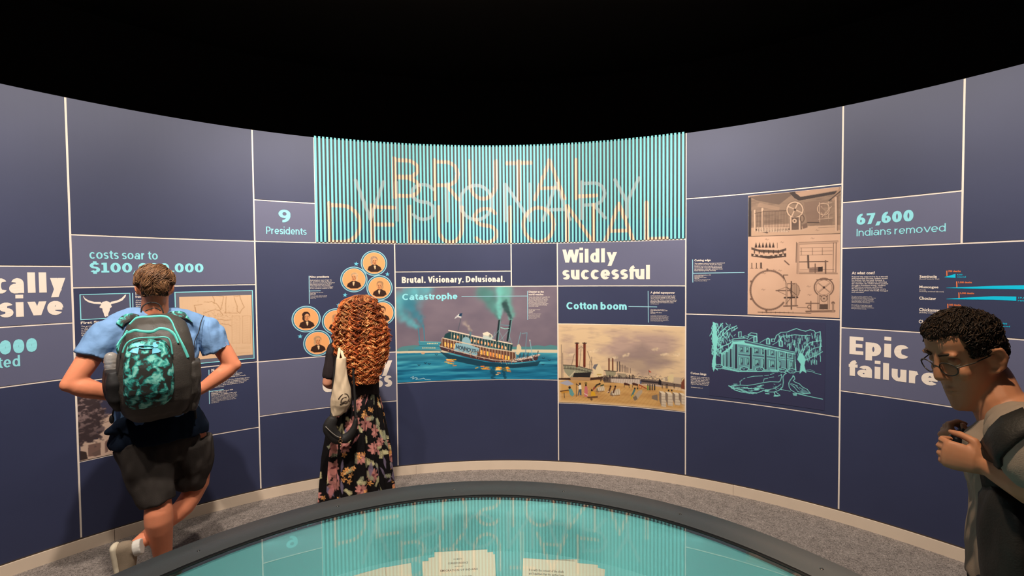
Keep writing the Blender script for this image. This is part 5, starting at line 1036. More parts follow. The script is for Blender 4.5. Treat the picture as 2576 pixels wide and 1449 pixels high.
def head_shapes(bm, M, ears=True, grow=0.0, zmin=-1, neck=True):
    rings = []; n = 28
    for z_, yf, yb, hw in HEADP:
        if z_ < zmin: continue
        c = (yf+yb)/2; ry = (yf-yb)/2+grow; rx = hw+grow; ring_ = []
        for k in range(n):
            a = 2*math.pi*k/n; cx_, sy = math.cos(a), math.sin(a); e = .88
            ring_.append(bm.verts.new(M @ Vector((rx*math.copysign(abs(cx_)**e, cx_), c+ry*math.copysign(abs(sy)**e, sy), z_+(grow if z_ > .12 else 0)))))
        rings.append(ring_)
    for i in range(len(rings)-1):
        for k in range(n): bm.faces.new((rings[i][k], rings[i][(k+1) % n], rings[i+1][(k+1) % n], rings[i+1][k]))
    bm.faces.new(list(reversed(rings[0]))); bm.faces.new(rings[-1])
    if ears:
        R3 = M.to_3x3()
        for s in (-1, 1):
            er = R3 @ Matrix.Rotation(s*.35, 3, 'Z') @ Matrix.Rotation(-.12, 3, 'X')
            ball(bm, M @ Vector((s*.078, -.018, .012)), (.008, .017, .031), er, 12)
            tube(bm, [M @ Vector((s*x, y, z)) for x, y, z in ((.074, .0, .022), (.084, -.010, .040), (.090, -.030, .036), (.090, -.036, .014), (.083, -.024, -.012), (.074, -.004, -.020))], [.005, .006, .006, .006, .006, .006], 8)
def face_shapes(bm, M):
    T = lambda x, y, z: M @ Vector((x, y, z))
    tube(bm, [T(0, .086, .050), T(0, .096, .028), T(0, .106, .006), T(0, .110, -.006)], [.009, .009, .011, .0115], 10)
    for s in (-1, 1): ball(bm, T(s*.011, .099, -.010), .0085, None, 10); ball(bm, T(s*.036, .080, .052), (.024, .012, .008), M.to_3x3(), 10); ball(bm, T(s*.042, .064, -.002), (.020, .022, .020), M.to_3x3(), 10)
    ball(bm, T(0, .096, -.046), (.022, .010, .0065), M.to_3x3(), 10); ball(bm, T(0, .095, -.058), (.019, .010, .007), M.to_3x3(), 10); ball(bm, T(0, .090, -.098), (.022, .015, .014), M.to_3x3(), 12)
def face_sculpt(M):
    Mi = np.array(M.inverted())
    def f(co, no):
        l = co@Mi[:3, :3].T+Mi[:3, 3]; d = np.zeros(len(co))
        for s in (-1, 1): d -= .010*np.exp(-(((l[:, 0]-s*.033)/.016)**2+((l[:, 2]-.030)/.010)**2))*(l[:, 1] > .04)
        d -= .005*np.exp(-((l[:, 0]/.024)**2+((l[:, 2]+.0515)/.0026)**2))*(l[:, 1] > .06)
        pass
        return co+no*d[:, None]
    return f
def hand(bm, wrist, palm_dir, back_n, curl, size=1.0, thumb_side=1, spread=.05):
    """palm and five separate curled fingers; palm_dir = wrist -> knuckles, back_n = out of the back of the hand"""
    d = Vector(palm_dir).normalized(); n = Vector(back_n); n = (n-d*n.dot(d)).normalized(); s = d.cross(n)*thumb_side
    L = .085*size; w = Vector(wrist)
    tube(bm, [w-d*.01, w+d*L*.35, w+d*L*.75, w+d*L*.98], [(.026*size, .017*size), (.034*size, .016*size), (.040*size, .015*size), (.039*size, .0125*size)], 14, ref=s)
    for i, (off, ln_) in enumerate(((-.029, .072), (-.010, .082), (.010, .077), (.028, .060))):
        base = w+d*L*.88-s*off*size; a = curl*(1+.06*i); dirc = d; p = [base-d*.02, base]; q = base
        side = s*(-off*spread*8)
        for j, (f_, an) in enumerate(((.45, a*.75), (.32, a*1.0), (.23, a*.8))):
            dirc = Matrix.Rotation(-an*thumb_side*1.0, 3, s*thumb_side) @ dirc if False else (dirc*math.cos(an)-n*math.sin(an)).normalized()
            n2 = n; q = q+(dirc+side*.3)*ln_*f_*size; p.append(q)
            n = (n*math.cos(an)+((p[-1]-p[-2]).normalized())*0).normalized() if False else n
        # rebuild curl with turning frame
        p = [base-d*.02, base]; q = base; tot = 0
        for f_, an in ((.45, a*.75), (.32, a), (.23, a*.8)):
            tot += an; dr = d*math.cos(tot)-n*math.sin(tot)+side*.3; q = q+dr*ln_*f_*size; p.append(q)
        tube(bm, p, [.0095*size, .0098*size, .0088*size, .0080*size, .0068*size], 10)
    tb = w+d*L*.25+s*.022*size; tube(bm, [tb, tb+(d*.5+s*.9-n*.25).normalized()*.034*size, tb+(d*.5+s*.9-n*.25).normalized()*.034*size+(d*.9+s*.15-n*.5).normalized()*.030*size, tb+(d*.5+s*.9-n*.25).normalized()*.034*size+(d*.9+s*.05-n*.55).normalized()*.053*size], [.0135*size, .0115*size, .0098*size, .0078*size], 10)
def person(label, loc): return empty('person', loc, label, 'person')
def onto(bvh, pts, direction, off=.004, start=.5):
    out = []
    for p in pts:
        h = bvh.ray_cast(Vector(p)-direction*start, direction); out.append((h[0]-direction*off) if h[0] is not None else Vector(p))
    return out
def ribbon(name, pts, w, th, m, parent, ref, n=8):
    bm = bmesh.new(); tube(bm, pts, [(w, th)]*len(pts), n, ref=ref, cap=False); me = bpy.data.meshes.new(name); bmesh.ops.recalc_face_normals(bm, faces=bm.faces); bm.to_mesh(me); bm.free(); return link(name, me, m, parent, True)
def smooth_pts(pts, k=4):
    pts = [Vector(p) for p in pts]; out = []
    for i in range(len(pts)-1):
        a, b_, c_, d = pts[max(i-1, 0)], pts[i], pts[i+1], pts[min(i+2, len(pts)-1)]
        for j in range(k): t = j/k; out.append(.5*((2*b_)+(c_-a)*t+(2*a-5*b_+4*c_-d)*t*t+(3*b_-a-3*c_+d)*t**3))
    out.append(pts[-1]); return out
def strands(name, curves, colors, parent, rad=.0016, m=None, sides=3):
    """many tapered strands in one mesh with a colour each"""
    V = []; F = []; C = []
    for cv, col in zip(curves, colors):
        cv = np.asarray(cv); n = len(cv); t = np.gradient(cv, axis=0); t /= np.linalg.norm(t, axis=1)[:, None]+1e-9
        ref = np.array((.3, .2, .93)); u = np.cross(t, ref); u /= np.linalg.norm(u, axis=1)[:, None]+1e-9; v = np.cross(t, u); b_ = len(V)
        rr = rad*np.minimum(1, np.minimum(np.arange(n)+1.2, (n-np.arange(n)))/3.0)
        for i in range(n):
            for k in range(sides): a = 2*math.pi*k/sides; V.append(cv[i]+(u[i]*math.cos(a)+v[i]*math.sin(a))*rr[i]); C.append(col)
        for i in range(n-1):
            for k in range(sides): a0 = b_+i*sides+k; a1 = b_+i*sides+(k+1) % sides; F.append((a0, a1, a1+sides, a0+sides))
    me = bpy.data.meshes.new(name); V = np.array(V, np.float32); F = np.array(F, np.int32)
    me.vertices.add(len(V)); me.vertices.foreach_set('co', V.ravel()); me.loops.add(F.size); me.loops.foreach_set('vertex_index', F.ravel()); me.polygons.add(len(F)); me.polygons.foreach_set('loop_start', np.arange(0, F.size, 4, dtype=np.int32)); me.update(calc_edges=True)
    set_col(me, np.array(C, np.float32)); return link(name, me, m or vcol_mat('hair_strands', .5, .3), parent, True)
def scalp_hair(name, M, parent, base, cols, n, length, seed, flow, zlow, grow=.010, bulk=None, rad=.0016, wob=.25):
    """short hair: a grown cap plus combed strands following 'flow' (local direction field)"""
    bm = bmesh.new(); head_shapes(bm, M, ears=False, grow=grow, zmin=zlow(0, -.1)-.02)
    Mi = np.array(M.inverted())
    def sc(co, no):
        l = co@Mi[:3, :3].T+Mi[:3, 3]; keep = np.clip((l[:, 2]-np.array([zlow(a, b_) for a, b_ in l[:, :2]]))/.012, 0, 1)
        return co-no*((1-keep)*(grow+.012))[:, None]+no*(keep*(vnoise(l, 40, seed)-.4)*grow*1.1)[:, None]
    cap = solid(name, bm, .006, mat('scalp_'+name+str(seed), base, .8, .2), parent, 1, sc)
    rg_ = np.random.RandomState(seed); cv = []; cc = []
    bv = BVHTree.FromPolygons([v.co for v in cap.data.vertices], [p_.vertices for p_ in cap.data.polygons]); R3 = M.to_3x3()
    while len(cv) < n:
        th = rg_.rand()*6.283; ph = math.acos(1-1.5*rg_.rand()); dl = Vector((math.sin(ph)*math.cos(th), math.sin(ph)*math.sin(th), math.cos(ph)))
        c0 = M @ Vector((0, -.01, .03)); h = bv.ray_cast(c0+(R3 @ dl)*.3, -(R3 @ dl))
        if h[0] is None: continue
        l = M.inverted() @ h[0]
        if l.z < zlow(l.x, l.y)+.004: continue
        q = h[0].copy(); nrm = h[1]; pts = []; L = length*(.6+.7*rg_.rand()); wb = rg_.randn(3)*wob; lift = rg_.rand()
        for k in range(7):
            pts.append(q+nrm*(.002+.006*lift*math.sin(k/6*3.0))); fv = R3 @ (Vector(flow(l.x, l.y, l.z))+Vector(wb)); fv = fv-nrm*fv.dot(nrm); q = q+fv.normalized()*L/6
            r_ = bv.find_nearest(q)
            if r_[0] is not None: q = r_[0]; nrm = r_[1]
            l = M.inverted() @ q
        cv.append([tuple(x) for x in pts]); cc.append(cols[rg_.randint(len(cols))]*(.65+.7*rg_.rand()))
    strands(name+'_strands', cv, cc, cap, rad)
    return cap

SKIN_A = mat('sunburnt_skin', (.78, .27, .14), .5, .35, bump=(60, .05), mottle=(9, .10), sss=.05)

# ------------------------------------------------------------------ man with the backpack
A = Fig(-2.04, 2.64, math.radians(-38))
fx = A.p(392, 1445); MAN = person('man seen from behind in blue shirt and dark shorts, hands on hips, legs crossed', (float(fx.x), float(fx.y), 0))
P_ = A.p
def leg_pts(): pass
M_TEE = mat('blue_tshirt', (.17, .30, .52), .85, .15, bump=(20, .5), mottle=(12, .12)); M_SHORT = mat('charcoal_shorts', (.058, .048, .042), .9, .1, bump=(250, .15), mottle=(10, .2))
ank_s = P_(412, 1432, .02); ank_s.z = .12
HM = Matrix.Translation(P_(390, 733, .0)) @ Matrix(((A.r.x, A.F.x, 0), (A.r.y, A.F.y, 0), (0, 0, 1))).to_4x4() @ Matrix.Rotation(-.18, 4, 'X') @ Matrix.Scale(.98, 4)
bm = bmesh.new(); head_shapes(bm, HM); face_shapes(bm, HM)
tube(bm, [P_(391, 740, .0), P_(390, 770, .02), P_(389, 800, .04)], [(.062, .058), (.064, .060), (.078, .062)], 16, ref=A.r)
tube(bm, [P_(389, 806, .05), P_(388, 850, .05), P_(388, 920, .07), P_(392, 1000, .08), P_(400, 1060, .08), P_(410, 1110, .07)], [(.11, .06), (.175, .095), (.18, .12), (.165, .11), (.17, .115), (.175, .12)], 20, ref=A.r)
# arms
def arm(bm, pts, rr): tube(bm, smooth_pts(pts, 3), [rr[0]+(rr[-1]-rr[0])*0 for _ in range(0)] or list(np.interp(np.linspace(0, 1, 3*(len(pts)-1)+1), np.linspace(0, 1, len(rr)), rr)), 14)
LS, LE, LW = P_(262, 838, .03), P_(182, 962, -.02), P_(290, 996, .03); RS, RE, RW_ = P_(522, 826, .06), P_(584, 917, .04), P_(496, 985, .04)
arm(bm, [P_(300, 820, .05), LS, P_(222, 905, .0), LE], [.048, .054, .054, .056, .052, .046])
arm(bm, [LE, P_(212, 975, -.02), P_(250, 985, .0), LW], [.046, .053, .050, .040, .031])
arm(bm, [P_(485, 815, .06), RS, P_(556, 872, .05), RE], [.048, .054, .054, .054, .050, .046])
arm(bm, [RE, P_(562, 938, .04), P_(530, 962, .04), RW_], [.046, .051, .047, .038, .031])
ball(bm, P_(172, 968, -.025), .038, None, 12); ball(bm, P_(592, 918, .035), .036, None, 12)
hand(bm, LW, P_(322, 1012, .06)-LW, Vector((0, 0, -1))*.4-A.F*.9, .5, 1.05, 1)
hand(bm, RW_, P_(468, 1002, .07)-RW_, Vector((0, 0, -1))*.4-A.F*.9, .5, 1.05, -1)
# legs: standing leg (left in the picture) and crossed leg whose foot rests on its toe
HLp, HRp = P_(362, 1090, .06), P_(470, 1090, .08)
KS = P_(398, 1262, -.03); KC = P_(498, 1215, .12)
tube(bm, smooth_pts([HLp, P_(378, 1170, .02), KS], 3), list(np.interp(np.linspace(0, 1, 7), [0, .5, 1], [.100, .088, .064])), 16)
tube(bm, smooth_pts([KS, P_(400, 1310, -.055), P_(408, 1375, -.01), ank_s], 3), list(np.interp(np.linspace(0, 1, 10), [0, .3, .62, 1], [.062, .071, .052, .040])), 16)
tube(bm, smooth_pts([HRp, P_(490, 1150, .12), KC], 3), list(np.interp(np.linspace(0, 1, 7), [0, .5, 1], [.098, .086, .062])), 16)
ank_c = P_(338, 1376, -.05)
tube(bm, smooth_pts([KC, P_(462, 1275, .10), P_(400, 1325, .06), ank_c], 3), list(np.interp(np.linspace(0, 1, 10), [0, .3, .62, 1], [.060, .060, .048, .036])), 16)
body = solid('body', bm, .008, SKIN_A, MAN, 4, face_sculpt(HM))
for s in (-1, 1):
    bm = bmesh.new(); ball(bm, HM @ Vector((s*.033, .074, .030)), .0125); me = bpy.data.meshes.new('eye'); bm.to_mesh(me); bm.free(); link('eye', me, mat('eye_white', (.7, .66, .6), .2, .5), MAN, True)
# hair
HC = [lin(c) for c in ((112, 76, 50), (96, 64, 42), (128, 90, 60), (80, 54, 36), (142, 104, 70))]
def zl_man(x, y): return .055 if y > .03 else (.030 if abs(x) > .06 else -.045+.35*max(0, y+.06))
scalp_hair('hair', HM, MAN, (64, 42, 28), HC, 3200, .06, 3, lambda x, y, z: (-.5 if z > .04 else .35*np.sign(x+.01), -.2, -.55), zl_man, .015, rad=.0019, wob=.13)
# shirt
bm = bmesh.new()
tube(bm, [P_(391, 781, .03), P_(390, 792, .04), P_(389, 806, .045), P_(389, 845, .05), P_(388, 900, .06), P_(390, 960, .075), P_(396, 1020, .08), P_(402, 1060, .08), P_(404, 1098, .075)], [(.070, .062), (.098, .072), (.150, .085), (.222, .122), (.215, .135), (.195, .130), (.190, .132), (.198, .140), (.196, .138)], 24, ref=A.r, cap=False)
tube(bm, smooth_pts([P_(368, 800, .04), P_(318, 818, .045), P_(278, 838, .035), P_(250, 866, .015), P_(230, 897, .0)], 3), list(np.interp(np.linspace(0, 1, 13), [0, .25, .5, .75, 1], [.062, .078, .084, .080, .077])), 18, cap=False)
tube(bm, smooth_pts([P_(412, 798, .045), P_(462, 810, .055), P_(508, 826, .06), P_(532, 850, .055), P_(547, 880, .05)], 3), list(np.interp(np.linspace(0, 1, 13), [0, .25, .5, .75, 1], [.062, .078, .083, .081, .081])), 18, cap=False)
def folds(amp, sc, seed, stretch=(1, 1, .35)):
    def f(co, no): q = co*np.array(stretch); return co+no*((vnoise(q, sc, seed)-.5)*amp+(vnoise(q, sc*2.3, seed+5)-.5)*amp*.5)[:, None]
    return f
tee = solid('tshirt', bm, .007, M_TEE, MAN, 2, folds(.030, 15, 2, (1, 1, .6)))
# dark navy ring with a left point around the shirt hem, below the pack
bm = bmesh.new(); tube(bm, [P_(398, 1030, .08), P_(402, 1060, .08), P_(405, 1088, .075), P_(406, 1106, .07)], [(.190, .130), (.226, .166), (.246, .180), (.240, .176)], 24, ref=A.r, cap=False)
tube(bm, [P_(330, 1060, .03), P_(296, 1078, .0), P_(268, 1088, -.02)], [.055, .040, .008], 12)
solid('dark_hem_ring', bm, .008, mat('dark_navy_hem', (.008, .014, .028), .9, .1), MAN, 2, folds(.026, 13, 8, (1, 1, .5)))
# shorts
bm = bmesh.new()
tube(bm, [P_(404, 1072, .075), P_(408, 1110, .07), P_(412, 1150, .075)], [(.180, .140), (.205, .15), (.19, .13)], 22, ref=A.r, cap=False)
tube(bm, smooth_pts([P_(352, 1110, .05), P_(376, 1180, .01), P_(398, 1265, -.03)], 3), list(np.interp(np.linspace(0, 1, 7), [0, .5, 1], [.124, .122, .086])), 20, cap=False)
tube(bm, smooth_pts([P_(470, 1110, .08), P_(483, 1170, .10), P_(476, 1228, .11)], 3), list(np.interp(np.linspace(0, 1, 7), [0, .5, 1], [.130, .115, .078])), 20, cap=False)
solid('shorts', bm, .008, M_SHORT, MAN, 3, folds(.022, 14, 6, (1, 1, .5)))
# shoes
def shoe(heel, toe, up, label=None):
    heel = Vector(heel); toe = Vector(toe); d = (toe-heel).normalized(); u = Vector(up); u = (u-d*u.dot(d)).normalized(); w = d.cross(u); L = (toe-heel).length
    root = link('shoe', mesh('shoe', [], []), None, MAN) if False else None
    bm = bmesh.new()
    tube(bm, [heel+u*.045+d*.02, heel+u*.045+d*L*.35, heel+u*.038+d*L*.6, heel+u*.028+d*L*.85, heel+u*.024+d*L*.94], [(.038, .052), (.040, .050), (.046, .040), (.046, .026), (.034, .018)], 14, ref=w)
    tube(bm, [heel+u*.07+d*.045, heel+u*.10+d*.040], [(.030, .036), (.034, .040)], 14, ref=w, cap=False)
    o = solid('shoe', bm, .005, mat('taupe_shoe_cloth', (.30, .23, .16), .85, .15, bump=(300, .2)), MAN, 3)
    if label: o['label'] = label
    bm = bmesh.new(); tube(bm, [heel+u*.008-d*.0, heel+u*.008+d*L*.4, heel+u*.008+d*L*.7, heel+u*.010+d*L*.98], [(.041, .021), (.041, .021), (.050, .019), (.038, .016)], 14, ref=w)
    link('sole', solid('sole', bm, .005, mat('cream_rubber', (.70, .60, .44), .6, .3), None, 1).data, None, o, True)
    for ob in [x for x in COL.objects if x.name.startswith('sole') and x.parent is None]: bpy.data.objects.remove(ob)
    bm = bmesh.new(); tube(bm, [heel+u*.088+d*.04, heel+u*.125+d*.038], [(.037, .043), (.040, .045)], 14, ref=w, cap=False); solid('sock', bm, .005, mat('white_sock', (.75, .70, .62), .9, .1), MAN, 1)
dn = Vector((0, 0, -1))
shoe(P_(284, 1378, -.05), P_(290, 1378, -.05)+dn*.245+A.r*.02, A.r*1.0-A.F*.25, 'taupe canvas shoe standing on its toe')
hs = Vector((ank_s.x, ank_s.y, 0))-A.F*.05; shoe(hs, hs+A.F*.27, Vector((0, 0, 1)))

# backpack
BP = empty('backpack', tuple(P_(388, 900, -.12)), 'black and teal backpack with teal piping and mottled front pocket, worn by the man', 'backpack')
M_PACK = mat('dark_brown_nylon', (.055, .046, .038), .55, .4, bump=(120, .15), mottle=(9, .2)); M_PIPE = mat('turquoise_piping', (.13, .62, .54), .5, .4); M_BLK = mat('black_webbing', (.018, .016, .016), .6, .3)
def mottled():
    m = mat('teal_mottled_nylon', (.1, .3, .3), .6, .35); nt = m.node_tree; tc = nt.nodes.new('ShaderNodeTexCoord'); n1 = nt.nodes.new('ShaderNodeTexNoise'); n1.inputs['Scale'].default_value = 30; n1.inputs['Detail'].default_value = 6; n1.inputs['Distortion'].default_value = .5
    rp = nt.nodes.new('ShaderNodeValToRGB'); e = rp.color_ramp.elements; e[0].position = .45; e[0].color = (.035, .035, .03, 1); e[1].position = .64; e[1].color = (.30, .78, .66, 1)
    a = e.new(.49); a.color = (.02, .13, .12, 1); b_ = e.new(.55); b_.color = (.05, .42, .36, 1)
    nt.links.new(tc.outputs['Object'], n1.inputs['Vector']); nt.links.new(n1.outputs['Fac'], rp.inputs['Fac']); nt.links.new(rp.outputs['Color'], nt.nodes['Principled BSDF'].inputs['Base Color']); return m
M_MOT = mottled()
def levels(bm, rows, n=26, e=.75):
    rings = []
    for xl, xr, y, d0, d1 in rows:
        a = P_(xl, y, (d0+d1)/2); b_ = P_(xr, y, (d0+d1)/2); c = (a+b_)/2; hw = (b_-a).length/2; hd = (d1-d0)/2; r_ = []
        for k in range(n):
            t = 2*math.pi*k/n; cs, sn = math.cos(t), math.sin(t); r_.append(bm.verts.new(c+A.r*hw*math.copysign(abs(cs)**e, cs)+A.F*hd*math.copysign(abs(sn)**e, sn)))
        rings.append(r_)
    for i in range(len(rings)-1):
        for k in range(n): bm.faces.new((rings[i][k], rings[i][(k+1) % n], rings[i+1][(k+1) % n], rings[i+1][k]))
    bm.faces.new(list(reversed(rings[0]))); bm.faces.new(rings[-1])
bm = bmesh.new(); levels(bm, [(362, 430, 791, -.12, -.07), (338, 450, 797, -.15, -.06), (318, 466, 812, -.20, -.05), (308, 476, 835, -.24, -.05), (300, 484, 862, -.27, -.05), (294, 490, 895, -.29, -.05), (291, 492, 930, -.30, -.05), (290, 492, 970, -.30, -.04), (296, 488, 1005, -.28, -.04), (312, 476, 1032, -.24, -.04), (335, 455, 1050, -.18, -.05)])
pack = solid('main_compartment', bm, .007, M_PACK, BP, 4, folds(.012, 14, 9))
bv = BVHTree.FromPolygons([v.co for v in pack.data.vertices], [p_.vertices for p_ in pack.data.polygons])
bm = bmesh.new(); levels(bm, [(340, 400, 852, -.300, -.24), (322, 420, 862, -.315, -.22), (312, 428, 885, -.335, -.22), (308, 434, 920, -.350, -.22), (308, 438, 955, -.352, -.22), (310, 438, 985, -.345, -.22), (318, 430, 1008, -.32, -.22), (332, 415, 1022, -.29, -.22)])
pocket = solid('front_pocket', bm, .006, M_MOT, BP, 3, folds(.010, 16, 12))
bv2 = BVHTree.FromPolygons([v.co for v in pocket.data.vertices], [p_.vertices for p_ in pocket.data.polygons])
def on_pack(pts, d=-.3, off=.004, b_=bv): return onto(b_, [P_(x, y, d) for x, y in pts], A.F, off)
def pipe(pts, w, name='piping', b_=bv, m=None, off=.003):
    q = on_pack(pts, b_=b_, off=off); return ribbon(name, smooth_pts(q, 5), w, .0035, m or M_PIPE, BP, Vector((0, 0, 1)))
pipe([(323, 822), (338, 808), (355, 804), (371, 802.5), (392, 801), (409, 800.5), (424, 804), (434, 815), (441, 832), (450, 850), (460, 870), (470, 892), (474, 902)], .0075, 'piping')
pipe([(292, 893), (294, 878), (299, 863), (312, 848), (325, 840), (338.5, 835), (352, 836.5), (370, 838), (385, 837), (395, 832.5), (404, 830), (420, 832), (432, 838), (441, 848), (449, 866)], .0085)
pipe([(292, 893), (298, 872), (309, 850), (318, 836)], .005)
pipe([(308, 888), (313, 874), (322, 861), (338, 853), (356, 850), (380, 849), (394, 849), (412, 848), (424, 852), (430, 865), (434, 893)], .004, b_=bv2)
# crossed-arc emblem on the pocket
M_LOGO = mat('light_cyan_emblem', (.20, .66, .86), .4, .4)
def zz2(a): return [(100+x/4.53, 640+y/4.53) for x, y in a]
def patch(poly):
    q = on_pack(zz2(poly), b_=bv2, off=.003); n_ = len(q); return [tuple(v) for v in q]
V = []; F = []
for poly in ([(1045, 1030), (1075, 1012), (1140, 1000), (1142, 1038), (1118, 1052)], [(1018, 1108), (1060, 1070), (1135, 1055), (1118, 1122), (1060, 1112)], [(1285, 1040), (1290, 1002), (1375, 982), (1345, 1048), (1310, 1056)], [(1285, 1060), (1345, 1062), (1388, 1095), (1350, 1110), (1282, 1122)]):
    b0_ = len(V); V += patch(poly); F.append(tuple(range(b0_, len(V))))
link('emblem', mesh('emblem', V, F), M_LOGO, BP)
for yo in (1040, 1062): pipe(zz2([(1135, yo-2), (1170, yo-6 if yo < 1050 else yo+4), (1212, yo-8 if yo < 1050 else yo+6), (1255, yo-6 if yo < 1050 else yo+4), (1292, yo-2)]), .0022, 'emblem_arc', bv2, M_LOGO)
# side pockets, straps, loop, cords
bm = bmesh.new(); levels(bm, [(264, 312, 928, -.24, -.06), (262, 316, 960, -.26, -.05), (268, 318, 1000, -.25, -.05), (285, 322, 1030, -.2, -.06)]); solid('side_pocket', bm, .007, M_BLK, BP, 3, folds(.02, 18, 4))
bm = bmesh.new(); levels(bm, [(468, 500, 905, -.24, -.06), (462, 506, 940, -.26, -.05), (462, 506, 985, -.25, -.05), (455, 496, 1030, -.2, -.06)]); solid('side_pocket', bm, .007, M_PACK, BP, 3, folds(.03, 18, 5))
bvt = BVHTree.FromPolygons([v.co for v in tee.data.vertices], [p_.vertices for p_ in tee.data.polygons])
def strap(pts, w, m, name='shoulder_strap'):
    q = [P_(x, y, d) for x, y, d in pts]; q2 = []
    for v in smooth_pts(q, 4):
        r_ = bvt.find_nearest(v); q2.append(r_[0]+r_[1]*.012 if r_[0] is not None and (r_[0]-v).length < .06 else v)
    return ribbon(name, q2, w, .005, m, BP, A.r)
def patch_strap(name, rows, fig, bvh, m, parent, th=.006, off=.006, d0=-.45):
    """flat webbing laid on the clothes: rows of (x, y, half width along dx, dy) in the photo"""
    P = []
    for x, y, hx, hy in rows:
        r_ = []
        for k in (-1, -.5, 0, .5, 1):
            h = bvh.ray_cast(fig.p(x+hx*k, y+hy*k, d0), (fig.p(x+hx*k, y+hy*k, 0)-fig.p(x+hx*k, y+hy*k, d0)).normalized())
            r_.append(h[0] if h[0] is not None else None)
        if all(v is not None for v in r_): P.append([tuple(v-fig.F*off) for v in r_])
    if len(P) < 2: return None
    o = link(name, grid_mesh(name, np.array(P)), m, parent, True); sd = o.modifiers.new('thickness', 'SOLIDIFY'); sd.thickness = th; sd.offset = 0; return o
def lerp_rows(rows, k=6):
    out = []
    for a, b_ in zip(rows[:-1], rows[1:]): out += [tuple(a[i]+(b_[i]-a[i])*j/k for i in range(4)) for j in range(k)]
    return out+[rows[-1]]
for rows in ([(352, 800, 2, 8), (336, 796, 3, 8), (320, 799, 5, 8), (308, 806, 6, 7), (300, 818, 8, 5)], [(414, 798, -2, 8), (432, 791, -2, 8), (452, 790, 0, 8), (468, 795, 3, 8), (480, 806, 5, 6)]):
    patch_strap('shoulder_strap', lerp_rows(rows), A, bvt, M_MOT, BP); patch_strap('strap_edge', lerp_rows([(x+hx, y+hy, hx*.22, hy*.22) for x, y, hx, hy in rows]), A, bvt, M_BLK, BP, .008, .008)
def cord(pts, w, m=None, name='cord'): return ribbon(name, smooth_pts([P_(*q) for q in pts], 5), w, w, m or M_BLK, BP, A.r)
cord([(355, 786, -.09), (358, 772, -.085), (370, 763, -.08), (386, 761, -.08), (400, 766, -.08), (408, 778, -.085), (411, 788, -.09)], .0035, name='grab_loop'); cord([(365, 783, -.09), (378, 777, -.09), (392, 775, -.09), (404, 782, -.09)], .0028, name='grab_loop')
cord([(513, 793, -.02), (505, 812, -.06), (500, 835, -.07), (490, 858, -.08), (487, 890, -.09)], .0022)
cord([(292, 1018, -.12), (285, 1034, -.08), (282, 1050, -.06), (281, 1062, -.06)], .004, name='strap_end'); cord([(486, 1005, -.15), (490, 1030, -.10), (493, 1052, -.08)], .006, name='strap_end')
bm = bmesh.new(); ball(bm, P_(281, 1055, -.06), (.012, .010, .024)); me = bpy.data.meshes.new('buckle'); bm.to_mesh(me); bm.free(); link('buckle', me, M_BLK, BP, True)
# bottle in the side pocket
BT = empty('water_bottle', tuple(P_(277, 960, -.14)), 'clear ridged water bottle in the left side pocket of the backpack', 'bottle')
m = mat('clear_ridged_plastic', (.62, .56, .50), .18, .6, bump=(40, .4)); m.node_tree.nodes['Principled BSDF'].inputs['Transmission Weight'].default_value = .55
bm = bmesh.new(); c0 = P_(279, 899, -.15); c1 = P_(286, 975, -.15); n_ = 22; tube(bm, [c0.lerp(c1, i/n_) for i in range(n_+1)], [(.030 if i else .026)+(.0025 if i % 3 == 0 else 0) for i in range(n_+1)], 20)
me = bpy.data.meshes.new('bottle_body'); bm.to_mesh(me); bm.free(); link('bottle_body', me, m, BT, True)
# ------------------------------------------------------------------ woman with long red curls
B = Fig(-1.13, 3.35, math.radians(-19)); Q = B.p
gx = Q(905, 1310); WOM = person('woman seen from behind with long red curls, black top and floral maxi skirt', (float(gx.x), float(gx.y), 0))
SKIN_B = mat('warm_skin', (.60, .26, .16), .5, .35, mottle=(9, .08), sss=.05)
M_TOP = mat('black_knit_top', (.028, .020, .020), .85, .15, bump=(200, .15), mottle=(10, .2))
HW = Matrix.Translation(Q(908, 795, .0)) @ Matrix(((B.r.x, B.F.x, 0), (B.r.y, B.F.y, 0), (0, 0, 1))).to_4x4() @ Matrix.Rotation(-.12, 4, 'X') @ Matrix.Scale(.90, 4)
bm = bmesh.new(); head_shapes(bm, HW); face_shapes(bm, HW)
tube(bm, [Q(908, 800, -.0), Q(908, 828, .0), Q(907, 850, .0)], [(.048, .048), (.050, .048), (.062, .052)], 14, ref=B.r)
tube(bm, [Q(907, 856, .0), Q(907, 870, .0), Q(906, 910, .01), Q(907, 960, .0), Q(908, 985, .0), Q(908, 1025, .0), Q(908, 1070, .0)], [(.10, .05), (.155, .08), (.14, .085), (.115, .075), (.118, .08), (.155, .105), (.15, .10)], 18, ref=B.r)
def limb(bm, pts, rr, n=12): q = smooth_pts(pts, 3); tube(bm, q, list(np.interp(np.linspace(0, 1, len(q)), np.linspace(0, 1, len(rr)), rr)), n)
le = Q(824, 962, -.01); limb(bm, [Q(860, 868, .0), Q(843, 880, .0), Q(832, 920, -.01), le], [.045, .047, .040, .036]); lw = Q(846, 968, .22); limb(bm, [le, Q(832, 968, .10), lw], [.036, .034, .023]); hand(bm, lw, B.F*.8+B.r*.6+Vector((0, 0, .2)), Vector((0, 0, 1))-B.r*.3, .5, .9, 1)
re_ = Q(934, 940, .16); limb(bm, [Q(945, 866, .0), Q(956, 878, .02), Q(948, 915, .10), re_], [.045, .046, .039, .034]); rw_ = Q(918, 945, .32); limb(bm, [re_, Q(928, 943, .24), rw_], [.034, .031, .022]); hand(bm, rw_, B.F*.8-B.r*.6+Vector((0, 0, .2)), Vector((0, 0, 1))+B.r*.3, .5, .9, -1)
for x in (880, 934): a_ = Q(x, 1300, .0); a_.z = .08; limb(bm, [Q(x, 1070, .0), Q(x, 1170, .01), a_], [.085, .055, .035])
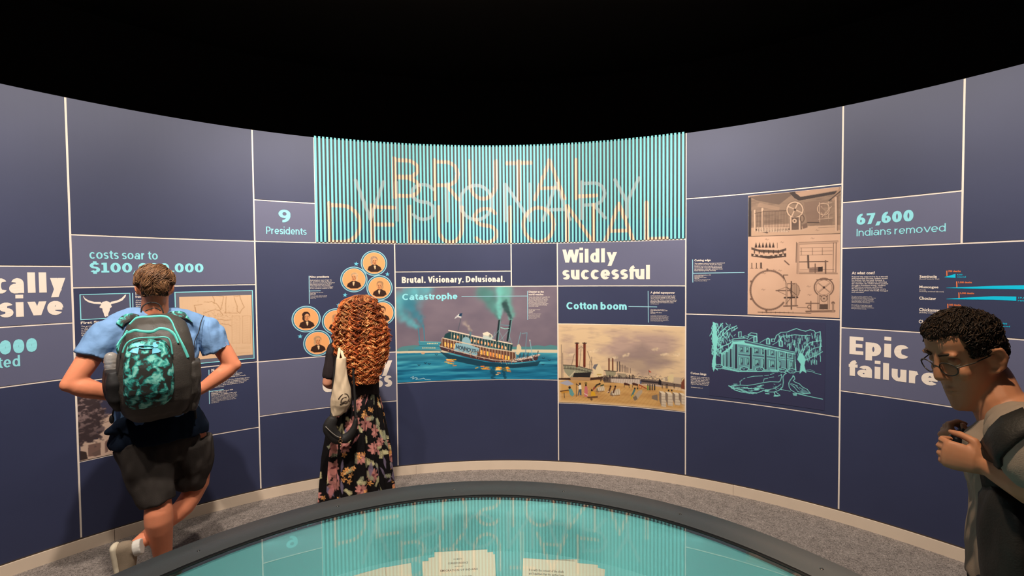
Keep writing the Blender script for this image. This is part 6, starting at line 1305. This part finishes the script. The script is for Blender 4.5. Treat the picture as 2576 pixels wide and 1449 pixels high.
solid('body', bm, .007, SKIN_B, WOM, 3, face_sculpt(HW))
for s_ in (-1, 1):
    bm = bmesh.new(); ball(bm, HW @ Vector((s_*.033, .074, .030)), .0125); me = bpy.data.meshes.new('eye'); bm.to_mesh(me); bm.free(); link('eye', me, mat('eye_white', (.7, .66, .6), .2, .5), WOM, True)
    c_ = Q(880 if s_ < 0 else 934, 1300, .0); c_.z = 0; bm = bmesh.new(); tube(bm, [c_+Vector((0, 0, .035))-B.F*.05, c_+Vector((0, 0, .035))+B.F*.05, c_+Vector((0, 0, .022))+B.F*.16], [(.034, .034), (.038, .03), (.034, .018)], 12, ref=B.r); solid('shoe', bm, .006, mat('black_shoe', (.02, .02, .02), .5, .4), WOM, 2)
bm = bmesh.new()
tube(bm, [Q(907, 848, .0), Q(907, 858, .0), Q(907, 872, .0), Q(906, 910, .01), Q(907, 955, .0), Q(908, 982, .0), Q(908, 992, .0)], [(.065, .055), (.12, .062), (.168, .092), (.155, .098), (.130, .092), (.128, .094), (.128, .094)], 22, ref=B.r, cap=False)
limb(bm, [Q(868, 866, .0), Q(843, 880, .0), Q(834, 912, -.01), Q(828, 942, -.01)], [.055, .060, .053, .050], 14); limb(bm, [Q(940, 866, .0), Q(954, 880, .02), Q(948, 912, .09), Q(943, 925, .12)], [.052, .054, .050, .046], 14)
solid('top', bm, .006, M_TOP, WOM, 2, folds(.012, 18, 21))
# skirt: pleated cone with an unrolled floral print
sk = Pic(0, 1.6, 0, 1.0, .0030, (15, 11, 12)); rg = np.random.RandomState(5)
def petal_flower(x, y, r, n, col, core):
    for k in range(n):
        a = 6.283*k/n+rg.rand()*.2; cx_, cy_ = x+math.cos(a)*r*.62, y+math.sin(a)*r*.62
        sk.poly([(cx_+math.cos(a)*r*.5*math.cos(t)-math.sin(a)*r*.24*math.sin(t), cy_+math.sin(a)*r*.5*math.cos(t)+math.cos(a)*r*.24*math.sin(t)) for t in np.linspace(0, 6.28, 11)[:-1]], np.array(col)*(.75+.4*rg.rand()), .92, raw=True)
    sk.poly([(x+r*.2*math.cos(t), y+r*.2*math.sin(t)) for t in np.linspace(0, 6.28, 9)[:-1]], core, 1, raw=True)
def sprig(x, y, L, a, col):
    ex, ey = x+L*math.cos(a), y+L*math.sin(a); sk.line([(x, y), (ex, ey)], 1.5, col, .8, raw=True)
    for k in range(7):
        t = k/7; bx, by = x+(ex-x)*t, y+(ey-y)*t
        for sd in (-1, 1): b2 = a+sd*.8; sk.line([(bx, by), (bx+L*.28*(1-t*.5)*math.cos(b2), by+L*.28*(1-t*.5)*math.sin(b2))], 2.2, col, .85, raw=True)
def spear(x, y, L, a, col, w=5):
    sk.poly([(x, y), (x+L*.5*math.cos(a)-w*math.sin(a), y+L*.5*math.sin(a)+w*math.cos(a)), (x+L*math.cos(a), y+L*math.sin(a)), (x+L*.5*math.cos(a)+w*math.sin(a), y+L*.5*math.sin(a)-w*math.cos(a))], col, .85, raw=True)
for k in range(430):
    x, y = rg.rand()*sk.w, rg.rand()*sk.h; c = rg.randint(6)
    if c == 0: petal_flower(x, y, 11+rg.rand()*6, 9, (196, 128, 118), (110, 56, 60))
    elif c == 1:
        for j in range(3): petal_flower(x+rg.randn()*9, y+rg.randn()*12, 6, 5, (236, 164, 92), (150, 80, 50))
    elif c in (2, 3): sprig(x, y, 17+rg.rand()*10, rg.rand()*6.28, (196, 186, 140) if c == 2 else (150, 150, 120))
    elif c == 4: spear(x, y, 24+rg.rand()*16, 1.57+rg.randn()*.4, (120, 106, 128), 4)
    else: spear(x, y, 24+rg.rand()*14, 1.57+rg.randn()*.3, (190, 120, 118), 4)
rows = [(876, 946, 976), (866, 951, 990), (848, 957, 1005), (832, 962, 1035), (822, 968, 1080), (815, 975, 1133), (810, 980, 1192), (806, 985, 1232), (802, 989, 1267), (798, 993, 1312)]
ry = np.array([r_[2] for r_ in rows], float); nrow = 250; nth = 520; P3 = np.zeros((nrow, nth, 3)); th = np.linspace(0, 2*math.pi, nth+1)[:-1]
ys = np.linspace(ry[0], ry[-1], nrow); xl = np.interp(ys, ry, [r_[0] for r_ in rows]); xr = np.interp(ys, ry, [r_[1] for r_ in rows])
for i in range(nrow):
    a_ = Q(xl[i], ys[i], 0); b_ = Q(xr[i], ys[i], 0); c_ = np.array((a_+b_)/2); hw = (b_-a_).length/2; t = i/nrow
    amp = .018*min(1, t*2.2); rr = 1+amp/hw*np.sin(13*th+1.5*math.sin(t*3)+np.sin(5*th)*.9)+amp/hw*.4*np.sin(29*th+2)
    P3[i] = c_+np.outer(np.cos(th)*rr*hw, np.array(B.r))+np.outer(np.sin(th)*rr*hw*(.78+.0*t), np.array(B.F))
ix = (th/(2*math.pi)*(sk.w-1)).astype(int); iy = np.linspace(0, sk.h-1, nrow).astype(int)
me = grid_mesh('skirt', P3, lin(np.clip(sk.a[iy][:, ix], 0, 255)), closed_u=True); link('skirt', me, vcol_mat('skirt_print', .8, .15), WOM, True)
# hair volume and curls
hrow = [(901, 915, 741, -.02, .02), (888, 928, 744, -.05, .05), (868, 942, 753, -.09, .08), (857, 951, 768, -.12, .09), (848, 963, 800, -.15, .08), (843, 971, 830, -.165, .05), (841, 976, 858, -.17, .02), (846, 974, 880, -.175, .0), (862, 968, 905, -.175, -.03), (878, 957, 932, -.165, -.06), (893, 944, 955, -.15, -.09)]
hy = np.array([r_[2] for r_ in hrow], float)
def hsurf(theta, y, g=1.0):
    v = [np.interp(y, hy, [r_[k] for r_ in hrow]) for k in (0, 1, 3, 4)]; a_, b_ = Q(v[0], y, (v[2]+v[3])/2), Q(v[1], y, (v[2]+v[3])/2); hw = (b_-a_).length/2; hd = (v[3]-v[2])/2
    return (a_+b_)/2+B.r*math.cos(theta)*hw*g+B.F*math.sin(theta)*hd*g
P3 = np.array([[tuple(hsurf(t, y, .86)) for t in np.linspace(0, 2*math.pi, 49)[:-1]] for y in np.linspace(hy[0], hy[-1]-8, 46)])
hair = link('hair', grid_mesh('hair', P3, closed_u=True), mat('auburn_base', (.17, .06, .022), .7, .2), WOM, True)
rg = np.random.RandomState(11); cv = []; cc = []
pal = [lin(c) for c in ((216, 120, 60), (190, 92, 40), (236, 150, 84), (150, 70, 34), (248, 180, 112), (206, 108, 54))]
for k in range(370):
    t0 = rg.rand()*6.283 if rg.rand() < .3 else -1.57+rg.randn()*1.0; y0 = 742+rg.rand()**.85*170 if k < 310 else 741+rg.rand()*8; y1 = min(y0+45+rg.rand()*75, 958+rg.rand()*8)
    if y1-y0 < 26: y0 = y1-40
    n_ = 38; ph = rg.rand()*6.28; L = (y1-y0)/335; turns = L/(.042+.02*rg.rand())*6.283*(1 if rg.rand() > .5 else -1); hr = .008+rg.rand()*.006; drift = rg.randn()*.15; g0 = .90+rg.rand()*.14+(.08 if rg.rand() < .08 else 0)
    cr = np.clip((778-y0)/32, 0, 1)*(abs(t0+1.57) < 1.3); cb = pal[rg.randint(6)]*(.7+.45*rg.rand())
    cl = []
    for i, y in enumerate(np.linspace(y0, y1, n_)):
        th_ = t0+drift*i/n_; c_ = hsurf(th_, y, g0+.03*math.sin(i*.2+ph)); a_ = ph+turns*i/n_; w_ = hr*min(1, i/7+.15)
        out = B.r*math.cos(th_)+B.F*math.sin(th_); tang = -B.r*math.sin(th_)+B.F*math.cos(th_); cl.append((c_+out*w_*.8*math.cos(a_)+tang*w_*1.2*math.sin(a_), out, tang))
    for j in range(7):
        ox, oy = rg.randn(2)*.0042; sp = 1+rg.rand()*.8; cv.append([tuple(c_+out*ox*(1+sp*(i/n_)**2)+tang*oy*(1+sp*(i/n_)**2)) for i, (c_, out, tang) in enumerate(cl)]); cc.append(cb*(.7+.6*rg.rand())*(1-.5*cr)+np.array(lin((70, 44, 32)))*.45*cr)
strands('curls', cv, cc, hair, .0021, sides=3)
ribbon('headband', smooth_pts([Q(866, 768, .0), Q(876, 753, .0), Q(890, 744.5, .0), Q(906, 742, .0), Q(920, 744.5, .0), Q(936, 754, .0), Q(944, 766, .0)], 4), .005, .003, mat('grey_hairband', (.30, .30, .32), .4, .4), WOM, B.F)

# tote bag on her left shoulder
TOTE = empty('tote_bag', tuple(Q(858, 960, -.2)), 'cream canvas tote bag hanging from the curly-haired woman\'s left shoulder', 'bag')
M_TOTE = mat('cream_canvas', (.66, .50, .33), .85, .15, bump=(300, .15), mottle=(14, .12))
def fl_levels(bm, fig, rows, n=22, e=.8):
    rings = []
    for xl_, xr_, y, d0, d1 in rows:
        a = fig.p(xl_, y, (d0+d1)/2); b_ = fig.p(xr_, y, (d0+d1)/2); c = (a+b_)/2; hw = (b_-a).length/2; hd = (d1-d0)/2
        rings.append([bm.verts.new(c+fig.r*hw*math.copysign(abs(math.cos(t))**e, math.cos(t))+fig.F*hd*math.copysign(abs(math.sin(t))**e, math.sin(t))) for t in [2*math.pi*k/n for k in range(n)]])
    for i in range(len(rings)-1):
        for k in range(n): bm.faces.new((rings[i][k], rings[i][(k+1) % n], rings[i+1][(k+1) % n], rings[i+1][k]))
    bm.faces.new(list(reversed(rings[0]))); bm.faces.new(rings[-1])
bm = bmesh.new(); fl_levels(bm, B, [(846, 871, 899, -.215, -.18), (842, 875, 935, -.225, -.16), (836, 880, 975, -.235, -.15), (832, 883, 1003, -.24, -.15), (832, 882, 1018, -.235, -.16), (834, 873, 1034, -.22, -.17), (837, 858, 1046, -.21, -.18)])
tote = solid('bag_body', bm, .005, M_TOTE, TOTE, 2, folds(.020, 22, 31, (1, 1, .35)))
for xs in ((850, 853), (866, 860)): ribbon('strap', smooth_pts([Q(xs[0], 905, -.20), Q(xs[1], 885, -.17), Q(xs[1]+2, 868, -.10), Q(xs[1]+2, 862, -.02), Q(xs[1]+1, 866, .06), Q(xs[1]-2, 900, .08)], 4), .010, .002, M_TOTE, TOTE, B.r)
bvt2 = BVHTree.FromPolygons([v.co for v in tote.data.vertices], [p_.vertices for p_ in tote.data.polygons])
for pts in ([(852, 1000), (860, 990), (872, 988), (878, 1000), (870, 1010), (858, 1008), (862, 998), (872, 996)], [(856, 1014), (866, 1006), (880, 1008)]):
    ribbon('dark_print', smooth_pts(onto(bvt2, [Q(x, y, -.2) for x, y in pts], B.F, .002), 4), .0035, .0012, mat('brown_print_ink', (.10, .07, .05), .8, .1), TOTE, Vector((0, 0, 1)))
# black crescent purse
PUR = empty('purse', tuple(Q(858, 1080, -0.230)), 'black crescent purse with brass ring hanging below the cream tote bag', 'bag')
M_PUR = mat('black_leather', (.016, .014, .013), .62, .25, bump=(180, .12), mottle=(12, .25))
bm = bmesh.new(); q = smooth_pts([Q(836, 1056, -0.230), Q(829, 1074, -0.240), Q(838, 1094, -0.240), Q(856, 1105, -0.240), Q(876, 1098, -0.235), Q(890, 1078, -0.230), Q(895, 1056, -0.220)], 4)
tube(bm, q, [(a, .026) for a in np.interp(np.linspace(0, 1, len(q)), [0, .2, .45, .7, 1], [.036, .046, .042, .030, .014])], 14, ref=B.r)
purse = solid('purse_body', bm, .005, M_PUR, PUR, 2)
ribbon('strap', smooth_pts([Q(895, 1056, -0.220), Q(893, 1010, -0.200), Q(890, 960, -0.180), Q(886, 900, -0.160), Q(875, 866, -0.090)], 4), .008, .003, M_PUR, PUR, B.r); ribbon('strap', smooth_pts([Q(833, 1058, -0.220), Q(836, 1000, -0.150), Q(842, 930, -0.130), Q(852, 870, -0.100)], 4), .008, .003, M_PUR, PUR, B.r)
ribbon('flap_seam', smooth_pts([Q(819, 1073, -0.265), Q(832, 1086, -0.275), Q(846, 1097, -0.275), Q(857, 1101, -0.273)], 4), .003, .002, mat('worn_edge', (.22, .19, .16), .5, .3), PUR, B.r)
bm = bmesh.new(); c0 = Q(856.5, 1110, -0.275); ring_ = [c0+B.r*.011*math.cos(t)+Vector((0, 0, .011*math.sin(t))) for t in np.linspace(0, 6.283, 17)]; tube(bm, ring_, [.0028]*17, 8, cap=False); ball(bm, Q(856, 1101, -0.275), .008, None, 10); ball(bm, Q(857, 1121, -0.270), .0055, None, 8)
me = bpy.data.meshes.new('brass_ring'); bm.to_mesh(me); bm.free(); link('brass_ring', me, mat('brass', (.62, .38, .20), .3, .5, 1.0), PUR, True)

# ------------------------------------------------------------------ man at the right edge
D = Fig(1.20, 1.20, math.radians(45)); T = D.p
kx = T(2600, 1449, 0); MR = person('man in grey shirt and glasses at the right edge, looking down at his hands', (float(kx.x), float(kx.y), 0))
SKIN_C = mat('tan_skin', (.44, .20, .11), .5, .35, mottle=(10, .08), sss=.05)
yaw = math.radians(181); fwd = Vector((math.cos(yaw), math.sin(yaw), 0)); lat = Vector((fwd.y, -fwd.x, 0))
HR = Matrix.Translation(T(2436, 908, .0)) @ Matrix(((lat.x, fwd.x, 0), (lat.y, fwd.y, 0), (0, 0, 1))).to_4x4() @ Matrix.Rotation(math.radians(-24), 4, 'X') @ Matrix.Diagonal((.80, .80, 1.0, 1))
bm = bmesh.new(); head_shapes(bm, HR); face_shapes(bm, HR)
neck0 = HR @ Vector((0, -.035, -.06)); tube(bm, [neck0, T(2505, 1005, .01), T(2555, 1060, .01)], [(.050, .050), (.052, .055), (.075, .07)], 16)
tube(bm, [T(2575, 1062, .0), T(2588, 1100, .0), T(2596, 1180, .0), T(2600, 1290, .0), T(2600, 1400, .0), T(2600, 1500, .0)], [(.07, .10), (.10, .175), (.105, .17), (.10, .15), (.10, .15), (.10, .16)], 20, ref=D.r)
nw = T(2492, 1172, -.13); ne = T(2640, 1235, -.24)
limb(bm, [T(2590, 1085, -.13), T(2602, 1110, -.19), T(2632, 1180, -.23), ne], [.055, .058, .048, .042]); limb(bm, [ne, T(2600, 1222, -.21), T(2540, 1195, -.16), nw], [.042, .045, .036, .027])
hand(bm, nw, -D.r+Vector((0, 0, .12)), -D.F+D.r*.15, 1.0, .92, 1)
fw = T(2448, 1150, .07); fe = T(2550, 1215, .22)
limb(bm, [T(2590, 1085, .13), T(2598, 1110, .19), T(2580, 1170, .23), fe], [.055, .056, .046, .040]); limb(bm, [fe, T(2510, 1190, .16), fw], [.040, .036, .026])
hand(bm, fw, Vector((0, 0, .62))-D.r*.7, -D.r*.6-Vector((0, 0, .3))-D.F*.4, 1.05, .92, 1)
for d_ in (-.09, .09):
    k_ = T(2600, 1500, d_); hp = Vector((k_.x, k_.y, .92)); limb(bm, [hp, hp+Vector((0, 0, -.42))-D.r*.01, hp+Vector((0, 0, -.82))+D.r*.02], [.085, .058, .042])
    bm_ = bmesh.new(); ft = Vector((hp.x, hp.y, 0)); tube(bm_, [ft+Vector((0, 0, .045))+D.r*.07, ft+Vector((0, 0, .045))-D.r*.05, ft+Vector((0, 0, .03))-D.r*.16], [(.04, .045), (.045, .04), (.04, .026)], 14, ref=D.F); solid('shoe', bm_, .007, mat('black_shoe', (.02, .02, .02), .5, .4), MR, 2)
solid('body', bm, .0042, SKIN_C, MR, 3, face_sculpt(HR))
for s_ in (-1, 1):
    bm = bmesh.new(); ball(bm, HR @ Vector((s_*.033, .070, .028)), .0115); me = bpy.data.meshes.new('eye'); bm.to_mesh(me); bm.free(); link('eye', me, mat('eye_white', (.7, .66, .6), .2, .5), MR, True)
    bm = bmesh.new(); q = [HR @ Vector((s_*.033+.0135*math.cos(t), .082+.0035*math.sin(t), .034+.006*math.sin(t))) for t in np.linspace(math.pi, 0, 7)]; bm.free(); bm = bmesh.new(); ball(bm, HR @ Vector((s_*.033, .0708, .0305)), .0125); me = bpy.data.meshes.new('eyelid'); bm.to_mesh(me); bm.free(); link('eyelid', me, SKIN_C, MR, True)
    ribbon('eyebrow', [HR @ Vector((s_*x, y, z)) for x, y, z in ((.014, .0945, .052), (.026, .094, .056), (.040, .086, .056), (.050, .074, .051))], .0035, .003, mat('dark_brown_hair', (.03, .018, .012), .7, .2), MR, Vector((0, 0, 1)))
M_SPEC = mat('dark_glasses_frame', (.03, .025, .02), .3, .5)
bm = bmesh.new()
for s_ in (-1, 1):
    q = [HR @ Vector((s_*.036+.026*math.cos(t), .104-.008*abs(math.cos(t))*(1 if math.cos(t)*s_ > 0 else 0), .020+.018*math.sin(t))) for t in np.linspace(0, 6.283, 25)]; tube(bm, q, [.0016]*25, 6, cap=False)
    tube(bm, [HR @ Vector((s_*.062, .096, .026)), HR @ Vector((s_*.077, .05, .026)), HR @ Vector((s_*.081, -.01, .028)), HR @ Vector((s_*.080, -.035, .010))], [.0016]*4, 6)
tube(bm, [HR @ Vector((-.010, .104, .024)), HR @ Vector((0, .109, .028)), HR @ Vector((.010, .104, .024))], [.0015]*3, 6)
me = bpy.data.meshes.new('glasses'); bm.to_mesh(me); bm.free(); link('glasses', me, M_SPEC, MR, True)
HC2 = [lin(c) for c in ((44, 32, 24), (34, 24, 18), (60, 44, 30), (28, 20, 16))]
def zl_r(x, y): return .095-.008*math.exp(-(x/.03)**2) if y > .045 else (.028 if y > .0 and abs(x) > .05 else (-.02 if y < -.04 else .02))
scalp_hair('hair', HR, MR, (30, 22, 17), HC2, 2600, .020, 7, lambda x, y, z: (.2*np.sign(x+.01), .5 if z > .07 else .1, -.2), zl_r, .005, rad=.0010, wob=.2)
M_GT = mat('grey_tshirt', (.27, .22, .18), .85, .15, bump=(350, .15), mottle=(12, .12))
bm = bmesh.new()
tube(bm, [T(2550, 1040, .0), T(2562, 1058, .0), T(2584, 1090, .0), T(2594, 1160, .0), T(2598, 1260, .0), T(2598, 1370, .0), T(2598, 1470, .0)], [(.062, .070), (.088, .11), (.112, .185), (.120, .185), (.118, .168), (.118, .168), (.124, .178)], 24, ref=D.r, cap=False)
limb(bm, [T(2585, 1082, -.10), T(2602, 1108, -.19), T(2626, 1165, -.225)], [.066, .072, .066], 16); limb(bm, [T(2585, 1082, .10), T(2598, 1108, .19), T(2584, 1160, .225)], [.066, .070, .064], 16)
gts = solid('tshirt', bm, .006, M_GT, MR, 2, folds(.022, 15, 41, (1, 1, .6)))
bm = bmesh.new(); tube(bm, [T(2600, 1460, .0), T(2600, 1520, .0), T(2600, 1560, 0)], [(.122, .176), (.118, .17), (.10, .16)], 20, ref=D.r)
for d_ in (-.09, .09): k_ = T(2600, 1500, d_); hp = Vector((k_.x, k_.y, .95)); limb(bm, [hp, hp+Vector((0, 0, -.42)), hp+Vector((0, 0, -.87))+D.r*.02], [.105, .080, .065], 14)
solid('trousers', bm, .008, mat('dark_trousers', (.03, .03, .035), .85, .15), MR, 2, folds(.015, 14, 43))
# black sling bag: broad strap across the chest, pouch at the belly
SL = empty('sling_bag', tuple(T(2520, 1330, -.1)), 'black sling bag with broad strap across the grey-shirted man\'s chest', 'bag')
bvg = BVHTree.FromPolygons([v.co for v in gts.data.vertices], [p_.vertices for p_ in gts.data.polygons])
M_SL = mat('black_nylon', (.014, .013, .012), .6, .3, bump=(200, .15), mottle=(10, .3))
patch_strap('strap', lerp_rows([(2590, 1050, 16, 24), (2572, 1060, 18, 26), (2540, 1078, 20, 30), (2512, 1104, 20, 28), (2492, 1132, 24, 18), (2490, 1170, 26, 8), (2500, 1225, 26, 4)], 5), D, bvg, M_SL, SL, .008, .008, -.6)
bm = bmesh.new(); fl_levels(bm, D, [(2490, 2580, 1215, -.20, .02), (2476, 2600, 1250, -.22, .04), (2474, 2610, 1330, -.23, .05), (2476, 2610, 1420, -.23, .05), (2486, 2600, 1470, -.21, .03)]); solid('pouch', bm, .007, M_SL, SL, 3, folds(.03, 14, 44))
DEV = empty('camera', tuple(T(2416, 1100, .03)), 'small black camera held in the right-hand man\'s hands', 'camera')
bm = bmesh.new(); bmesh.ops.create_cube(bm, size=1, matrix=Matrix.Translation(T(2420, 1102, .045)) @ Matrix(((D.r.x, D.F.x, 0), (D.r.y, D.F.y, 0), (0, 0, 1))).to_4x4() @ Matrix.Rotation(.3, 4, 'Y') @ Matrix.Diagonal((.026, .07, .058, 1))); bmesh.ops.bevel(bm, geom=bm.edges[:], offset=.005, segments=2, affect='EDGES')
me = bpy.data.meshes.new('camera_body'); bm.to_mesh(me); bm.free(); link('camera_body', me, mat('black_plastic', (.02, .02, .022), .35, .5), DEV, True)
bm = bmesh.new(); tube(bm, [T(2411, 1104, .03), T(2403, 1106, .02)], [.018, .016], 16); me = bpy.data.meshes.new('lens'); bm.to_mesh(me); bm.free(); link('lens', me, mat('black_plastic', (.02, .02, .022), .35, .5), DEV, True)
